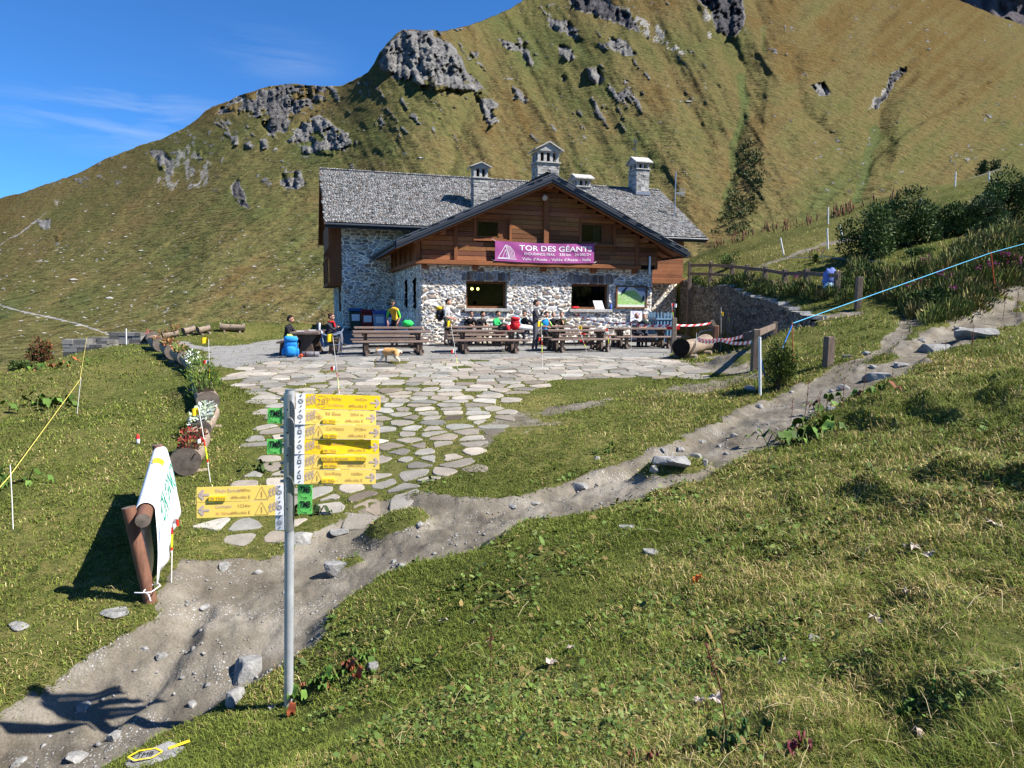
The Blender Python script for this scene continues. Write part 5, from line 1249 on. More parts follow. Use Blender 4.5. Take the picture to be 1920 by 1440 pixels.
# ------------------------------------------------------------------ picnic tables
def picnic_table(name='picnic_table'):
    r = bpy.data.objects.new(name, None); COL.objects.link(r)
    L = 2.5; TB = [1.5, 1.65, 1.8]
    g = MB()
    for k in range(4): c = random.uniform(.85, 1.2); g.box(-L / 2 + random.uniform(-.02, .02), L / 2 + random.uniform(-.02, .02), -.39 + k * .196, -.39 + k * .196 + .19, .70, .765, M_TABLE, (c * 2.1, c * 2.25, c * 2.4))  # top boards toned lighter: the sunlight on them is put into the colour
    g.build('tabletop', r, bevel=.008)
    for sy in (-1, 1):
        g = MB(); y = sy * .68
        for k in range(2): c = random.uniform(.85, 1.2); g.box(-L / 2 - .06, L / 2 + .06, y - .15 + k * .152, y - .15 + k * .152 + .146, .415, .47, M_TABLE, (c * 2.1, c * 2.25, c * 2.4))  # seat boards lightened likewise, sunlight painted into the tone
        g.build('bench', r, bevel=.008)
    for sx in (-1, 1):
        x = sx * .86; g = MB()
        for sy in (-1, 1):
            g.prism([(sy * .10, .0), (sy * .30, .0), (sy * .26, .12), (sy * .2, .35), (sy * .26, .62), (sy * .36, .70), (sy * .04, .70)][::sy], x - .045, x + .045, M_TABLE, plane='yz')
            g.prism([(sy * .56, 0.0), (sy * .84, 0.0), (sy * .76, .16), (sy * .8, .41), (sy * .58, .41), (sy * .62, .16)][::sy], x - .045, x + .045, M_TABLE, plane='yz')
        g.box(x + .047, x + .09, -.80, .80, .06, .17, M_TABLE); g.box(x - .09, x - .047, -.36, .36, .60, .698, M_TABLE)
        g.build('trestle', r)
    g = MB(); g.box(-.80, .80, -.04, .04, .22, .30, M_TABLE); g.build('stretcher', r)
    return r
def copy_tree(o, parent=None):
    c = o.copy(); COL.objects.link(c)
    if parent is not None: c.parent = parent
    for ch in list(o.children): copy_tree(ch, c)
    return c
def on_y(px, Y):
    d = rays(px, 660)[0]; return px_x(px, Y)
def px_x(px, Y): return float(at(px, 655, Y)[0])
TAB0 = picnic_table()
TABLES = []
for i, (px, Y, lab) in enumerate(((735, 22.9, 'front picnic table nearest the walking dog'), (729, 26.0, 'picnic table behind, where the yellow shirted man stands'), (913, 24.0, 'front picnic table carrying the red rucksack'), (893, 27.3, 'picnic table under the left window with people in black jackets'),
    (1083, 25.0, 'front picnic table right of the standing man in grey'), (1060, 28.2, 'picnic table against the wall where a person rests the chin'), (1200, 27.0, 'picnic table below the map board beside the bald man'))):
    t = TAB0 if i == 0 else copy_tree(TAB0)
    x = px_x(px, Y); t.location = (x, Y, gz(x, Y)); t.rotation_euler = (0, 0, R_(15 + random.uniform(-2, 2)))
    tag(t, 'dark wooden ' + lab, 'picnic table', 'picnic tables in rows on the terrace'); TABLES.append(t)
# the heavy single table on the left
X0 = px_x(583, 23.6)
bt = empty('plank_table', (X0, 23.6, gz(X0, 23.6)), R_(6), 'heavy plank table with splayed trestle legs at the left of the terrace', 'table')
g = MB()
for k in range(4): c = random.uniform(.9, 1.25); g.box(-.46 + k * .232, -.46 + k * .232 + .226, -1.15, 1.15, .68, .76, M_TABLE, (c * 1.5, c * 1.6, c * 1.7))  # lighter tone carries the sun on this tabletop in its colour
g.build('tabletop', bt, bevel=.01)
for y in (-.75, .75):
    g = MB(); g.prism([(-.30, 0), (.30, 0), (.24, .12), (.16, .4), (.34, .68), (-.34, .68), (-.16, .4), (-.24, .12)], y - .06, y + .06, M_TABLE); g.build('trestle', bt)
g = MB(); g.box(-.05, .05, -.69, .69, .25, .34, M_TABLE); g.build('stretcher', bt)
for sx, lab in ((-1, 'plain plank bench the man with the blue rucksack sits on'), (1, 'plain plank bench the woman with the bun sits on')):
    p = (X0 + sx * .82, 23.65, gz(X0 + sx * .82, 23.65)); be = empty('plank_bench', p, R_(6), lab, 'bench')
    g = MB(); g.box(-.16, .16, -.9, .9, .40, .46, M_TABLE); g.build('seat', be, bevel=.008)
    for y in (-.6, .6): g = MB(); g.prism([(-.14, 0), (.14, 0), (.09, .4), (-.09, .4)], y - .04, y + .04, M_TABLE); g.build('leg', be)
# table-top clutter
def on_table(px, py, Y, dz=.765):
    p = at(px, py, Y); return (float(p[0]), Y, gz(float(p[0]), Y) + dz)
def rucksack(name, loc, c1, c2, label, rz=0, h=.55, w=.32, d=.22, group=None, tilt=0.0, top=None):
    r = empty(name, loc, rz, label, 'rucksack', group); r.rotation_euler = (0, tilt, rz)
    g = MB(); fn = lambda p: Vector((math.copysign(abs(p.x) ** .6, p.x), math.copysign(abs(p.y) ** .6, p.y), math.copysign(abs(p.z) ** .75, p.z)))
    g.ball((0, 0, h * .45), (w / 2, d / 2, h * .45), M_TONE, c1, 14, 10, fn); g.build('bag_body', r)
    g = MB(); g.ball((0, -.01, h * .86), (w * .52, d * .55, h * .15), M_TONE, top or c2, 12, 7, fn); g.build('lid', r)
    g = MB(); g.ball((0, -d * .5, h * .33), (w * .36, d * .25, h * .22), M_TONE, c2, 10, 7, fn); g.build('front_pocket', r)
    for s in (-1, 1):
        g = MB(); g.tube([(s * w * .28, d * .48, h * .85), (s * w * .34, d * .85, h * .6), (s * w * .34, d * .75, h * .3), (s * w * .3, d * .45, h * .1)], .022, 6, M_TONE, (.03, .03, .035)); g.build('strap', r)
        g = MB(); g.ball((s * w * .5, 0, h * .25), (w * .14, d * .3, h * .2), M_TONE, c1, 8, 6, fn); g.build('side_pocket', r)
    for zz in (.3, .62):
        g = MB(); g.tube([(-w * .52, -d * .1, h * zz), (-w * .3, -d * .56, h * (zz + .03)), (w * .3, -d * .56, h * (zz - .02)), (w * .52, -d * .1, h * zz)], .009, 5, M_TONE, tuple(x * .35 for x in c1)); g.build('compression_strap', r)
    return r
Xb = px_x(544, 22.1); rucksack('rucksack', (Xb, 22.1, gz(Xb, 22.1) - .01), (.015, .19, .55), (.02, .24, .62), 'big blue trekking rucksack with a lime patch on the ground beside the seated man', R_(20), .68, .42, .34, tilt=.05, top=(.02, .22, .55))
g = MB(); g.ball((0, 0, 0), (.13, .1, .11), M_TONE, (.45, .72, .12), 10, 7, lambda p: p * (1 + .1 * math.sin(p.x * 9 + p.z * 6))); thing(g, 'rain_cover', (Xb - .06, 22.25, gz(Xb, 22.1) + .62), 'lime green rain cover bunched on top of the blue rucksack', 'rain cover')
g = MB(); g.tube([(-.27, 0, .085), (-.26, 0, .085), (.26, 0, .085), (.27, 0, .085)], [.06, .085, .085, .06], 14, M_TONE, (.17, .16, .18))
mat_ = g.build('sleeping_mat', None, loc=(px_x(582, 22.0), 22.0, gz(px_x(582, 22.0), 22.0)), rz=R_(5)); tag(mat_, 'rolled grey sleeping mat lying next to the blue rucksack', 'sleeping mat')
for x in (-.14, .13): g = MB(); g.tube([(x - .012, 0, .085), (x + .012, 0, .085)], .088, 14, M_TONE, (.02, .02, .02)); g.build('strap', mat_)
g = MB(); g.tube([(0, -.12, .06), (0, .12, .06)], .055, 12, M_PLASTIC, (.72, .10, .03)); g.tube([(0, -.125, .06), (0, -.11, .06)], .03, 10, M_PLASTIC, (.03, .02, .02)); thing(g, 'bottle', (px_x(564, 21.8), 21.8, gz(px_x(564, 21.8), 21.8)), 'orange bottle lying between the blue rucksack and the sleeping mat', 'bottle', R_(12))
rucksack('rucksack', on_table(966, 609, 24.1), (.50, .02, .03), (.42, .015, .02), 'red rucksack standing on the front table', R_(10), .46, .32, .22)
r_ = rucksack('rucksack', on_table(934, 613, 24.0), (.02, .02, .022), (.35, .02, .03), 'black and red rucksack slumped on its side next to the standing red one', R_(80), .42, .26, .2); r_.rotation_euler = (R_(75), 0, R_(75))
g = MB(); g.ball((0, 0, .09), (.32, .16, .10), M_TONE, (.72, .72, .70), 12, 7, lambda p: p * (1 + .12 * math.sin(p.x * 9) * math.cos(p.y * 7))); thing(g, 'cloth_bag', on_table(981, 614, 24.2), 'white cloth bag on the table right of the red rucksack', 'bag')
g = MB(); g.ball((0, 0, .12), (.22, .17, .14), M_TONE, (.03, .55, .10), 12, 8, lambda p: p * (1 + .1 * math.sin(p.x * 8 + p.z * 5))); thing(g, 'stuff_bag', on_table(764, 603, 26.0), 'bright green bag on the table by the yellow shirted man', 'bag')
g = MB(); g.ball((0, 0, .2), (.2, .16, .22), M_TONE, (.18, .45, .62), 12, 8, lambda p: p * (1 + .12 * math.sin(p.z * 7 + p.x * 5))); g.ball((.06, -.08, .18), (.1, .1, .16), M_TONE, (.55, .72, .78), 8, 6); thing(g, 'jacket_bundle', on_table(967, 600, 27.0), 'pale blue and white jacket heaped on the table behind the red rucksack', 'jacket')
g = MB(); g.tube([(0, 0, 0), (0, 0, .2), (0, 0, .25)], [.045, .045, .03], 10, M_PLASTIC, (.6, .62, .66)); g.tube([(-.07, .01, 0), (-.07, .01, .26), (-.07, .01, .3)], [.03, .03, .02], 10, M_PLASTIC, (.03, .03, .04)); thing(g, 'vacuum_flask', on_table(599, 612, 23.9), 'steel flask and black mug standing at the end of the single table', 'flask')
for (px, py, Y, lab) in ((563, 613, 23.3, 'white paper lying at the left end of the single table'), (585, 611, 24.2, 'white paper lying in the middle of the single table')):
    g = MB(); g.box(-.12, .12, -.16, .16, 0, .008, M_SIGNW); thing(g, 'paper_sheet', on_table(px, py, Y), lab, 'paper', R_(20))
# metal frame chair carrier at the right end of the single table
Xc = px_x(623, 22.9); M_ALU = plain('blue_grey_tubing', (.30, .36, .46), .4, .5, .5)
cf = empty('child_carrier', (Xc, 22.9, gz(Xc, 22.9)), R_(0), 'tubular framed child carrier seat standing at the right end of the single table', 'child carrier')
g = MB(); g.tube([(-.36, 0, .78), (-.32, 0, .66), (-.15, -.1, .62), (.1, -.1, .64), (.3, 0, .70), (.36, .05, .84)], .026, 8, M_ALU); g.build('rim', cf)
g = MB(); g.tube([(-.34, 0, .68), (-.26, -.02, .2)], .02, 6, M_ALU); g.tube([(-.12, 0, .3), (.3, 0, .32)], .015, 6, M_ALU); g.build('front_leg', cf)
g = MB(); g.tube([(.28, 0, .66), (.31, .05, .32), (.30, .0, .0), (.5, -.02, .0)], .015, 6, M_STEEL); g.build('rear_leg', cf)
g = MB(); g.ball((0, .06, .54), (.24, .14, .14), M_TONE, (.05, .055, .06), 10, 7); g.build('seat', cf)

# ------------------------------------------------------------------ recycling bins and the slatted bin
def wheelie(px, c, lid, lab, Y=34.2):
    x = px_x(px, Y); r = empty('recycling_bin', (x, Y, gz(x, Y)), HR, lab, 'bin', 'recycling bins along the shaded wall')
    g = MB(); g.add([(-.24, -.24, .05), (.24, -.24, .05), (.24, .24, .05), (-.24, .24, .05), (-.31, -.31, .98), (.31, -.31, .98), (.31, .31, .98), (-.31, .31, .98)], [(0, 3, 2, 1), (4, 5, 6, 7), (0, 1, 5, 4), (1, 2, 6, 5), (2, 3, 7, 6), (3, 0, 4, 7)], M_PLASTIC, c); g.build('bin_body', r, bevel=.03)
    g = MB(); g.prism([(-.36, .985), (.36, .985), (.34, 1.06), (.15, 1.14), (-.3, 1.12)], -.34, .34, M_PLASTIC, lid, plane='yz'); g.box(-.3, .3, -.40, -.36, .99, 1.03, M_PLASTIC, lid); g.build('lid', r, bevel=.015)
    g = MB(); g.box(-.19, .19, -.305, -.296, .52, .84, M_SIGNW); g.build('notice', r)
    for s in (-1, 1): g = MB(); g.tube([(s * .26, .24, .09), (s * .31, .24, .09)], .09, 12, M_BLK); g.build('wheel', r)
    return r
wheelie(667, (.012, .045, .035), (.02, .10, .25), 'dark green recycling bin with blue lid next to the red one')
wheelie(689, (.20, .012, .012), (.22, .01, .012), 'red recycling bin between the green and the grey bin')
wheelie(711.5, (.30, .36, .48), (.08, .14, .42), 'pale grey recycling bin with a blue lid')
wheelie(733, (.02, .06, .34), (.02, .07, .38), 'all blue recycling bin partly behind the yellow shirted man')
x = px_x(1236, 30.6); sb = empty('slatted_bin', (x, 30.6, gz(x, 30.6)), HR, 'blue grey ribbed plastic bin behind the white haired person', 'bin')
g = MB(); g.box(-.33, .33, -.33, .33, .04, 1.12, M_PLASTIC, (.11, .19, .27)); g.build('bin_body', sb)
g = MB()
for k in range(5): x_ = -.32 + k * .16; g.box(x_ - .03, x_ + .03, -.40, -.332, .0, 1.28 + .05 * (k % 2), M_PLASTIC, (.14, .24, .34)); g.box(-.40, -.332, x_ - .03, x_ + .03, 0, 1.26 + .06 * (k % 2), M_PLASTIC, (.12, .21, .30)); g.box(.332, .40, x_ - .03, x_ + .03, 0, 1.26, M_PLASTIC, (.12, .21, .30))
g.build('rib', sb)
g = MB(); g.box(-.42, .42, -.43, -.402, .98, 1.06, M_PLASTIC, (.15, .25, .35)); g.box(-.43, -.402, -.40, .40, .98, 1.06, M_PLASTIC, (.13, .22, .31)); g.build('rim', sb)

# ------------------------------------------------------------------ log planters along the terrace edge
def leaves(mbx, c, r, n, cols, size=.05, flat=.6, rng=random, up=0.4, mat=None):
    for _ in range(n):
        a = rng.uniform(0, 2 * math.pi); q = rng.random() ** .4; z = rng.uniform(-.35, 1)
        rad = math.sqrt(max(0, 1 - max(0, z) ** 2)) * q
        p = Vector((c[0] + r[0] * rad * math.cos(a), c[1] + r[1] * rad * math.sin(a), c[2] + r[2] * z * q))
        d = Vector((math.cos(a) * rng.uniform(.3, 1), math.sin(a) * rng.uniform(.3, 1), rng.uniform(-.2, 1) + up)).normalized()
        s_ = d.cross(Vector((rng.uniform(-1, 1), rng.uniform(-1, 1), rng.uniform(-1, 1)))).normalized()
        L = size * rng.uniform(.6, 1.5); W = L * flat * .5; k = rng.choice(cols); t = rng.uniform(.7, 1.3)
        mbx.add([p, p + d * L * .5 + s_ * W, p + d * L, p + d * L * .5 - s_ * W], [(0, 1, 2, 3)], mat or M_LEAF, (k[0] * t, k[1] * t, k[2] * t), False)
RED = [(.20, .025, .02), (.15, .03, .02), (.11, .10, .03)]; SILV = [(.62, .66, .60), (.5, .55, .48), (.35, .42, .28)]; GRN = [(.10, .16, .03), (.07, .12, .02), (.15, .2, .05)]; RUST = [(.28, .13, .05), (.2, .14, .05), (.12, .14, .04), (.35, .10, .06)]; MUGO = [(.055, .10, .02), (.09, .14, .025), (.13, .17, .03)]
def planter(A, B, rad, label, cols, kind='low', dens=260):
    """hollowed log lying from ground point A to B on two chocks"""
    A = Vector(A); B = Vector(B); d = B - A; L = d.length; yaw = math.atan2(d.y, d.x)
    r = empty('log_planter', A, yaw, label, 'log planter', 'log planters edging the terrace'); pit = math.atan2(d.z, math.hypot(d.x, d.y))
    r.rotation_euler = (0, -pit, yaw)
    zc = rad + .07
    g = MB(); n = 18; rows = []
    ks = 7
    for i in range(ks + 1):
        x = L * i / ks; q = rad * (1 + .05 * math.sin(i * 2.1 + A.x) - .03 * i / ks)
        ring = []
        for j in range(n):
            t = 2 * math.pi * j / n; rr = q * (1 + .03 * math.sin(3 * t + i)); zz = zc + rr * math.sin(t)
            if 0 < i < ks and math.sin(t) > .55: zz = zc + rr * .55
            ring.append((x, rr * math.cos(t), zz))
        rows.append(ring)
    V = [p for rg_ in rows for p in rg_]
    F = [(i * n + j, (i + 1) * n + j, (i + 1) * n + (j + 1) % n, i * n + (j + 1) % n) for i in range(ks) for j in range(n)]
    g.add(V, F, M_LOG, None, True); g.add(rows[0], [tuple(range(n))], M_LOGEND, None, False); g.add(rows[-1], [tuple(range(n - 1, -1, -1))], M_LOGEND, None, False)
    g.build('log', r)
    for x in (L * .18, L * .8):
        g = MB(); h = rad * .5
        g.tube([(x, -rad * 1.25, h * .5 - .03), (x, rad * 1.25, h * .5 - .03)], h * .62, 10, M_LOG); g.build('chock', r)
    if cols:
        g = MB(); rgn = random.Random(int(abs(A.x) * 100))
        g.box(L * .1, L * .9, -rad * .7, rad * .7, zc + rad * .5, zc + rad * .66, M_SOIL)
        m = max(2, int(L / .25))
        for i in range(m):
            x = L * (.14 + .72 * i / (m - 1)); hh = {'low': .10, 'bushy': .20, 'pine': .45, 'cushion': .16}[kind] * rgn.uniform(.8, 1.2)
            leaves(g, (x, rgn.uniform(-.05, .05), zc + rad * .7), (.2 if kind != 'pine' else .32, rad * (.9 if kind != 'pine' else 1.5), hh), dens // m, cols, .05 if kind == 'low' else .07, .6 if kind != 'pine' else .28, rgn, .3 if kind != 'pine' else .8)
        g.build({'pine': 'dwarf_pine', 'low': 'flowers', 'bushy': 'flowers', 'cushion': 'flowers'}[kind], r)
    return r
def glp(px, py, dz=-.05):
    p = gy(px, py); return (p[0], p[1], p[2] + dz)
planter(glp(350, 893), glp(372, 845), .20, 'log planter with red flowers nearest the white banner', RED, 'low', 300)
planter(glp(378, 826), glp(396, 792), .165, 'log planter with silvery white plants', SILV, 'cushion', 420)
planter(glp(391, 775), glp(372, 722), .21, 'log planter holding a bushy green dwarf pine', MUGO, 'pine', 1500)
planter(glp(378, 712), glp(350, 688), .20, 'log planter with white and green plants behind the dwarf pine', SILV + GRN, 'bushy', 420)
planter(glp(349, 687), glp(332, 676), .22, 'log planter with orange green plants at the bend of the row', RUST + GRN, 'bushy', 300)
planter(glp(325, 675), glp(313, 664), .24, 'log planter with brownish plants and a pale round end', RUST, 'bushy', 300)
planter(glp(301, 660), glp(290, 652), .24, 'empty looking log planter with pale end and thin plants', RUST, 'low', 120)
planter(glp(288, 646), glp(276, 638), .26, 'log planter full of pinkish red flowers at the far corner', [(.36, .09, .09), (.3, .12, .1), (.14, .13, .05)], 'bushy', 420)
def flat_log(pxa, pxb, py, Y, rad, lab, cols=None):
    a = at(pxa, py, Y); b = at(pxb, py - 1, Y + .4)
    planter((a[0], a[1], gz(a[0], a[1]) - .02), (b[0], b[1], gz(b[0], b[1]) - .02), rad, lab, cols, 'bushy', 160)
flat_log(306, 336, 628, 29.8, .16, 'grey log lying behind the pinkish planter', RUST)
flat_log(346, 366, 624, 30.6, .17, 'short bare log first of the pair at the far terrace edge')
flat_log(373, 394, 624, 30.6, .17, 'short bare log second of the pair at the far terrace edge')
flat_log(412, 459, 620, 31.2, .19, 'long log planter with a green tuft at the far terrace edge', GRN)

# ------------------------------------------------------------------ log rail with the white banner
NB = gy(287, 1128); nt_ = at(241, 951, NB[1] + .02)
FB = gy(309, 940); ft_ = at(295, 834, FB[1])
rf = empty('log_rail_fence', NB, 0, 'brown round log rail fence on two posts beside the trail', 'fence')
L3 = lambda p: Vector(p) - Vector(NB)
def log(name, parent, a, b, r, m=M_RAIL, ends=M_LOGEND):
    a = Vector(a); b = Vector(b); g = MB(); k = 6
    g.tube([a.lerp(b, i / k) for i in range(k + 1)], [r * (1 + .03 * math.sin(i * 2.3)) for i in range(k + 1)], 14, m, cap=False)
    d = (b - a).normalized(); o = d.orthogonal().normalized(); w2 = d.cross(o)
    for p, s_ in ((a, -1), (b, 1)):
        V = [p + (o * math.cos(2 * math.pi * j / 14) + w2 * math.sin(2 * math.pi * j / 14)) * r for j in range(14)] + [p + d * s_ * .008]
        g.add(V, [((j, (j + 1) % 14, 14) if s_ > 0 else ((j + 1) % 14, j, 14)) for j in range(14)], ends, None, False)
    return g.build(name, parent)
log('post', rf, L3(NB) + Vector((.02, 0, -.25)), L3(nt_), .060)
log('post', rf, L3(FB) + Vector((0, 0, -.2)), L3(ft_), .060)
RA = at(268, 976, NB[1] - .12); RB = at(301, 846, FB[1] + .1)
log('rail', rf, L3(RA), L3(RB), .066)
g = MB(); c0 = L3(at(281, 1110, NB[1] - .08)); g.tube([c0 + Vector((-.13, -.02, 0)), c0 + Vector((-.05, -.05, .012)), c0 + Vector((.04, -.05, .02)), c0 + Vector((.085, .03, .05)), c0 + Vector((.03, .09, .05)), c0 + Vector((-.06, .07, .02)), c0 + Vector((-.06, -.0, .0)), c0 + Vector((.02, -.06, .0)), c0 + Vector((.035, -.06, -.06))], .006, 6, M_BANW); g.build('cord', rf)
wb = empty('white_banner', NB, 0, 'white cloth banner with green lettering draped over the log rail', 'banner')
M_CLOTHW = plain('white_banner_cloth', (0.80, 0.80, 0.83), 0.7, 0.2, var=.05, scale=2)
M_GRN = plain('green_print', (.02, .30, .20), .6, .2); M_BLU = plain('blue_print', (.05, .15, .55), .6, .2); M_ORG = plain('orange_print', (.7, .2, .05), .6, .2)
ra, rb = L3(RA), L3(RB); axd = (rb - ra).normalized()
bn_, bf_ = L3(at(297, 1098, NB[1] - .02)), L3(at(340, 946, FB[1] - .15))
ln_, lf_ = L3(at(283, 1088, NB[1] + .15)), L3(at(289, 884, FB[1] + .25))
class Drape:
    def p(s, t, q, d=0.0):
        """t along the rail, q: -1 left hem, 0 top, 1 right hem"""
        t2 = .10 + .88 * t; top = ra.lerp(rb, t2) + Vector((0, 0, .074))
        side = axd.cross(Vector((0, 0, 1))).normalized(); up_ = side.cross(axd)
        if abs(q) < .12:
            a = q / .12 * 1.45; c = ra.lerp(rb, t2); return c + (side * math.sin(a) + up_ * math.cos(a)) * (.082 + d)
        if q >= 0:
            hem = bn_.lerp(bf_, t); sh_ = ra.lerp(rb, t2) + side * .0815 + up_ * .01
            v = sh_.lerp(hem, (q - .12) / .88)
            w = .022 * math.sin(t * 13 + q * 4) * q + .012 * math.sin(t * 31) * q
            return v + side * (w + d)
        hem = ln_.lerp(lf_, t); sh_ = ra.lerp(rb, t2) - side * .0815 + up_ * .01; q = -q
        v = sh_.lerp(hem, (q - .12) / .88)
        return v - side * (.02 * math.sin(t * 11 + q * 3) * q + d)
dr_ = Drape(); qs = [-1, -.8, -.6, -.4, -.2, -.121, -.1, -.075, -.05, -.025, 0, .025, .05, .075, .1, .121, .2, .35, .5, .65, .8, .9, 1]; nt2 = 36
V = [dr_.p(i / nt2, q) for q in qs for i in range(nt2 + 1)]; F = [(j * (nt2 + 1) + i, j * (nt2 + 1) + i + 1, (j + 1) * (nt2 + 1) + i + 1, (j + 1) * (nt2 + 1) + i) for j in range(len(qs) - 1) for i in range(nt2)]
g = MB(); g.add(V, F, M_CLOTHW, None, True); o_ = g.build('cloth', wb); so = o_.modifiers.new('thickness', 'SOLIDIFY'); so.thickness = .004
class DS(Sheet):
    def __init__(s): s.c = [bn_, bf_, rb, ra]; s.n = Vector((0, 0, 1))
    def p(s, x, y, d=0.0): return dr_.p(x, 1 - y, d + .008)
ds = DS(); g = MB(); ds.text(g, 'MONTE BIANCO', .24, .40, .34, .74, M_GRN); g.build('lettering', wb)
g = MB()
for k in range(12):
    a = k / 12 * 2 * math.pi; ds.line(g, [(.11 + .07 * math.cos(a), .45 + .22 * math.sin(a)), (.11 + .07 * math.cos(a + .53), .45 + .22 * math.sin(a + .53))], .02, M_BLU)
for k in range(5): ds.line(g, [(.07 + .02 * k, .35 + .03 * k), (.075 + .02 * k, .55 - .02 * k)], .02, (M_ORG, M_GRN, M_BLU, M_ORG, M_GRN)[k])
ds.line(g, [(.24, .74), (.6, .76)], .015, M_GRN); g.build('emblem', wb)
nb_ = L3(at(289, 880, FB[1] - .9)); 
tq = .62; P4 = [dr_.p(tq, -.01, .006), dr_.p(tq, .09, .006), dr_.p(tq + .11, .09, .006), dr_.p(tq + .11, -.01, .006)]
g = MB()
for k in range(6):
    q0, q1 = -.03 + .02 * k, -.01 + .02 * k; g.quad(dr_.p(tq, q0, .012), dr_.p(tq, q1, .012), dr_.p(tq + .1, q1, .012), dr_.p(tq + .1, q0, .012), M_YEL)
g.build('yellow_tag', wb)

# ------------------------------------------------------------------ course marker flags
M_POLEW = plain('white_pole', (.72, .71, .66), .6, .3)
FLAGY = (.80, .52, .02)
def flag(base, top, flags, label, stripes=(.18, .62), r=.006, cane=True):
    """thin marker cane; flags: (fraction of height, colour(s), width, height, side)"""
    A = Vector(base); B = Vector(top) - A; flags = [(a, b, c * .8, d * .8, e) for (a, b, c, d, e) in flags]; f = empty('marker_flag', A, 0, label, 'marker flag', 'course marker flags')
    g = MB(); g.tube([Vector((0, 0, -.1)), B * .5 + Vector((.004, 0, 0)), B], r, 7, M_POLEW, None); g.build('cane', f)
    if stripes:
        a, b = stripes; g = MB()
        for (x0, x1, c) in ((a, a + .06 * (b - a), (.8, .8, .78)), (a + .06 * (b - a), a + .2 * (b - a), (.6, .03, .02)), (a + .2 * (b - a), a + .72 * (b - a), (.62, .78, .02)), (a + .72 * (b - a), b, (.6, .03, .02))): g.tube([B * x0, B * x1], r * 1.9, 8, M_PLASTIC, c)
        g.build('reflective_sleeve', f)
    for (fr, cols, w, h, side) in flags:
        g = MB(); p = B * fr; n = 6
        for i in range(n):
            c = cols[min(len(cols) - 1, i * len(cols) // n)]
            q = [(side * w * x, .02 * math.sin(x * 6), -h * .5 * 0 + z - .02 * x * x) for x, z in ((i / n, 0), ((i + 1) / n, 0), ((i + 1) / n, h), (i / n, h))]
            g.quad(*[p + Vector(v) for v in q], M_TONE, c)
        g.build('flag', f)
    return f
YL = [FLAGY]; RW = [(.78, .78, .76), (.62, .03, .02)]; RD = [(.62, .03, .02)]
def mk(bx, by, tx, ty, flags, label, stripes=(.18, .62), dY=0.0, r=.006):
    b = gy(bx, by); t = at(tx, ty, b[1] + dY); return flag(b, t, flags, label, stripes, r)
mk(320, 1092, 324, 955, [(.80, RW, .085, .085, 1)], 'striped marker cane with red and white flag beside the white banner', (.42, .76), r=.0055)
mk(396, 905, 372, 764, [(.90, YL, .13, .13, -1), (.54, RW[::-1], .12, .07, -1)], 'marker cane with yellow and red flags in front of the silvery planter', (.25, .58))
mk(393, 738, 391, 636, [(.93, YL, .2, .16, -1), (.56, RW, .16, .09, -1)], 'marker cane with yellow flag in the dwarf pine planter', (.1, .5))
mk(637, 745, 624, 632, [(.93, YL, .16, .2, -1), (.46, RW, .16, .11, -1)], 'marker cane with yellow and pink flags left of the dog', (.08, .42), -.3)
mk(859, 692, 845, 606, [(.93, YL, .14, .2, -1), (.36, RW, .16, .12, -1)], 'marker cane with yellow flag before the red rucksack table', (.08, .32), -.2)
mk(1017, 690, 1015, 606, [(.93, YL, .14, .18, -1), (.62, RD, .12, .1, -1)], 'marker cane with yellow flag right of the standing man in grey', (.28, .6))
mk(1102, 662, 1083, 612, [(.9, YL, .14, .14, 1), (.70, RD, .2, .08, 1), (.45, RD, .16, .07, -1)], 'leaning marker cane with yellow and red flags by the right table', (.15, .4))
mk(1142, 664, 1140, 616, [(.9, RD, .1, .12, -1)], 'short marker cane with a dark red flag at the table end', (.35, .75))
mk(1183, 655, 1184, 606, [], 'bare pale marker cane by the tape below the map board', None)
mk(1304, 676, 1306, 624, [], 'bare pale cane in front of the hollow log', None)
mk(1369, 612, 1366, 586, [], 'short yellow cane against the dark retaining wall', (.3, .9)); mk(1384, 610, 1387, 588, [(.75, RW, .1, .16, 1)], 'short cane with a red and white tip against the dark wall', (.2, .7))
mk(24, 992, 19, 872, [], 'thin yellow cane on the left lawn', None); mk(143, 776, 152, 708, [], 'thin yellow cane standing farther down the left lawn', None)
g = MB(); p = gy(259, 832); g.tube([(0, 0, 0), (0, 0, .06), (0, 0, .1)], [.02, .03, .02], 8, M_TONE, (.75, .75, .75)); g.tube([(0, 0, .09), (0, 0, .14), (0, 0, .17)], [.032, .025, .004], 8, M_TONE, (.6, .03, .03)); thing(g, 'garden_ornament', p, 'tiny red and white ornament standing alone on the left lawn', 'ornament')

# ------------------------------------------------------------------ ropes, tapes and poles
def cord(name, pts, r, col, label, cat='rope', sag=0.0):
    P = [Vector(p) for p in pts]; out_ = []
    for a, b in zip(P[:-1], P[1:]):
        for i in range(10): t = i / 10; q = a.lerp(b, t); q.z -= sag * 4 * t * (1 - t); out_.append(q)
    out_.append(P[-1]); o = out_[0].copy()
    g = MB(); g.tube([p_ - o for p_ in out_], r, 6, M_TONE, col); return thing(g, name, o, label, cat)
c1 = at(20, 890, gy(24, 992)[1]); c2 = at(150, 712, gy(143, 776)[1]); ex = at(147, 655, 30)
cord('yellow_string', [at(-40, 960, 7.2), c1, c2, at(163, 632, 34)], .005, (.62, .52, .12), 'yellow string tied from cane to cane on the left lawn')
b0 = gy(1490, 706); b1 = gy(1858, 548)
cord('blue_rope', [at(1487, 606, b0[1]), at(1858, 474, b1[1]), at(1990, 438, b1[1] + 2)], .009, (.10, .42, .66), 'taut light blue rope rising across the right bank')
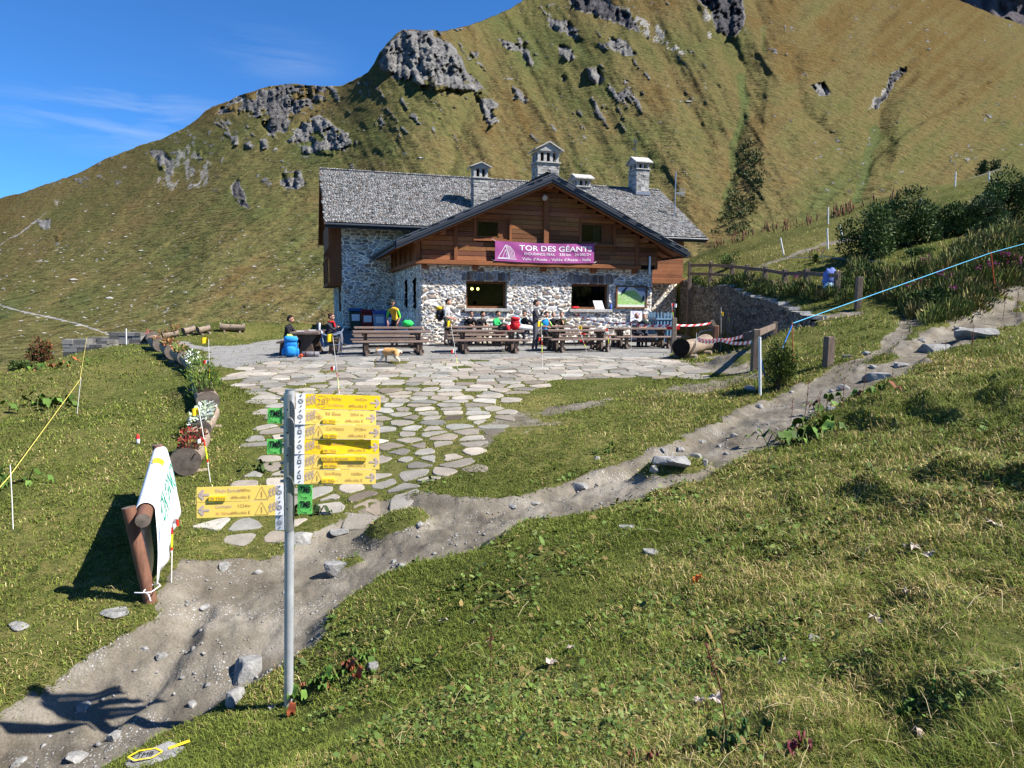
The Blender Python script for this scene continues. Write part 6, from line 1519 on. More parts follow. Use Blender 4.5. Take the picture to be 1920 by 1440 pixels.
cord('blue_rope', [at(1485, 610, b0[1]), at(1466, 655, b0[1] - .2), at(1450, 716, b0[1] - .5), at(1434, 705, b0[1] - .6), at(1425, 668, b0[1] - .7)], .012, (.03, .20, .62), 'slack dark blue rope looping down by the small bush')
cord('blue_rope', [at(1470, 482, 33), at(1543, 480, 29), at(1648, 490, 25.5), at(1795, 499, 22.5), at(1960, 478, 23)], .009, (.05, .18, .5), 'thin dark blue rope strung behind the fireweed', sag=.05)
def pole(name, b, t, r, col, label, dY=0.0, cat='pole', group=None):
    B = gy(*b) if len(b) == 2 else at(*b); T_ = at(t[0], t[1], B[1] + dY); g = MB(); g.tube([Vector((0, 0, -.15)), Vector(T_ - B)], r, 8, M_TONE, col); return thing(g, name, B, label, cat, group=group)
pole('stake', (1490, 706), (1485, 604), .012, (.42, .13, .05), 'rusty orange stake holding the blue rope by the small bush', cat='stake')
pole('stake', (1868, 548), (1858, 472), .014, (.45, .08, .03), 'red stake holding the taut blue rope beside the fireweed', cat='stake')
pole('stake', (1426, 742), (1424.5, 632), .028, (.66, .68, .70), 'white stake next to the wooden gate post', cat='stake')
for (b, t, lab) in (((1553, 420), (1553, 388), 'white stake upright on the meadow, upper of the pair'), ((1553, 467), (1551, 428), 'white stake at the edge of the shaded shrubs'), ((1584, 455), (1574, 421), 'leaning white stake beside the dark shrubs'), ((1471, 478), (1463, 446), 'leaning white stake on the meadow above the plank fence'), ((1791, 350), (1792, 322), 'white stake high on the meadow to the right'), ((1727, 385), (1727, 372), 'short white stake peeping out over the shrubs'), ((1854, 340), (1855, 322), 'white stake near the farther dirt track')):
    pole('meadow_stake', b, t, .04, (.72, .72, .70), lab, cat='stake', group='white stakes on the meadow')
for (b, t, lab) in (((1543, 498, 28.6), (1542, 475), 'pale green stake behind the fence carrying the thin rope'), ((1651, 514, 25.2), (1646, 488), 'pale green stake in the shade below the shrubs')):
    pole('stake', b, t, .015, (.35, .42, .25), lab, cat='stake')
def tape(pts, w, label, cell=.16):
    P = [Vector(p) for p in pts]; o = P[0].copy(); g = MB(); k = 0
    for a, b in zip(P[:-1], P[1:]):
        L = (b - a).length; n = max(2, int(L / cell))
        for i in range(n):
            p = a.lerp(b, i / n) - o; q = a.lerp(b, (i + 1) / n) - o
            p.z -= .12 * 4 * (i / n) * (1 - i / n) * min(1, L / 4); q.z -= .12 * 4 * ((i + 1) / n) * (1 - (i + 1) / n) * min(1, L / 4)
            u = Vector((0, .3, 1)).normalized() * w / 2; sk = (q - p) * .35
            g.quad(p - u - sk, q - u - sk, q + u + sk, p + u + sk, M_PLASTIC, (.62, .03, .03) if k % 2 else (.80, .79, .78)); k += 1
    return thing(g, 'barrier_tape', o, label, 'barrier tape')
tape([hw(6.5, -.2, 1.4), at(1083, 590, 28.2), at(1105, 600, 27.5), at(1180, 606, 26.2), at(1263, 609, 24.6)], .07, 'red and white barrier tape strung along in front of the map board')
tape([at(1264, 609, 24.5), at(1332, 606, 25.2)], .065, 'red and white barrier tape between the short posts')
tape([at(1306, 634, 22.5), at(1345, 636, 20.5), at(1412, 621, 17.6)], .085, 'upper red and white barrier tape crossing the hollow log'); tape([at(1308, 638, 22.0), at(1350, 637, 19.8), at(1409, 641, 17.5)], .09, 'lower red and white barrier tape crossing the hollow log')

# ------------------------------------------------------------------ hollow log, fountain, posts, fences
A = gy(1276, 674); B = gy(1340, 668)
hl = planter((A[0], A[1], A[2] + .0), (B[0], B[1] + 1.2, gz(B[0], B[1] + 1.2)), .30, 'big hollowed log trough with a dark end on stone chocks', None); hl.name = 'log_trough'; hl['category'] = 'log trough'; del hl['group']
M_LOGDK = plain('dark_hollow_end', (.025, .021, .018), .95, .05, .4, 8)  # solid end cap; the shade inside the hollow is put into its colour
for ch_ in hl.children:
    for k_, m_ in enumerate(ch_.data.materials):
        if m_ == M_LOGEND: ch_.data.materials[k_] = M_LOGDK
p = at(1263, 640, 24.4); q = at(1263, 596, 24.4); wp_ = empty('wooden_post', (p[0], p[1], gz(p[0], p[1])), 0, 'pale square wooden post with a red cap behind the log trough', 'post')
g = MB(); g.box(-.075, .075, -.075, .075, -.1, q[2] - gz(p[0], p[1]), M_LOG); g.build('shaft', wp_, bevel=.01); g = MB(); g.box(-.26, .2, -.02, .02, .82, .92, M_TONE, (.6, .03, .03)); g.build('red_tape', wp_)
flag((q[0], q[1], q[2] - .05), at(1259, 568, 24.4), [(.75, RW[::-1], .2, .16, 1)], 'marker cane with red and white flag fixed on the pale post', (.1, .6))
Fx = at(1341, 640, 25.5); fz = gz(Fx[0], Fx[1]); ft = empty('log_fountain', (Fx[0], Fx[1], fz), 0, 'upright log fountain with slanting top and a bent pipe', 'fountain')
g = MB(); g.box(-.1, .1, -.1, .1, -.1, .95, M_RAIL); g.build('trunk', ft, bevel=.03); g = MB(); g.bar((-.16, 0, 1.12), (.06, 0, .72), .16, .13, M_LOG); g.build('slanting_top', ft); g = MB(); g.tube([(-.62, 0, .1), (-.62, 0, .62), (-.54, 0, .72), (-.14, 0, .78)], .018, 7, M_STEEL); g.build('pipe', ft)
flag((Fx[0] + .22, Fx[1], fz), at(1352, 575, 25.5), [(.8, YL, .1, .18, 1)], 'marker cane with small yellow flag behind the fountain', None)
# plank fence along the top of the retaining wall
fpx = [(1293, 492, 525, 36.0), (1332, 491, 522, 33.6), (1372, 493, 523, 31.0), (1400, 496, 527, 29.4), (1434, 499, 530, 27.6), (1471, 505, 534, 25.8), (1511, 504, 537, 24.2), (1568, 508, 548, 22.4), (1609, 519, 562, 20.8)]
P0 = at(fpx[0][0], fpx[0][2], fpx[0][3]); pf = empty('plank_fence', P0, 0, 'dark wooden post and rail fence running above the retaining wall', 'fence')
tops = []
for (x, t, b, Y) in fpx:
    p = at(x, b, Y); q = at(x, t, Y); g = MB(); a = Vector(p) - Vector(P0); zb = gz(p[0], p[1]) - P0[2]; g.box(a.x - .08, a.x + .08, a.y - .08, a.y + .08, zb - .2, q[2] - P0[2], M_FENCE); g.build('post', pf, bevel=.012); tops.append((a.x, a.y, q[2] - P0[2]))
for (a, b) in zip(tops[:-2], tops[1:-1]):
    for dz in (.16, .58):
        g = MB(); g.bar((a[0], a[1] - .1, a[2] - dz), (b[0], b[1] - .1, b[2] - dz), .05, .13, M_FENCE); g.build('rail', pf)
def post(px, py, pt, w, label, cat='post', name='wooden_post', m=M_FENCE):
    p = gy(px, py); q = at(px, pt, p[1]); g = MB(); g.box(-w / 2, w / 2, -w / 2, w / 2, -.2, q[2] - p[2], m); return thing(g, name, p, label, cat, R_(12), bevel=.012)
gp_ = gy(1416, 694); q = at(1413, 617, gp_[1]); gf = empty('gate_fence', gp_, 0, 'tall weathered gate post with cut rails at the terrace corner', 'fence')
g = MB(); g.box(-.10, .06, -.08, .08, -.2, q[2] - gp_[2], M_FENCE); g.build('post', gf, bevel=.015); g = MB(); g.bar((-.28, .1, .78), (-.08, .05, .80), .06, .16, M_FENCE); g.build('rail_stub', gf)
p2 = at(1452, 618, 19.6); g = MB(); g.bar((.05, 0, .86), tuple(Vector(p2) - Vector(gp_) + Vector((0, 0, .1))), .06, .14, M_FENCE); g.build('rail', gf); g = MB(); g.box(p2[0] - gp_[0] - .06, p2[0] - gp_[0] + .06, p2[1] - gp_[1] - .06, p2[1] - gp_[1] + .06, p2[2] - gp_[2] - .8, p2[2] - gp_[2] + .22, M_FENCE); g.build('post', gf, bevel=.01)
post(1552, 686, 631, .17, 'short square wooden post standing alone on the mound')
# retaining wall
ww = MB(); WL = math.hypot(WALLX1 - WALLX0, WALLY1 - WALLY0)
def wall_top(y): 
    return base_h(np.array([WALLX0 + (y - WALLY0) / (WALLY1 - WALLY0) * (WALLX1 - WALLX0) + .25]), np.array([y]))[0] + .02
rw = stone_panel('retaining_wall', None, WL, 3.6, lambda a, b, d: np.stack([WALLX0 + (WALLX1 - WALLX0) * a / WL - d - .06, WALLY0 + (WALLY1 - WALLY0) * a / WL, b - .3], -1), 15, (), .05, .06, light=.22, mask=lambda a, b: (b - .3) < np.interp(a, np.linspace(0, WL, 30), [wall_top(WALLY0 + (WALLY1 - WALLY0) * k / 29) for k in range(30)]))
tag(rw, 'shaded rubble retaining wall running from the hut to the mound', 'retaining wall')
g = MB(); w_h = [wall_top(WALLY0 + (WALLY1 - WALLY0) * k / 19) for k in range(20)]
for k in range(19):
    ya = WALLY0 + (WALLY1 - WALLY0) * k / 19; yb_ = WALLY0 + (WALLY1 - WALLY0) * (k + 1) / 19; xa = WALLX0 + (WALLX1 - WALLX0) * k / 19; z_ = min(w_h[k], w_h[k + 1])
    c = random.uniform(.5, 1.0); g.box(xa - .04, xa + .34, yb_ + .01, ya - .01, z_ - .06, z_ + .05, M_SLAB, None, .02)
g.build('coping', rw)
# blue crumpled cover on the fence
p = at(1556, 550, 22.9); g = MB(); g.ball((0, 0, .38), (.27, .12, .36), M_TONE, (.14, .2, .5), 16, 12, lambda q: q * (1 + .1 * math.sin(q.x * 9 + q.z * 8) + .06 * math.sin(q.z * 17)))
g.ball((-.06, -.06, .12), (.2, .1, .16), M_TONE, (.4, .6, .78), 12, 8, lambda q: q * (1 + .12 * math.sin(q.x * 11 + q.z * 7))); thing(g, 'plastic_cover', (p[0], p[1], gz(p[0], p[1])), 'crumpled blue and white plastic cover hanging at the fence end', 'cover')
# ------------------------------------------------------------------ people and the dog
M_SKIN = plain('skin', (0.50, 0.27, 0.18), 0.55, 0.35, var=.08)
M_EYE = plain('eye_dark', (.02, .015, .012), .2, .5)
M_LIP = plain('lip', (.38, .13, .11), .5, .3)
_cm = {}
def cloth_mat(c):
    k = tuple(round(x, 3) for x in c)
    if k not in _cm:
        s = NT('clothing', 0.85, 0.15); n = s.noise(9, 4, .6, dist=.6); s.color(s.mix(.3, c, s.ramp(n, [(.3, .25), (.7, .75)]), 'OVERLAY')); s.bump(n, .5, .03); _cm[k] = s.m
    return _cm[k]
def skin_surface(joints, edges, radii, root, sub=1):
    """one smooth skin grown over a skeleton; returns verts, faces"""
    names = list(joints); idx = {n: i for i, n in enumerate(names)}
    me = bpy.data.meshes.new('skeleton'); me.from_pydata([tuple(joints[n]) for n in names], [(idx[a], idx[b]) for a, b in edges], [])
    o = bpy.data.objects.new('skeleton', me); COL.objects.link(o)
    m = o.modifiers.new('skin', 'SKIN'); m.use_smooth_shade = True; m.branch_smoothing = .6
    sv = me.skin_vertices[0].data
    for n in names:
        r = radii[n]; sv[idx[n]].radius = r if hasattr(r, '__len__') else (r, r); sv[idx[n]].use_root = (n == root)
    s_ = o.modifiers.new('sub', 'SUBSURF'); s_.levels = sub; s_.render_levels = sub
    dg = bpy.context.evaluated_depsgraph_get(); em = bpy.data.meshes.new_from_object(o.evaluated_get(dg))
    V = [v.co.copy() for v in em.vertices]; F = [tuple(p.vertices) for p in em.polygons]
    bpy.data.objects.remove(o); bpy.data.meshes.remove(me); bpy.data.meshes.remove(em)
    return V, F
def V3(*a): return Vector(a)
def person(loc, yaw, label, pose, shirt, trousers, shoes=(.05, .045, .04), sleeve=None, hair=(.03, .02, .015), hairstyle='short', shorts=False, short_sleeve=False, glasses=False, hat=None, arms=None, lean=0.0, head_turn=0.0, head_nod=0.0, scale=1.0, skin=None, scarf=None, legs=None):
    """local frame: x forward, y to the left, z up"""
    J = {}
    if pose == 'stand':
        J.update(pelvis=V3(0, 0, .96), waist=V3(.01, 0, 1.10), chest=V3(lean * .6, 0, 1.31), collar=V3(lean, 0, 1.44), neck=V3(lean * 1.1 + .01, 0, 1.51))
        for s, n in ((1, 'L'), (-1, 'R')):
            J['hip' + n] = V3(0, s * .09, .90); J['knee' + n] = V3(.03 + s * .03, s * .10, .50); J['ankle' + n] = V3(-.02 + s * .05, s * .105, .10); J['heel' + n] = V3(-.02 + s * .05, s * .107, .045); J['toe' + n] = V3(.16 + s * .05, s * .125, .035)
    else:
        J.update(pelvis=V3(0, 0, .56), waist=V3(.0 + lean * .3, 0, .70), chest=V3(lean * .8, 0, .91), collar=V3(lean, 0, 1.04), neck=V3(lean * 1.12 + .02, 0, 1.11))
        for s, n in ((1, 'L'), (-1, 'R')):
            J['hip' + n] = V3(.02, s * .10, .54); J['knee' + n] = V3(.44, s * .13, .53); J['ankle' + n] = V3(.40, s * .13, .11); J['heel' + n] = V3(.39, s * .13, .045); J['toe' + n] = V3(.58, s * .14, .035)
    if legs: J.update({k: V3(*v) for k, v in legs.items()})
    sh = J['collar']; hz = sh.z
    for s, n in ((1, 'L'), (-1, 'R')):
        J['sho' + n] = sh + V3(-.01, s * .17, -.04)
        J['elb' + n] = J['sho' + n] + V3(-.03, s * .06, -.28); J['wri' + n] = J['elb' + n] + V3(.08, s * .0, -.24)
    if arms:
        for k, v in arms.items(): J[k] = V3(*v)
    for n in 'LR':
        d = (J['wri' + n] - J['elb' + n]).normalized(); J['palm' + n] = J['wri' + n] + d * .075
    E = [('pelvis', 'waist'), ('waist', 'chest'), ('chest', 'collar'), ('collar', 'neck')]
    for n in 'LR': E += [('pelvis', 'hip' + n), ('hip' + n, 'knee' + n), ('knee' + n, 'ankle' + n), ('ankle' + n, 'heel' + n), ('heel' + n, 'toe' + n), ('collar', 'sho' + n), ('sho' + n, 'elb' + n), ('elb' + n, 'wri' + n), ('wri' + n, 'palm' + n)]
    RR = dict(pelvis=(.135, .15), waist=(.125, .14), chest=(.135, .16), collar=(.10, .11), neck=.056)
    for n in 'LR': RR.update({'hip' + n: .10, 'knee' + n: .064, 'ankle' + n: .046, 'heel' + n: .044, 'toe' + n: .036, 'sho' + n: .072, 'elb' + n: .048 if not short_sleeve else .044, 'wri' + n: .033, 'palm' + n: .036})
    Vb, Fb = skin_surface(J, E, RR, 'pelvis')
    M_S, M_T, M_H = cloth_mat(shirt), cloth_mat(trousers), cloth_mat(shoes)
    M_SL = cloth_mat(sleeve) if sleeve else M_S
    sk = M_SKIN if skin is None else plain('skin', skin, .55, .35, var=.08)
    bones = [('pelvis', 'waist', M_S), ('waist', 'chest', M_S), ('chest', 'collar', M_S), ('collar', 'neck', 0)]
    for n in 'LR': bones += [('pelvis', 'hip' + n, M_T), ('hip' + n, 'knee' + n, M_T), ('knee' + n, 'ankle' + n, sk if shorts else M_T), ('ankle' + n, 'heel' + n, M_H), ('heel' + n, 'toe' + n, M_H), ('collar', 'sho' + n, M_S), ('sho' + n, 'elb' + n, M_SL), ('elb' + n, 'wri' + n, sk if short_sleeve else M_SL), ('wri' + n, 'palm' + n, sk)]
    g = MB(); g.V = [tuple(v) for v in Vb]; g.C = [(1, 1, 1)] * len(Vb)
    for f in Fb:
        c = sum((Vb[i] for i in f), Vector()) / len(f); best = 9; bm = M_S
        for a, b, m in bones:
            A, B = J[a], J[b]; t = max(0, min(1, (c - A).dot(B - A) / (B - A).length_squared)); d = (c - A - (B - A) * t).length - .6 * (RR[a] if not hasattr(RR[a], '__len__') else RR[a][1])
            if d < best: best = d; bm = m if m != 0 else (sk if t > .35 else M_S); tt = t; nm = a
        if shorts and nm.startswith('hip') and tt > .92: bm = sk
        if bm is M_S and c.z < J['waist'].z - .10: bm = M_T
        g.F.append(f); g.M.append(g.mi(bm)); g.SM.append(True)
    # head with face
    N_ = J['neck']; hd = empty_mat = None
    rot = Matrix.Rotation(head_turn, 3, 'Z') @ Matrix.Rotation(head_nod, 3, 'Y')
    hc = N_ + V3(.025, 0, .135)
    def hv(p):
        q = p.copy()
        q.x *= .098; q.y *= .076; q.z *= .118
        if p.z < -.2: q.x += .012 * (-p.z); q.y *= 1 - .25 * (-p.z - .2)
        if p.x > .75 and -.45 < p.z < .12 and abs(p.y) < .3: q.x += .024 * max(0, 1 - abs(p.z + .15) * 3) * (1 - abs(p.y) * 3)      # nose
        if p.x > .6 and .02 < p.z < .3 and .15 < abs(p.y) < .6: q.x -= .009                                                      # eye sockets
        if p.x < -.3: q.x *= 1.06
        return q
    nu, nv = 20, 16; HV = []; HF_ = []
    for i in range(nv + 1):
        a = math.pi * i / nv
        for j in range(nu):
            b = 2 * math.pi * j / nu; HV.append(hc + rot @ hv(Vector((math.sin(a) * math.cos(b), math.sin(a) * math.sin(b), math.cos(a)))))
    for i in range(nv):
        for j in range(nu): HF_.append((i * nu + j, (i + 1) * nu + j, (i + 1) * nu + (j + 1) % nu, i * nu + (j + 1) % nu))
    g.add(HV, HF_, sk, None, True)
    hp_ = lambda x, y, z: hc + rot @ V3(x, y, z)
    for s in (-1, 1):
        g.ball(hp_(-.005, s * .078, -.005), (.022, .010, .032), sk, None, 8, 6); g.ball(hp_(.083, s * .030, .018), (.010, .013, .008), M_EYE, None, 8, 5)
    g.ball(hp_(.094, 0, -.058), (.008, .024, .007), M_LIP, None, 8, 5)
    # fingers
    for s, n in ((1, 'L'), (-1, 'R')):
        P = J['palm' + n]; d = (P - J['wri' + n]).normalized(); up = Vector((0, 0, 1)); sd = d.cross(up); sd = sd.normalized() if sd.length > .1 else Vector((0, 1, 0)); nn = sd.cross(d)
        for k, (o_, L) in enumerate(((-.027, .062), (-.009, .074), (.009, .070), (.027, .055))):
            a = P + sd * o_ * .9 + d * .01; b = a + d * L * .5 - nn * .006; c = b + d * L * .35 - nn * .026
            g.tube([a, b, c], [.0095, .0085, .0065], 6, sk)
        a = P + sd * s * .03 - d * .04; g.tube([a, a + sd * s * .028 + d * .03, a + sd * s * .03 + d * .06 - nn * .012], [.011, .010, .007], 6, sk)
    root = empty('person', loc, yaw, label, 'person', 'people on the hut terrace'); root.scale = (scale,) * 3
    g.build('body', root)
    if hairstyle:
        h = MB(); rg_ = random.Random(len(label)); pts = []
        def hair_fn(p):
            q = p.copy(); k = 1.10 + .05 * math.sin(p.x * 9 + p.y * 7) + (.10 * rg_.random() if hairstyle == 'curly' else .02 * rg_.random())
            q.x *= .098 * k; q.y *= .078 * k; q.z *= .120 * k
            if p.x > .1: q.z = max(q.z, .045 + .03 * p.x); q.x = min(q.x, .086 + .02 * p.z)
            elif p.x > -.3: q.z = max(q.z, -.01 if hairstyle != 'long' else -.12)
            else: q.z = max(q.z, -.07 if hairstyle != 'long' else -.17)
            return rot @ (q + V3(-.008, 0, .008))
        h.ball(hc, (1, 1, 1), cloth_mat(hair), None, 18, 14, hair_fn)
        if hairstyle == 'bun': h.ball(hp_(-.10, 0, .09), .042, cloth_mat(hair), None, 8, 6)
        h.build('hair', root)
    if glasses:
        h = MB()
        for s in (-1, 1): h.ball(hp_(.094, s * .032, .02), (.008, .026, .017), M_EYE, None, 8, 5); h.tube([hp_(.09, s * .058, .022), hp_(.0, s * .080, .02)], .004, 4, M_EYE)
        h.tube([hp_(.102, -.012, .024), hp_(.102, .012, .024)], .004, 4, M_EYE); h.build('sunglasses', root)
    if hat:
        h = MB(); h.ball(hp_(-.005, 0, .055), (.108, .088, .085), cloth_mat(hat), None, 14, 8, lambda p: rot @ V3(p.x, p.y, max(p.z, -.05))); h.tube([hp_(.08, 0, .06), hp_(.17, 0, .045)], [.06, .05], 10, cloth_mat(hat)); h.build('cap', root)
    if scarf:
        h = MB(); n_ = J['neck'] - V3(0, 0, .03); h.tube([n_ + V3(.075 * math.cos(t), .08 * math.sin(t), .012 * math.sin(2 * t)) for t in [k * math.pi / 6 for k in range(13)]], .03, 8, cloth_mat(scarf)); h.tube([n_ + V3(.09, .02, 0), n_ + V3(.13, .03, -.16), n_ + V3(.13, .03, -.30)], [.035, .045, .03], 8, cloth_mat(scarf)); h.build('scarf', root)
    return root
def floor(px, Y, dz=0.0): x = px_x(px, Y); return (x, Y, gz(x, Y) + dz)
BLK = (.018, .018, .022)
FR = -math.pi / 2       # facing the camera
rest = dict(elbL=(.16, .26, .80), wriL=(.40, .12, .80), elbR=(.16, -.26, .80), wriR=(.40, -.10, .80))
person(floor(537, 23.2, -.06), R_(-8), 'man with dark curly hair sitting at the left end of the plank table', 'sit', BLK, (.015, .015, .017), hair=(.018, .012, .01), hairstyle='curly', glasses=True, lean=.12, arms=dict(elbL=(.20, .25, .78), wriL=(.44, .12, .74), elbR=(.22, -.22, .78), wriR=(.46, -.08, .72)))
person(floor(617, 23.9, -.04), R_(-12), 'woman with hair bun and red scarf sitting on the far side of the plank table', 'sit', (.03, .033, .045), (.14, .15, .19), hair=(.06, .028, .02), hairstyle='bun', glasses=True, lean=.06, scarf=(.42, .015, .02), arms=dict(elbL=(.22, .30, .84), wriL=(.12, .06, .98), elbR=(.28, -.24, .82), wriR=(.30, .04, .90)), legs=dict(kneeL=(.40, .10, .74), ankleL=(.42, .12, .36), heelL=(.41, .12, .30), toeL=(.58, .13, .29)))
person(floor(741, 27.2), FR - .25, 'man in yellow shirt with green sleeves standing bent over the table', 'stand', (.62, .36, .035), BLK, sleeve=(.10, .5, .05), short_sleeve=True, hat=(.03, .035, .03), hairstyle='short', lean=.16, head_nod=.55, skin=(.36, .18, .12), arms=dict(elbL=(.14, .28, 1.10), wriL=(.26, .22, .88), elbR=(.12, -.27, 1.10), wriR=(.24, -.20, .88)))
hk = person(floor(838, 27.0, .04), R_(-12), 'hiker in grey shirt and shorts standing with a yellow and black backpack', 'stand', (.36, .36, .37), (.06, .065, .045), shorts=True, short_sleeve=True, hair=(.035, .025, .02), lean=.02, arms=dict(elbL=(.0, .24, 1.10), wriL=(.24, .16, 1.02), elbR=(.0, -.24, 1.10), wriR=(.24, -.16, 1.02)))
hx, hy, hz_ = floor(828, 27.03, .04)
bp = rucksack('rucksack', (hx - .06, hy, hz_ + .92), BLK, (.62, .40, .02), 'yellow and black backpack worn by the standing hiker in shorts', R_(258), .56, .34, .24, top=(.62, .40, .02))
g = MB(); g.tube([(-.14, 0, 0), (0, 0, .0), (.02, .0, .02)], .012, 6, M_BLK); g.tube([(0, 0, 0), (.12, -.02, -.98)], .008, 6, M_STEEL); thing(g, 'trekking_pole', (hx + .32, hy - .12, hz_ + 1.0), 'trekking pole held by the hiker in shorts', 'trekking pole')
tb = 28.6
person(floor(880, tb, -.04), FR + .35, 'man in black jacket with sunglasses, left of the two in black below the window', 'sit', BLK, BLK, hair=(.03, .025, .02), glasses=True, lean=.2, arms=rest)
person(floor(897, tb - .15, -.04), FR + .75, 'man in black jacket with dark hair, right of the two in black below the window', 'sit', BLK, BLK, hair=(.02, .014, .01), lean=.2, head_turn=.3, arms=rest)
person(floor(926, 28.3, -.02), R_(-25), 'person in bright green jacket sitting behind the red rucksack', 'sit', (.03, .38, .11), BLK, hair=(.04, .022, .014), lean=.12, arms=rest)
person(floor(987, 27.6, -.04), FR - .55, 'man in black jacket with dark glasses sitting left of the standing man', 'sit', BLK, (.03, .03, .04), hair=(.04, .035, .03), glasses=True, lean=.12, scale=1.05, arms=dict(elbL=(.12, .34, .86), wriL=(.22, .52, .98), elbR=(.2, -.26, .78), wriR=(.42, -.2, .74)))
person(floor(1003, 24.9), R_(-8), 'man in dark grey jacket standing on the terrace with raised hand', 'stand', (.055, .055, .065), (.085, .085, .10), shoes=(.22, .21, .20), hair=(.03, .025, .022), glasses=True, scale=1.03, arms=dict(elbL=(.13, .20, 1.15), wriL=(.24, .06, 1.34), elbR=(.10, -.24, 1.14), wriR=(.27, -.03, 1.20)))
person(floor(1019, 27.4, -.02), R_(-60), 'person in green sleeves and blue vest sitting right of the standing man', 'sit', (.02, .25, .60), BLK, sleeve=(.10, .55, .05), short_sleeve=True, hair=(.03, .022, .018), lean=.12, arms=dict(elbL=(.2, .24, .80), wriL=(.16, .10, 1.04), elbR=(.2, -.24, .8), wriR=(.4, -.1, .78)))
person(floor(1035, 28.8, -.04), FR + .1, 'grey haired woman in black cardigan sitting by the wall', 'sit', (.025, .022, .025), (.06, .06, .07), hair=(.28, .25, .22), hairstyle='short', lean=.14, arms=rest)
person(floor(1052, 28.9, -.04), FR - .1, 'person in olive vest resting the chin on one hand', 'sit', (.055, .06, .02), (.06, .06, .07), short_sleeve=True, hair=(.16, .12, .09), lean=.18, arms=dict(elbL=(.30, .12, .78), wriL=(.24, .04, .99), elbR=(.30, -.24, .78), wriR=(.44, -.02, .78)))
person(floor(1186, 27.9, -.04), FR + .6, 'bald man in black jacket sitting under the map board', 'sit', (.03, .033, .04), (.05, .05, .06), hairstyle=None, lean=.12, skin=(.45, .22, .16), head_turn=.3, arms=rest)
person(floor(1207, 28.0, -.04), FR - .3, 'white haired person in dark vest sitting by the ribbed blue bin', 'sit', (.06, .08, .07), (.05, .06, .1), hair=(.72, .70, .68), hairstyle='curly', lean=.1, arms=rest)

# corgi walking to the left, head low
D0 = gy(731, 680); DS_ = .66 / .62
J = {k: V3(*v) for k, v in dict(rump=(.26, 0, .30), loin=(.13, 0, .325), back=(0, 0, .32), chest=(-.16, 0, .29), neck=(-.27, 0, .30), skull=(-.37, 0, .275), muzzle=(-.445, 0, .235), nose=(-.485, 0, .22), tail=(.33, 0, .32), tailtip=(.37, 0, .27)).items()}
for s, n in ((.075, 'L'), (-.075, 'R')):
    q = .05 if n == 'L' else -.06
    J['sh' + n] = V3(-.17, s, .22); J['fel' + n] = V3(-.165 + q * .4, s, .14); J['fwr' + n] = V3(-.19 + q, s, .06); J['fpaw' + n] = V3(-.215 + q, s, .015)
    J['hp' + n] = V3(.22, s, .25); J['kn' + n] = V3(.17 - q * .4, s * 1.1, .16); J['hk' + n] = V3(.26 - q, s, .085); J['hpaw' + n] = V3(.225 - q, s, .015)
E = [('rump', 'loin'), ('loin', 'back'), ('back', 'chest'), ('chest', 'neck'), ('neck', 'skull'), ('skull', 'muzzle'), ('muzzle', 'nose'), ('rump', 'tail'), ('tail', 'tailtip')]
for n in 'LR': E += [('chest', 'sh' + n), ('sh' + n, 'fel' + n), ('fel' + n, 'fwr' + n), ('fwr' + n, 'fpaw' + n), ('rump', 'hp' + n), ('hp' + n, 'kn' + n), ('kn' + n, 'hk' + n), ('hk' + n, 'hpaw' + n)]
RR = dict(rump=.115, loin=.115, back=.12, chest=.135, neck=.095, skull=.078, muzzle=.042, nose=.024, tail=.045, tailtip=.02)
for n in 'LR': RR.update({'sh' + n: .06, 'fel' + n: .04, 'fwr' + n: .028, 'fpaw' + n: .03, 'hp' + n: .075, 'kn' + n: .055, 'hk' + n: .03, 'hpaw' + n: .03})
Vd, Fd = skin_surface(J, E, RR, 'back')
M_FUR = NT('corgi_fur', 0.9, 0.1); _q = M_FUR.noise(60, 4, .7); M_FUR.color(M_FUR.mix(.3, M_FUR.attr('tone', 'Color'), M_FUR.ramp(_q, [(.3, .25), (.7, .75)]), 'OVERLAY')); M_FUR.bump(_q, .6, .01); M_FUR = M_FUR.m
g = MB(); g.V = [tuple(v) for v in Vd]; WHT, TAN, DRK = (.72, .68, .62), (.52, .27, .10), (.05, .04, .035)
for v in Vd:
    c = TAN if v.z > .235 + .02 * math.sin(v.x * 20) else (.62, .48, .33)
    if v.z < .12: c = WHT
    if -.34 < v.x < -.2: c = WHT
    if v.x < -.34: c = TAN if v.z > .25 else WHT
    if v.x < -.475: c = DRK
    if v.x > .29: c = (.66, .52, .36)
    g.C.append(c)
g.F = list(Fd); g.M = [0] * len(Fd); g.mats = [M_FUR]; g.SM = [True] * len(Fd)
for s in (-1, 1):
    g.ball((-.425, s * .043, .275), (.012, .01, .012), M_FUR, DRK, 8, 6)
    g.add([(-.335, s * .03, .325), (-.355, s * .085, .325), (-.36, s * .075, .42), (-.315, s * .06, .325)], [(0, 1, 2), (1, 3, 2), (3, 0, 2)], M_FUR, TAN, True)
dog = empty('dog', D0, R_(-14), 'tan and white corgi walking left across the flagstones with its head low', 'dog'); dog.scale = (1.06,) * 3
g.build('body', dog)
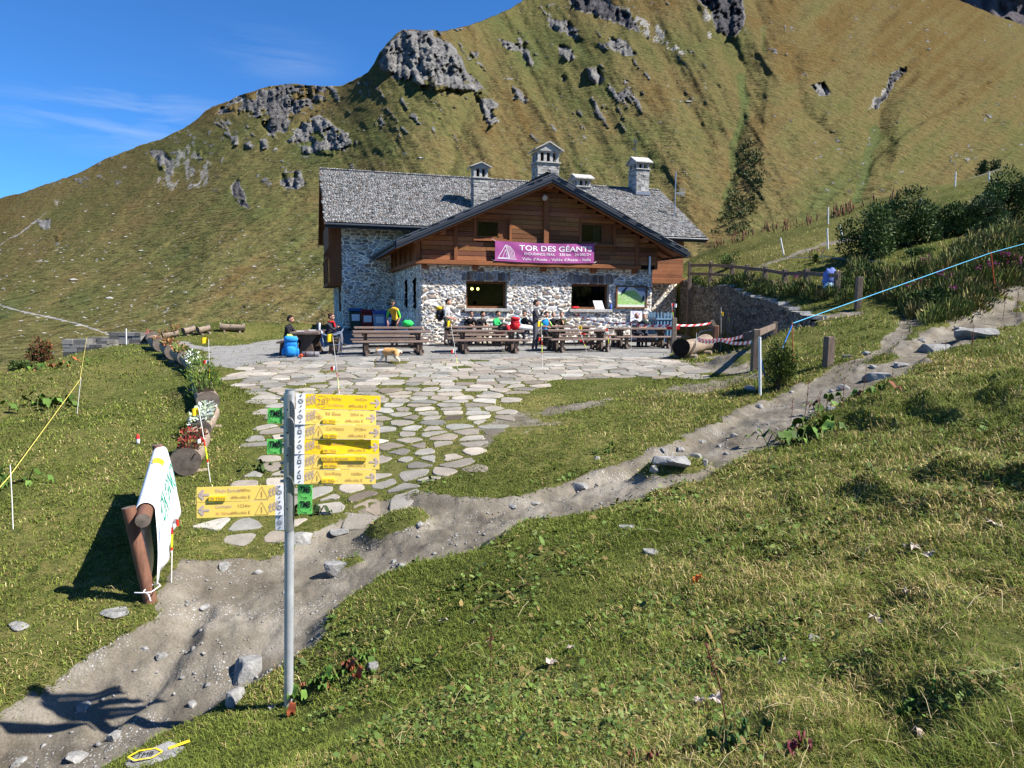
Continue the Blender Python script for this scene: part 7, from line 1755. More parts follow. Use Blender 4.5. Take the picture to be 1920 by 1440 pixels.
# ------------------------------------------------------------------ flagstone paving
def clip_poly(poly, nx, ny, c):
    out_ = []
    for i in range(len(poly)):
        a, b = poly[i], poly[(i + 1) % len(poly)]; da = a[0] * nx + a[1] * ny - c; db = b[0] * nx + b[1] * ny - c
        if da <= 0: out_.append(a)
        if da * db < 0: t = da / (da - db); out_.append((a[0] + (b[0] - a[0]) * t, a[1] + (b[1] - a[1]) * t))
    return out_
def build_paving():
    rng = random.Random(5); g = MB(); PA = PAVE; xs = [p[0] for p in PA]; ys = [p[1] for p in PA]
    seeds = []; y = min(ys) - .5; row = 0
    while y < max(ys) + .5:
        q_ = float(sstep(9, 18, np.array([y]))[0]); cy = (.30 + .12 * q_) + .09 * rng.random(); x = min(xs) - 1 + (row % 2) * .3
        while x < max(xs) + 1: w_ = rng.uniform(.28, .62) * (1 + .2 * q_); seeds.append((x + rng.uniform(-.09, .09), y + rng.uniform(-.11, .11))); x += w_
        y += cy; row += 1
    S = np.array(seeds); sd_ = sdist(S[:, 0], S[:, 1], PA); n = 0
    for i, (sx, sy) in enumerate(seeds):
        if sd_[i] < -.06: continue
        d2 = (S[:, 0] - sx) ** 2 + ((S[:, 1] - sy)) ** 2; nb = np.argsort(d2)[1:16]
        poly = [(sx - 1, sy - 1), (sx + 1, sy - 1), (sx + 1, sy + 1), (sx - 1, sy + 1)]
        far = sstep(11, 19, np.array([sy]))[0]
        gap = (.075 * (1 - far) + .022) * rng.uniform(.6, 1.6)
        px, py, _ = project(np.array([[sx, sy, 0]])); 
        if rng.random() < .10 * (1 - .6 * far): continue
        if px[0] > 960 and sy < 16.8:                      # turf has grown over the right side
            if vnoise(np.array([sx * .5]), np.array([sy * .5]), 88)[0] > .50 - .0012 * (px[0] - 1000): continue
            gap += .04
        for j in nb:
            nx, ny = S[j, 0] - sx, S[j, 1] - sy; L = math.hypot(nx, ny); nx /= L; ny /= L
            poly = clip_poly(poly, nx, ny, nx * sx + ny * sy + L / 2 - gap * .5)
            if len(poly) < 3: break
        if len(poly) < 3: continue
        # irregular rounded outline
        pts = []
        for k in range(len(poly)):
            a = poly[k - 1]; b = poly[k]; c = poly[(k + 1) % len(poly)]
            for (u, v) in ((a, .16), (c, .16)): pts.append((b[0] + (u[0] - b[0]) * v, b[1] + (u[1] - b[1]) * v))
        pts2 = []
        for k in range(len(pts)):
            a, b = pts[k], pts[(k + 1) % len(pts)]; pts2.append(a)
            if math.dist(a, b) > .16: m = rng.uniform(.35, .65); pts2.append((a[0] + (b[0] - a[0]) * m + rng.uniform(-.022, .022), a[1] + (b[1] - a[1]) * m + rng.uniform(-.022, .022)))
        pts = pts2; X = np.array([p[0] for p in pts]); Y = np.array([p[1] for p in pts]); cx, cy = X.mean(), Y.mean()
        zc = HF(np.append(X, cx), np.append(Y, cy)); A_ = np.c_[X - cx, Y - cy, np.ones(len(X))]; co = np.linalg.lstsq(A_, zc[:-1], rcond=None)[0]
        z = A_ @ co + .008 + rng.uniform(0, .012); t = rng.gauss(.212, .045); wm = rng.uniform(-.012, .03); col = (t * 1.07 + wm * .7, t * 1.0, t * .87 - wm * .4)
        m = len(pts); V = [(X[k], Y[k], z[k] - .07) for k in range(m)] + [(X[k], Y[k], z[k] - .008) for k in range(m)] + [(cx + (X[k] - cx) * .95, cy + (Y[k] - cy) * .95, z[k]) for k in range(m)]
        F = [(k, (k + 1) % m, m + (k + 1) % m, m + k) for k in range(m)] + [(m + k, m + (k + 1) % m, 2 * m + (k + 1) % m, 2 * m + k) for k in range(m)] + [tuple(range(2 * m, 3 * m))]
        g.add(V, F, M_PAVE, col, False); STONES.append((cx, cy, max(.2, np.hypot(X - cx, Y - cy).mean()), pts)); n += 1
    o = g.build('flagstone_paving'); tag(o, 'irregular flagstone paving with grass growing in the joints', 'paving', kind='structure')
    return n
STONES = []
print('stones', build_paving())

# ------------------------------------------------------------------ rocks
def rock_mesh(sx, sy, sz, seed, flat=.5):
    bm = bmesh.new(); bmesh.ops.create_icosphere(bm, subdivisions=3, radius=1)
    rng = random.Random(seed); planes = [(Vector((rng.uniform(-1, 1), rng.uniform(-1, 1), rng.uniform(-.6, 1))).normalized(), rng.uniform(.42, .8)) for _ in range(13)] + [(Vector((0, 0, 1)), flat)]
    for v in bm.verts:
        p = v.co
        for n, d in planes:
            q = p.dot(n)
            if q > d: p -= n * (q - d) * .97
        k = 1 + .10 * (vnoise(np.array([p.x * 2.5 + seed]), np.array([p.y * 2.5 + p.z * 2]), seed)[0] - .5)
        v.co = Vector((p.x * sx * k, p.y * sy * k, p.z * sz * k))
    me = bpy.data.meshes.new('rock'); bm.to_mesh(me); bm.free(); me.materials.append(M_ROCK); me.polygons.foreach_set('use_smooth', [False] * len(me.polygons)); return me
def rock(px, py, wpx, hpx, label, seed, name='rock', cat='rock', group='loose rocks along the trail', sink=.3, rz=None):
    p = gy(px, py); z = (p - CAM) @ _f; s = wpx / 2 / FPX * z * 1.15; h = hpx / FPX * z * .75
    o = bpy.data.objects.new(name, rock_mesh(s, s * random.uniform(.7, 1.0), h, seed)); COL.objects.link(o); o.location = (p[0], p[1] + s * .3, p[2] + h * (.5 - sink)); o.rotation_euler = (0, 0, seed * 1.3 if rz is None else rz)
    return tag(o, label, cat, group)
ROCKS = [(458,1268,66,58,'big angular grey rock left of the signpost'),(432,1318,56,34,'low rock directly in front of the big angular rock'),(360,1326,22,18,'small round dark stone at the shadow tip'),(154,1328,34,18,'stone lying in the signpost shadow'),(1090,920,44,26,'angular rock at the lower edge of the trail bend'),(1268,872,90,24,'flat topped rock slab on the grassy islet in the trail'),(1226,884,22,20,'pale stone left of the grassy islet'),(1308,862,28,22,'rounded stone right of the grassy islet'),(1322,872,22,18,'broken stone right behind the islet'),(1246,848,16,12,'small stone above the grassy islet'),(1275,846,26,13,'half buried pale stone above the islet'),(1376,820,18,14,'grey stone in the middle of the trail'),(1350,838,12,8,'small dark stone in the middle of the trail'),(1317,830,18,9,'flat pale stone on the upper half of the trail'),
 (1583,731,26,18,'dark round rock on the trail near the dry stalks'),(1655,712,60,24,'wide grey rock beside the trail with a shaded side'),(1755,658,56,24,'dark peaked rock on the upper trail'),(1842,632,70,30,'dark layered rock by the dry grass at the upper trail'),(1808,622,30,16,'small rock left of the dark layered rock'),(1425,765,20,14,'flat stone on the trail below the white stake'),(1410,733,36,16,'pale boulder in the grass left of the white stake'),(632,1068,54,24,'low rounded rock in the trail'),(556,1016,64,26,'pale broken slab behind the signpost pole'),(634,1003,38,18,'grey block at the edge of the paving'),(660,968,12,12,'small upright stone at the last flagstones'),
 (212,1388,34,22,'half buried stone at the lower left of the trail'),(140,1428,40,24,'grey stone at the bottom edge of the trail'),(30,1435,30,14,'dark stone in the bottom left corner'),(420,1065,26,18,'sharp stone on the trail near the white banner'),(300,1235,22,16,'dark stone in the rut of the trail'),(385,1140,22,9,'flat dark stone in the rut'),(270,1220,16,12,'small stone in the rut'),(700,1258,32,26,'whitish stone among the dock leaves'),(510,1330,16,12,'small pale stone at the foot of the signpost'),
 (1527,1200,30,14,'smooth grey stone in the foreground grass'),(1220,1040,34,18,'crumbly white stone in the grass'),(1176,992,34,10,'thin grey stone in the grass near the trail'),(30,1178,42,12,'flat pale stone on the left grass'),(210,1155,58,13,'thin slab at the edge of the left grass'),(1640,692,24,14,'rock at the path edge below the leafy shrub'),(1560,768,18,10,'stone on the trail below the dark round rock'),(1690,688,30,14,'grey rock at the upper side of the trail'),(1730,640,24,12,'stone at the upper trail edge'),(1590,672,22,12,'stone beside the short square post'),(1625,665,26,12,'pale stone right of the short square post'),(738,1055,14,10,'small pale stone on the trail edge'),(1120,862,20,10,'stone in the worn bank of the trail'),(960,950,22,8,'flat dark stone on the pebbly trail'),(1000,945,26,7,'slab shaped stone on the pebbly trail'),(1560,735,14,9,'small pale stone above the dry stalks')]
for i, r in enumerate(ROCKS): rock(*r[:4], r[4], i + 3)
# painted stone at the bottom left
p = gy(292, 1424); ps = bpy.data.objects.new('painted_stone', rock_mesh(.27, .20, .05, 77, .6)); COL.objects.link(ps); ps.location = (p[0], p[1], p[2] + .005); tag(ps, 'flat stone with a yellow painted trail mark at the bottom left', 'painted stone')
zt = .031
def pst(x, y): return Vector((x, y, zt + .004))
class PS(Sheet):
    def __init__(s): s.c = [Vector((-.15, -.09, zt)), Vector((.05, -.03, zt)), Vector((.02, .08, zt)), Vector((-.18, .02, zt))]; s.n = Vector((0, 0, 1))
pss = PS(); g = MB(); pss.line(g, [(0, .5), (.25, .95), (.75, .95), (1, .5), (.75, .05), (.25, .05), (0, .5)], .012, M_YEL, None, .006); pss.text(g, 'TMB', .5, .3, .42, .5, M_BLK, d=.006, align='CENTER'); pss.line(g, [(1.15, .75), (1.75, 1.2)], .03, M_YEL, None, .004); g.build('painted_mark', ps)
# pebbles: nobody could count them
def build_pebbles():
    rng = np.random.default_rng(3); n = 15000
    r = np.exp(rng.uniform(np.log(3.6), np.log(22), n)); a = rng.uniform(-.72, .72, n); X = r * np.sin(a); Y = r * np.cos(a)
    tr, t2, gr, pv, ba, dt = masks(X, Y); cl = vnoise(X * 1.6, Y * 1.6, 91)
    k = (np.maximum(tr, t2 * .6) > .5) & (rng.random(n) < sstep(.3, .75, cl) + .10 + sstep(.4, .1, np.minimum(seg_dist(X, Y, RUT), seg_dist(X, Y, RUT2)))); X, Y, r = X[k], Y[k], r[k]; n = len(X); Z = HF(X, Y)
    b = np.array([(1, 0, 0), (-1, 0, 0), (0, 1, 0), (0, -1, 0), (0, 0, 1), (0, 0, -1)], float); fc = np.array([(0, 2, 4), (2, 1, 4), (1, 3, 4), (3, 0, 4), (2, 0, 5), (1, 2, 5), (3, 1, 5), (0, 3, 5)])
    s = .0042 * np.exp(rng.normal(0.3, .65, n)) * (1 + .06 * r); an = rng.uniform(0, 6.28, n)
    S = np.stack([s * rng.uniform(.8, 1.5, n), s * rng.uniform(.6, 1.1, n), s * rng.uniform(.35, .8, n)], -1)
    V = b[None] * S[:, None]; ca, sa = np.cos(an)[:, None], np.sin(an)[:, None]
    V = np.stack([V[..., 0] * ca - V[..., 1] * sa, V[..., 0] * sa + V[..., 1] * ca, V[..., 2]], -1) + rng.normal(0, .15, V.shape) * s[:, None, None] + np.stack([X, Y, Z + s * .12], -1)[:, None]
    o = np_mesh('pebbles', V.reshape(-1, 3), (fc[None] + 6 * np.arange(n)[:, None, None]).reshape(-1, 3), [M_ROCK]); tag(o, 'loose pebbles strewn over the trail', 'pebbles', kind='stuff')
build_pebbles()

# ------------------------------------------------------------------ shrubs, plants
def crown(mbx, c, r, n, cols, size, rng, flat=.45, lobes=14):
    """leaf sized faces gathered in clumps through a crown"""
    L = []
    for _ in range(lobes):
        d = Vector((rng.gauss(0, 1), rng.gauss(0, 1), rng.gauss(-.05, .9))).normalized(); q = rng.uniform(.45, .9); L.append((Vector((d.x * r[0] * q, d.y * r[1] * q, d.z * r[2] * q)), rng.uniform(.28, .5), rng.uniform(.7, 1.3)))
    for _ in range(n):
        lc, lr, tone = rng.choice(L); d = Vector((rng.gauss(0, 1), rng.gauss(0, 1), rng.gauss(0, 1))).normalized(); q = rng.random() ** .45
        p = Vector(c) + lc + Vector((d.x * r[0], d.y * r[1], d.z * r[2])) * lr * q
        if p.z < c[2] - r[2] * .95: p.z = c[2] - r[2] * rng.uniform(.5, .95)
        o = (d + Vector((rng.uniform(-.6, .6), rng.uniform(-.6, .6), rng.uniform(-.2, 1)))).normalized(); s_ = o.cross(Vector((rng.uniform(-1, 1), rng.uniform(-1, 1), rng.uniform(-1, 1)))).normalized()
        l = size * rng.uniform(.6, 1.4); w_ = l * flat * .5; k = rng.choice(cols); t = tone * rng.uniform(.75, 1.25)
        mbx.add([p, p + o * l * .5 + s_ * w_, p + o * l, p + o * l * .5 - s_ * w_], [(0, 1, 2, 3)], M_LEAF, (k[0] * t, k[1] * t, k[2] * t), False)
M_BARK = plain('bark', (.09, .07, .05), .9, .1, .5, 20, .5)
WIL = [(.05, .085, .022), (.075, .12, .034), (.11, .15, .06), (.04, .065, .018)]
def shrub(px, pyb, pyt, wpx, Y, label, n=3800, cols=WIL, size=.11, name='willow_shrub', cat='shrub', group='willow shrubs on the slope', flat=.42, depth=.8):
    B = at(px, pyb, Y); z = gz(B[0], B[1]); T_ = at(px, pyt, Y); h = T_[2] - z; w_ = wpx / 2 / FPX * Y; rng = random.Random(int(px * 7 + pyb))
    s = empty(name, (B[0], B[1], z), 0, label, cat, group)
    g = MB()
    for k in range(7):
        a = rng.uniform(0, 6.28); e = Vector((math.cos(a) * w_ * .6, math.sin(a) * w_ * .5, h * rng.uniform(.6, .9))); m = e * .5 + Vector((rng.uniform(-.1, .1), rng.uniform(-.1, .1), .1)); g.tube([(0, 0, -.1), m, e], [.035, .022, .008], 6, M_BARK)
    g.build('branches', s)
    g = MB(); crown(g, (0, 0, h * .5), (w_, w_ * depth, h * .52), int(n * 1.3), cols, size, rng, flat, 18); g.build('foliage', s); return s
shrub(1632, 522, 376, 112, 27.0, 'dark willow shrub at the left end of the row beside the white stakes', 7500)
shrub(1694, 520, 366, 110, 28.0, 'tall willow shrub second from the left of the row', 7500)
shrub(1762, 512, 378, 116, 28.4, 'broad willow shrub in the middle of the row', 7500)
shrub(1830, 482, 370, 96, 28.2, 'paler willow shrub lower than its neighbours', 6000, [(.05, .085, .03), (.08, .12, .05), (.11, .14, .07)])
shrub(1892, 448, 322, 108, 29.0, 'darkest willow shrub near the right edge', 7000)
shrub(1952, 420, 316, 96, 29.4, 'willow shrub cut by the right edge', 4000)
shrub(1736, 612, 545, 84, 19.6, 'leafy knee high shrub at the fork of the small path', 3200, [(.06, .10, .03), (.09, .13, .04), (.05, .08, .02)], .11, 'leafy_shrub', 'shrub', None, .35)
shrub(1725, 552, 470, 60, 24.5, 'pale feathery bush in front of the willow row', 1500, [(.13, .17, .05), (.10, .14, .04)], .12, 'leafy_shrub', 'shrub', None, .25)
shrub(1440, 446, 430, 22, 50, 'small round bush on the far meadow', 500, [(.06, .10, .02), (.09, .13, .03)], .12, 'meadow_bush', 'shrub', 'bushes on the meadow')
shrub(1366, 492, 474, 34, 37, 'green bush behind the left end of the plank fence', 900, [(.07, .11, .03), (.10, .14, .04)], .10, 'meadow_bush', 'shrub', 'bushes on the meadow')
shrub(1842, 318, 298, 22, 49, 'dark little bush by the far dirt track', 700, [(.03, .06, .02)], .14, 'meadow_bush', 'shrub', 'bushes on the meadow'); shrub(1866, 310, 292, 20, 50, 'smaller dark bush at the skyline of the meadow', 700, [(.03, .06, .02)], .14, 'meadow_bush', 'shrub', 'bushes on the meadow')
shrub(80, 690, 640, 46, 27, 'reddish green shrub left of the stone ruin', 1400, [(.14, .05, .03), (.05, .08, .02), (.16, .07, .03)], .10, 'valley_shrub', 'shrub', 'shrubs below the lawn'); shrub(36, 710, 676, 38, 25, 'round green shrub at the edge of the lawn', 1200, [(.05, .085, .02), (.07, .1, .03)], .09, 'valley_shrub', 'shrub', 'shrubs below the lawn')
shrub(1461, 716, 640, 66, 13.9, 'dense dark juniper bush beside the gate post', 4200, [(.045, .075, .015), (.08, .115, .02), (.11, .13, .025), (.03, .05, .012)], .055, 'juniper_bush', 'bush', None, .3)
def conifer(px, pyb, pyt, wpx, Y, label):
    B = at(px, pyb, Y); z = gz(B[0], B[1]); h = at(px, pyt, Y)[2] - z; w_ = wpx / 2 / FPX * Y; rng = random.Random(px); s = empty('young_spruce', (B[0], B[1], z), 0, label, 'tree')
    g = MB(); g.tube([(0, 0, -.1), (0, 0, h * .5), (.01, 0, h * .97)], [.035, .02, .005], 7, M_BARK); g.build('trunk', s)
    g = MB(); k = 0
    while k < 110:
        t = rng.random() ** .8; zz = h * (.06 + .92 * t); L = w_ * (1.05 - t) * rng.uniform(.7, 1.15); a = rng.uniform(0, 6.28); d = Vector((math.cos(a), math.sin(a), .25 + .5 * t))
        for i in range(30):
            q = i / 30; p = Vector((0, 0, zz)) + d * L * q - Vector((0, 0, .18 * L * q * q)); o = (d + Vector((rng.uniform(-1, 1), rng.uniform(-1, 1), rng.uniform(-.3, .9)))).normalized(); l = .055 * rng.uniform(.6, 1.3); sd = o.cross(Vector((0, 0, 1))).normalized() * l * .12; c = rng.choice([(.05, .09, .025), (.08, .12, .03), (.11, .15, .045)])
            g.add([p - sd, p + sd, p + o * l], [(0, 1, 2)], M_LEAF, c, False)
        k += 1
    g.build('crown', s)
conifer(1585, 562, 496, 58, 21.4, 'small light green spruce next to the blue cover at the fence end')
conifer(1528, 508, 478, 22, 29, 'tiny spruce behind the plank fence')
# big leaved plants
def big_leaf(g, base, yaw, L, W, col, rise=.6, droop=.5):
    d = Vector((math.cos(yaw), math.sin(yaw), 0)); s_ = Vector((-d.y, d.x, 0)); st = base + d * L * .35 + Vector((0, 0, L * rise)); g.tube([base, st], .008, 5, M_LEAF, (.12, .14, .04)); P = []
    for i in range(9):
        t = i / 8; w_ = W * (.02 + math.sin(math.pi * (t * .93 + .05)) ** .75); c = st + d * L * t * .8 + Vector((0, 0, -L * droop * t * t + .03 * math.sin(t * 9)))
        P += [c - s_ * w_ * .5 + Vector((0, 0, .05 * L * math.sin(i * 2))), c - Vector((0, 0, .04 * L)), c + s_ * w_ * .5 + Vector((0, 0, .05 * L * math.cos(i * 2)))]
    F = [(i * 3 + j, i * 3 + j + 1, i * 3 + j + 4, i * 3 + j + 3) for i in range(8) for j in (0, 1)]; g.add(P, F, M_LEAF, col, True)
def leafy(px, py, n, spread, L, label, cols, seed, name='dock_plant', cat='plant', group='big leaved dock plants'):
    p = gy(px, py); rng = random.Random(seed); s = empty(name, p, 0, label, cat, group); g = MB()
    for _ in range(n):
        a = rng.uniform(0, 6.28); q = rng.random() ** .5; b = Vector((math.cos(a) * q * spread, math.sin(a) * q * spread * .6, 0)); b.z = gz(p[0] + b.x, p[1] + b.y) - p[2]; c = rng.choice(cols); t = rng.uniform(.7, 1.3); l = L * rng.uniform(.6, 1.3); big_leaf(g, b, rng.uniform(0, 6.28), l, l * rng.uniform(.38, .62), (c[0] * t, c[1] * t, c[2] * t), rng.uniform(.3, .9))
    g.build('leaves', s); return s
DOCK = [(.06, .12, .02), (.09, .16, .03), (.05, .09, .015)]; DOCKR = DOCK + [(.15, .055, .03)]
leafy(1505, 822, 26, .55, .26, 'vivid green dock clump at the lower edge of the trail', DOCK, 1); leafy(1590, 752, 16, .5, .22, 'reddish green dock clump farther up the trail edge', DOCKR, 2); leafy(620, 1290, 26, .30, .10, 'dock leaves with rusty dead ones right of the signpost', DOCKR + [(.26, .07, .03)], 3); leafy(665, 1245, 12, .2, .09, 'green dock leaves around the whitish stone', DOCK, 4)
leafy(75, 765, 22, .8, .28, 'big leaved dock clump on the left lawn', DOCK, 5); leafy(105, 690, 18, .9, .28, 'dock clump with orange leaves at the lawn edge', DOCKR + [(.4, .14, .05)], 6); leafy(1380, 1395, 16, .13, .05, 'dark lobed leaves at the bottom of the near slope', [(.03, .07, .02), (.05, .09, .025)], 7); leafy(1720, 1330, 8, .1, .04, 'small bright leaves in the lower right grass', DOCK, 8); leafy(25, 905, 16, .5, .18, 'low leafy patch by the yellow string', DOCK, 9); leafy(1130, 850, 8, .2, .10, 'small leafy patch in the turf above the trail', DOCK, 10); leafy(500, 880, 10, .25, .14, 'dark leaves beside the signpost boards', [(.04, .07, .02)], 11)
leafy(575, 962, 12, .22, .13, 'dark leafy tuft behind the green plates', [(.035, .06, .02), (.05, .08, .03)], 12)
leafy(1305, 1090, 5, .04, .045, 'single orange and yellow leaved plant in the near grass', [(.5, .2, .02), (.4, .1, .02)], 13); leafy(1500, 1412, 6, .05, .035, 'dark red leaved sprig at the bottom edge', [(.12, .03, .04), (.16, .04, .05)], 14); leafy(1210, 1432, 5, .04, .03, 'reddish sprig at the bottom centre', [(.18, .03, .04), (.1, .08, .03)], 15)
# dry stalks
def stalk(px, py, pt, lean, label, col=(.13, .05, .03)):
    p = gy(px, py); h = at(px, pt, p[1])[2] - p[2]; rng = random.Random(px); s = empty('dry_stalk', p, 0, label, 'dry stalk', 'dry dock stalks'); g = MB(); top = Vector((lean * h, 0, h)); g.tube([(0, 0, -.03), top * .5 + Vector((.01, 0, 0)), top], [.007 * min(1, h * 1.5), .006 * min(1, h * 1.5), .003], 5, M_TONE, col); g.build('stem', s); g = MB()
    for k in range(16): t = rng.uniform(.45, 1.0); q = top * t; d = Vector((rng.uniform(-1, 1), rng.uniform(-1, 1), rng.uniform(.3, 1.2))).normalized() * rng.uniform(.03, .08) * min(1, h / .55); g.tube([q, q + d], [.004 * min(1, h), .006 * min(1, h)], 4, M_TONE, tuple(c * rng.uniform(.8, 1.6) for c in col))
    g.build('seed_heads', s)
for (x, y, t, l, lab) in ((1482, 792, 742, .05, 'dry stalk leftmost of the group on the trail edge'), (1508, 785, 716, .06, 'tall dry stalk second from the left by the dock clump'), (1528, 795, 732, .12, 'dry stalk leaning right above the dock clump'), (1578, 770, 706, .02, 'dry stalk standing before the dark round rock'), (1616, 745, 686, .08, 'forked dry stalk on the upper trail edge'), (1672, 722, 690, 0, 'dry stalk beside the wide grey rock'), (1820, 672, 608, .0, 'brown dry stalk in front of the dark layered rock'), (1880, 600, 552, .03, 'dry stalk near the right edge of the trail'), (1770, 668, 640, .1, 'short dry stalk left of the layered rock'), (1905, 595, 540, .0, 'thin dry stalk at the right picture edge'), (36, 760, 728, .0, 'reddish stalk above the big leaved clump on the left lawn'), (84, 810, 780, .0, 'short reddish stalk by the yellow string'), (918, 1262, 1172, 0, 'withered thistle in the middle of the near slope'), (1010, 1300, 1262, 0, 'second withered thistle lower on the near slope'), (1365, 1360, 1208, -.3, 'long thin seed stalk leaning left in the lower right grass')): stalk(x, y, t, l, lab)
# fireweed on the bank
def fireweed(px, py, pt, Y, label, n=5):
    B = at(px, py, Y); z = gz(B[0], B[1]); h = max(.5, at(px, pt, Y)[2] - z); rng = random.Random(px); s = empty('fireweed', (B[0], B[1], z), 0, label, 'wild flower', 'fireweed on the bank'); g = MB(); f = MB()
    for k in range(n):
        b = Vector((rng.uniform(-.25, .25), rng.uniform(-.15, .15), -.05)); t = b + Vector((rng.uniform(-.1, .1), 0, h * rng.uniform(.75, 1.05))); g.tube([b, t], [.008, .004], 5, M_LEAF, (.12, .07, .03))
        for i in range(14): q = b.lerp(t, rng.uniform(.1, .72)); a = rng.uniform(0, 6.28); d = Vector((math.cos(a), math.sin(a), .4)) * .11; sd = Vector((-math.sin(a), math.cos(a), 0)) * .015; g.add([q, q + d * .5 + sd, q + d, q + d * .5 - sd], [(0, 1, 2, 3)], M_LEAF, rng.choice([(.07, .11, .03), (.10, .13, .03), (.22, .08, .03)]), False)
        for i in range(22): q = b.lerp(t, rng.uniform(.7, 1.0)); a = rng.uniform(0, 6.28); d = Vector((math.cos(a), math.sin(a), rng.uniform(-.3, .5))) * .045; sd = d.cross(Vector((0, 0, 1))).normalized() * .02; f.add([q, q + d + sd, q + d * 1.3, q + d - sd], [(0, 1, 2, 3)], M_LEAF, rng.choice([(.42, .07, .36), (.5, .12, .42), (.3, .05, .22)]), False)
    g.build('stems', s); f.build('blossoms', s)
for (x, y, t, Y, lab) in ((1727, 540, 505, 22.4, 'pink fireweed leftmost of the clumps on the bank'), (1748, 560, 518, 21.2, 'pink fireweed under the taut blue rope'), (1764, 565, 522, 20.9, 'pink fireweed right beneath the rope crossing'), (1842, 540, 500, 21.0, 'pink fireweed left of the red stake'), (1853, 530, 490, 21.2, 'tall fireweed touching the red stake'), (1884, 512, 468, 21.6, 'fireweed reaching above the taut blue rope'), (1904, 520, 478, 21.4, 'fireweed at the right edge of the bank'), (1490, 533, 520, 26, 'small fireweed below the plank fence'), (1500, 536, 522, 25.4, 'fireweed clump left of the fence end'), (1790, 585, 560, 20, 'low fireweed above the upper trail'), (1710, 560, 545, 20.8, 'low fireweed at the turf edge of the bank'), (1532, 478, 462, 30, 'faint fireweed on the slope behind the fence')): fireweed(x, y, t, Y, lab)
# mixed undergrowth on the bank and on top of the wall: one mass
def undergrowth():
    rng = random.Random(21); g = MB()
    zones = [([(1640, 560), (1720, 530), (1860, 470), (1960, 440), (1960, 520), (1900, 540), (1820, 590), (1740, 610), (1690, 575)], 330, .30, [(.07, .10, .025), (.12, .12, .03), (.16, .13, .035), (.05, .075, .02), (.2, .15, .06)]),
             ([(1600, 500), (1640, 520), (1640, 560), (1600, 545)], 60, .3, [(.05, .08, .02), (.10, .11, .03)]),
             ([(1298, 524), (1400, 528), (1500, 545), (1600, 562), (1585, 575), (1500, 566), (1400, 545), (1300, 534)], 150, .28, [(.05, .08, .02), (.07, .10, .03), (.12, .12, .035), (.03, .05, .015)]),
             ([(1640, 520), (1760, 500), (1900, 430), (1920, 470), (1780, 510), (1660, 545)], 160, .35, [(.05, .07, .02), (.09, .10, .03), (.13, .12, .03)])]
    for poly_, n, s, cols in zones:
        W = [tuple(gy(*p)[:2]) for p in poly_]; x0, x1 = min(p[0] for p in W), max(p[0] for p in W); y0, y1 = min(p[1] for p in W), max(p[1] for p in W); k = 0; tries = 0
        while k < n and tries < n * 60:
            tries += 1; x, y = rng.uniform(x0, x1), rng.uniform(y0, y1)
            if not inside(np.array([x]), np.array([y]), W)[0]: continue
            if x < WALLX0 + (y - WALLY0) / (WALLY1 - WALLY0) * (WALLX1 - WALLX0) + .15: continue
            k += 1; z = gz(x, y); c = rng.choice(cols); hh = s * rng.uniform(.6, 1.6)
            gl = rng.random() < .45; c = rng.choice([(.19, .17, .06), (.13, .15, .04), (.15, .13, .05), (.10, .13, .03), (.08, .11, .025)]) if gl else c
            leaves(g, (x, y, z), (s * (.6 if gl else 1.0), s * (.6 if gl else 1.0), hh * (.8 if gl else 1)), 75, [c, tuple(v * 1.35 for v in c), tuple(v * .7 for v in c)], .26 if gl else .10, .10 if gl else .35, rng, 1.6 if gl else .6)
    o = g.build('undergrowth'); tag(o, 'tangled herbs and low bushes covering the bank and the wall top', 'undergrowth', kind='stuff')
undergrowth()
# dark bushes filling the gully of the mountain
def gully_bushes():
    rng = random.Random(31); g = MB(); pts = [(1420, 215, 6), (1412, 250, 14), (1402, 280, 22), (1398, 310, 30), (1388, 340, 32), (1372, 370, 36), (1362, 395, 40), (1352, 420, 40), (1345, 436, 36)]
    poly_ = [(1408, 240), (1428, 300), (1430, 350), (1404, 440), (1338, 442), (1356, 400), (1384, 330), (1398, 270)]; k = 0
    while k < 190:
        x, y = rng.uniform(1335, 1445), rng.uniform(200, 445)
        if not inside(np.array([x]), np.array([y]), poly_)[0] or vnoise(np.array([x / 9]), np.array([y / 9]), 5)[0] < .38: continue
        k += 1; p = mount_pt(x, y); s = (.25 + .0030 * np.linalg.norm(p)) * rng.uniform(.6, 1.5); c = rng.choice([(.045, .055, .018), (.06, .066, .02), (.035, .05, .015), (.09, .07, .025)]); leaves(g, tuple(p), (s, s, s * .8), 22, [c, tuple(v * 1.5 for v in c)], s * .55, .6, rng, .5)
    o = g.build('gully_shrubs'); tag(o, 'dark alder scrub filling the gully on the mountain', 'scrub', kind='stuff')
gully_bushes()
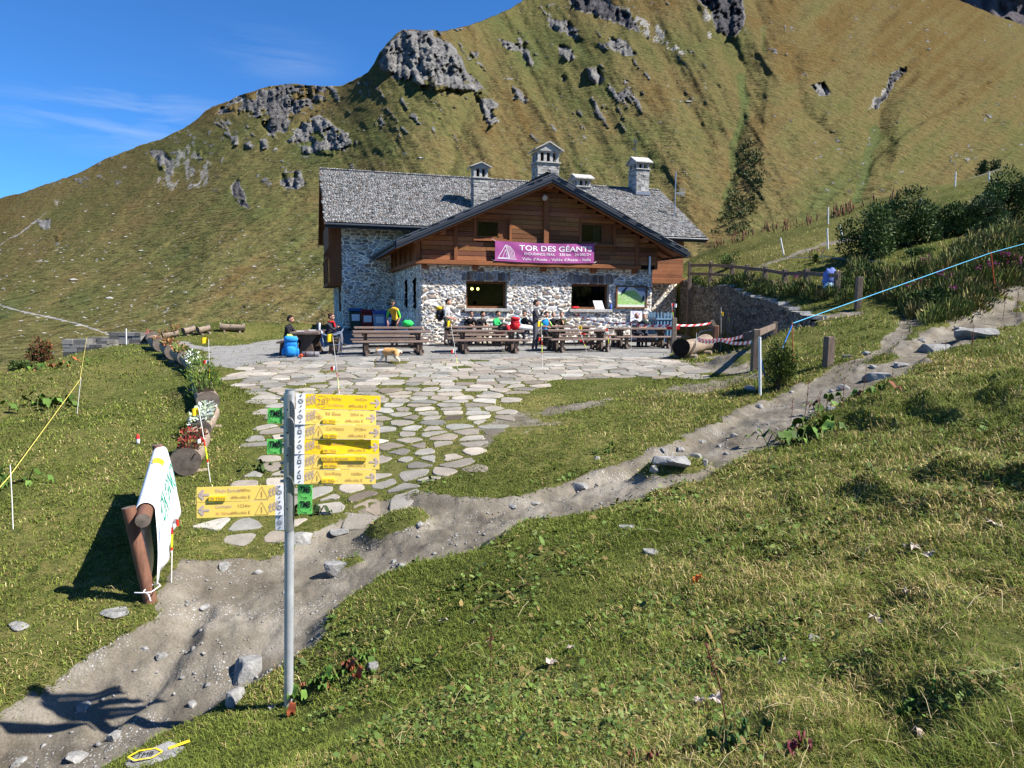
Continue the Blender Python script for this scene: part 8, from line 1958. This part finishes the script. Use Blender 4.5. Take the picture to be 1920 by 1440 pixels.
# boulders scattered on the lower mountainside
def boulders():
    rng = np.random.default_rng(8); V = []; F = []; b = np.array([(1, 0, 0), (-1, 0, 0), (0, 1, 0), (0, -1, 0), (0, 0, 1), (0, 0, -.6), (.7, .7, .3), (-.7, .7, .4), (.7, -.7, .3), (-.7, -.7, .4)]); n = 0
    fc = [(0, 6, 4), (6, 2, 4), (2, 7, 4), (7, 1, 4), (1, 9, 4), (9, 3, 4), (3, 8, 4), (8, 0, 4), (6, 0, 5), (2, 6, 5), (7, 2, 5), (1, 7, 5), (9, 1, 5), (3, 9, 5), (8, 3, 5), (0, 8, 5)]
    for k in range(420):
        x, y = rng.uniform(0, 620), rng.uniform(380, 690)
        if vnoise(np.array([x / 60]), np.array([y / 30]), 3)[0] < .45: continue
        if k % 4 == 0: x, y = rng.uniform(620, 1300), rng.uniform(180, 330)
        p = mount_pt(x, y); d = np.linalg.norm(p); s = d / FPX * rng.uniform(.8, 2.6) * (2.4 if rng.random() < .06 else 1); V += [tuple(p + q * s * np.array([rng.uniform(.8, 1.8), rng.uniform(.7, 1.2), rng.uniform(.4, .8)])) for q in b]; F += [tuple(i + n for i in f) for f in fc]; n += 10
    m = plain('pale_boulder', (.36, .35, .32), .9, .1, .4, .8); o = np_mesh('boulders', V, F, [m]); tag(o, 'pale boulders scattered over the lower mountainside', 'boulders', kind='stuff')
boulders()
# ruined stone huts below the lawn
def ruin(x0, x1, yt, yb, Y, label, roof=False):
    A = at(x0, yb, Y); B = at(x1, yb, Y); T_ = at(x0, yt, Y); L = B[0] - A[0]; H = T_[2] - A[2]; r = empty('stone_ruin', (A[0], A[1], A[2] - .4), R_(6), label, 'ruin'); rng = random.Random(int(x0))
    for nm, (u0, u1, v0, v1, hh) in dict(front=(0, L, 0, .5, H), back=(0, L, 2.5, 3, H * 1.05), left=(-.01, .5, .5, 2.5, H), right=(L - .5, L, .5, 2.5, H * .8)).items():
        g = MB(); z = 0
        while z < hh + .4:
            h = rng.uniform(.14, .26); x = u0; long_x = (u1 - u0) > (v1 - v0); e0, e1 = (u0, u1) if long_x else (v0, v1); x = e0; lim = 1 if z < hh + .15 else rng.uniform(.3, .9)
            while x < e0 + (e1 - e0) * lim:
                e = min(e1, x + rng.uniform(.25, .7)); c = tuple(np.array((.17, .165, .155)) * rng.uniform(.5, 1.5)); j = rng.uniform(-.03, .03)
                if long_x: g.box(x + .01, e - .01, v0 + j, v1 + j, z + .006, z + h - .006, M_STONE, c)
                else: g.box(u0 + j, u1 + j, x + .01, e - .01, z + .006, z + h - .006, M_STONE, c)
                x = e
            z += h
        g.build('wall', r)
    if roof: g = MB(); g.prism([(-.2, H + .45), (L * .5, H + .45), (L * .5, H + .6), (-.2, H + .6)], -.2, 1.6, M_SLAB); g.build('roof', r)
ruin(118, 188, 640, 662, 34, 'low grey ruined stone hut below the left lawn')
ruin(205, 262, 629, 650, 36, 'dark roofless stone wall ruin behind the lawn edge')
ft_s = at(938 / 4, 560 + 330 / 4, 34); pole('stake', (236.5, 644, 33), (236.5, 616), .03, (.7, .7, .7), 'white stake in front of the roofless ruin', cat='stake')
for i, (x0, x1, y, Y) in enumerate(((242, 275, 648, 29), (250, 282, 652, 28))):
    a = at(x0, y, Y); b = at(x1, y, Y); g = MB(); g.bar((0, 0, .05), tuple(Vector(b) - Vector(a) + Vector((0, 0, .05))), .2, .05, M_LOG); thing(g, 'plank', (a[0], a[1], gz(a[0], a[1])), ('upper', 'lower')[i] + ' of two pale planks lying on the lawn near the ruin', 'plank')
# pale dead leaves in the near grass
def dead_leaf(px, py, w_, label, seed, col=(.34, .28, .24)):
    p = gy(px, py); z = (p - CAM) @ _f; s = w_ / 2 / FPX * z * .8; rng = random.Random(seed); g = MB(); n = 14; V = [(0, 0, .012)]
    for k in range(n): a = 2 * math.pi * k / n; q = s * (1 if k % 2 else .62) * rng.uniform(.7, 1.25); V.append((q * math.cos(a), q * math.sin(a), rng.uniform(-.004, .028)))
    g.add(V, [(0, 1 + k, 1 + (k + 1) % n) for k in range(n)], M_TONE, col, False); o = g.build('dead_leaf', None, loc=(p[0], p[1], p[2] + .03)); o.rotation_euler = (rng.uniform(-.3, .3), rng.uniform(-.3, .3), 0); tag(o, label, 'dead leaf', 'dead leaves in the near grass')
for i, (x, y, w_, lab) in enumerate(((1862, 992, 40, 'pale dead leaf near the right edge'), (1712, 1035, 44, 'pale dead leaf on the upper right of the near slope'), (1740, 1050, 34, 'pale dead leaf just right below another one'), (1642, 1172, 38, 'pale dead leaf in the middle of the right grass'), (1700, 1120, 24, 'small pale dead leaf above the smooth grey stone'), (1342, 1325, 40, 'largest pale dead leaf near the bottom'), (1310, 1330, 32, 'greyish dead leaf left of the largest pale one'), (1032, 1250, 38, 'whitish dead leaf in the centre of the near slope'), (1070, 1225, 26, 'whitish dead leaf right above the centre one'), (1468, 1253, 26, 'grey dead leaf left of the smooth stone'), (832, 1172, 24, 'pale dead leaf high on the left of the near slope'), (1718, 1390, 30, 'brownish dead leaf near the bottom right'))): dead_leaf(x, y, w_, lab, i)

def crest_weeds():
    rng = random.Random(63); g = MB()
    for k in range(170):
        px = rng.choice((rng.uniform(1470, 1740), rng.uniform(1330, 1480), rng.uniform(1560, 1600))); p = gy(px, float(np.interp(px, [1330, 1400, 1500, 1650, 1800], [462, 438, 417, 372, 333])) + rng.uniform(0, 12)); h = rng.uniform(.2, .75); c = rng.choice([(.16, .07, .035), (.11, .05, .03), (.2, .11, .05), (.10, .10, .03)])
        b = Vector((p[0], p[1], p[2] - .1)); t = b + Vector((rng.uniform(-.1, .1), 0, h)); g.tube([b, b.lerp(t, .5), t], [.02, .05 * rng.uniform(.5, 1.4), .02], 4, M_TONE, c, cap=False)
    o = g.build('dry_weeds'); tag(o, 'brown dry weeds standing along the crest of the meadow', 'weeds', kind='stuff')
crest_weeds()
# ------------------------------------------------------------------ grass
M_GRASS = NT('grass_blades', 0.7, 0.1); M_GRASS.color(M_GRASS.attr('tone', 'Color'))
_tr = M_GRASS.n('ShaderNodeBsdfTranslucent'); M_GRASS.l(M_GRASS.attr('tone', 'Color'), _tr.inputs[0]); _mx = M_GRASS.n('ShaderNodeMixShader'); _mx.inputs[0].default_value = .25
M_GRASS.l(M_GRASS.b.outputs[0], _mx.inputs[1]); M_GRASS.l(_tr.outputs[0], _mx.inputs[2]); M_GRASS.l(_mx.outputs[0], [n for n in M_GRASS.t.nodes if n.type == 'OUTPUT_MATERIAL'][0].inputs[0]); M_GRASS = M_GRASS.m
def grass(n, rmin, rmax, seed, length, width, az=.98):
    rng = np.random.default_rng(seed)
    r = np.exp(rng.uniform(np.log(rmin), np.log(rmax), n)); a = rng.uniform(-az, az, n); X = r * np.sin(a); Y = r * np.cos(a)
    # gather blades into tufts
    tq = .035 * (1 + .12 * r); X = X + rng.normal(0, 1, n) * 0; 
    tr, t2, gr, pv, ba, dt = masks(X, Y); m, fl = court(X, Y)
    cov = (1 - tr) * (1 - t2) * (1 - gr * .97) * (1 - .75 * ba)
    st = np.zeros(n)
    if STONES:
        on = pv > .3; ix = np.nonzero(on)[0]
        for (cx, cy, rad, pts) in STONES:
            k = ix[(np.abs(X[ix] - cx) < .6) & (np.abs(Y[ix] - cy) < .6)]
            if len(k): st[k] = np.maximum(st[k], inside(X[k], Y[k], pts))
    cov = cov * (1 - st) * np.where(pv > .3, .8, 1)
    clump = fbm(X * 3.2, Y * 3.2, 3, seed + 2); big = fbm(X * .55, Y * .55, 3, 302); mid = fbm(X * 1.5, Y * 1.5, 3, 303)
    right = sstep(-.5, 1.5, X - .22 * Y + .6)
    keep = (rng.random(n) < cov * np.clip(.66 + .75 * clump, .05, 1)) & (Y > .4)
    def K(v): return v[keep]
    X, Y, r, clump, big, mid, right, pv = map(K, (X, Y, r, clump, big, mid, right, pv)); n = len(X); Z = HF(X, Y)
    h = length * rng.lognormal(0, .38, n) * (1 + .5 * clump) * (.55 + .33 * right) * np.where(pv > .3, .65, 1) * np.clip(1 + .05 * (r - 4), .9, 1.9)
    w = width * (.7 + .6 * rng.random(n)) * np.clip(r / 3.2, .8, 9)
    an = rng.uniform(0, 6.28, n); ln = rng.uniform(.35, 1.6, n); bd = rng.uniform(.2, .9, n)
    dx, dy = np.cos(an), np.sin(an); sx, sy = -dy, dx
    base = np.stack([X, Y, Z - .006], -1)
    midp = base + np.stack([dx * h * ln * .35, dy * h * ln * .35, h * .62], -1); tip = base + np.stack([dx * h * ln, dy * h * ln, h * (1 - .45 * bd * ln)], -1)
    S = np.stack([sx * w, sy * w, 0 * w], -1)
    V = np.stack([base - S * .5, base + S * .5, midp - S * .42, midp + S * .42, tip], 1)
    dry = np.clip(.13 + .6 * mid + .45 * big + .34 * right, 0, 1.1); pick = rng.random(n)
    g1 = np.array([(.112, .148, .022), (.152, .192, .032), (.195, .218, .045), (.12, .158, .036)]); d1 = np.array([(.36, .275, .12), (.25, .19, .07), (.48, .39, .20), (.16, .11, .045)])
    c = g1[rng.integers(0, 4, n)]; isd = pick < dry * .62; c[isd] = d1[rng.integers(0, 4, isd.sum())]
    c = c * (.6 + .8 * rng.random(n))[:, None] * (1 + .3 * big + .25 * mid)[:, None]
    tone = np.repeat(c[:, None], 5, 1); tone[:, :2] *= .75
    i = np.arange(n)[:, None] * 5
    F = np.concatenate([i + np.array([[0, 1, 3, 2]])], 0); T = i + np.array([[2, 3, 4]])
    me = bpy.data.meshes.new('meadow_grass'); Vv = V.reshape(-1, 3).astype(np.float32); me.vertices.add(len(Vv)); me.vertices.foreach_set('co', Vv.ravel())
    loops = np.concatenate([np.hstack([F, T]).ravel()]); me.loops.add(len(loops)); me.loops.foreach_set('vertex_index', loops.astype(np.int32))
    me.polygons.add(2 * n); s0 = np.stack([np.arange(n) * 7, np.arange(n) * 7 + 4], -1).ravel(); me.polygons.foreach_set('loop_start', s0.astype(np.int32))
    me.update(calc_edges=True); me.materials.append(M_GRASS)
    at_ = me.attributes.new('tone', 'FLOAT_COLOR', 'POINT'); at_.data.foreach_set('color', np.hstack([tone.reshape(-1, 3), np.ones((5 * n, 1))]).astype(np.float32).ravel())
    return me, n
def herbs(n, seed):
    """small round and lobed leaves between the blades"""
    rng = np.random.default_rng(seed); r = np.exp(rng.uniform(np.log(1.6), np.log(9.5), n)); a = rng.uniform(-.72, .95, n); X = r * np.sin(a); Y = r * np.cos(a)
    tr, t2, gr, pv, ba, dt = masks(X, Y); cl = fbm(X * 1.8, Y * 1.8, 3, 401); k = (tr + t2 + gr + pv < .4) & (cl > rng.uniform(-.15, .5, n)) & (X > -.28 * Y - .3)
    X, Y, r = X[k], Y[k], r[k]; n = len(X); Z = HF(X, Y) + rng.uniform(.012, .05, n)
    s = .0062 * rng.lognormal(0, .4, n) * np.clip(r / 3.0, .8, 2.2); an = rng.uniform(0, 6.28, n); tl = rng.normal(0, .45, n); t2_ = rng.normal(0, .45, n)
    ang = np.linspace(0, 2 * np.pi, 7)[:-1]; shp = np.stack([np.cos(ang) * 1.25, np.sin(ang) * .8], -1)
    lx = shp[None, :, 0] * s[:, None]; ly = shp[None, :, 1] * s[:, None]; ca, sa = np.cos(an)[:, None], np.sin(an)[:, None]
    V = np.stack([X[:, None] + lx * ca - ly * sa, Y[:, None] + lx * sa + ly * ca, Z[:, None] + lx * tl[:, None] + ly * t2_[:, None]], -1)
    pal = np.array([(.065, .11, .02), (.09, .14, .03), (.05, .08, .018), (.12, .15, .045), (.15, .11, .04)]); c = pal[rng.integers(0, 5, n)] * (.7 + .6 * rng.random(n))[:, None]
    F = np.arange(n)[:, None] * 6 + np.arange(6)[None]
    o = np_mesh('low_herbs', V.reshape(-1, 3), F, [M_LEAF], False, dict(tone=np.repeat(c, 6, 0))); tag(o, 'small leaved herbs growing through the near grass', 'herbs', kind='stuff')
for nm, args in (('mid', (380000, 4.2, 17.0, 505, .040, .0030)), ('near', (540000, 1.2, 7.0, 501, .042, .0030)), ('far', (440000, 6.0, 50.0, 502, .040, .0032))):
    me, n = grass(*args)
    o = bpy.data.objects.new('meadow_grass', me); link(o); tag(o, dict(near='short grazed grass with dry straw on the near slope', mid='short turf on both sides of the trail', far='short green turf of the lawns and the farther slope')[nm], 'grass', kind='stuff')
def straw():
    rng = random.Random(44); g = MB()
    for k in range(900):
        r = math.exp(rng.uniform(math.log(1.7), math.log(8))); a = rng.uniform(-.2, .92); x, y = r * math.sin(a), r * math.cos(a)
        if sdist(np.array([x]), np.array([y]), TRAIL)[0] > -.2: continue
        if vnoise(np.array([x * 1.3]), np.array([y * 1.3]), 47)[0] < .45: continue
        z = gz(x, y); t = rng.uniform(0, 6.28); L = rng.uniform(.05, .16); e = rng.uniform(.05, .5); d = Vector((math.cos(t) * L, math.sin(t) * L, L * e)); b = Vector((x, y, z + .02)); w_ = .0009 * max(1, r / 3); c = rng.choice([(.40, .31, .16), (.32, .24, .11), (.46, .38, .22), (.2, .12, .06)])
        g.tube([b, b + d * .5 + Vector((0, 0, L * .12)), b + d], [w_ * 1.3, w_ * 1.2, w_ * .7], 4, M_TONE, c, cap=False)
    o = g.build('straw'); tag(o, 'long dry straw stems lying across the near grass', 'straw', kind='stuff')
straw(); herbs(68000, 77)
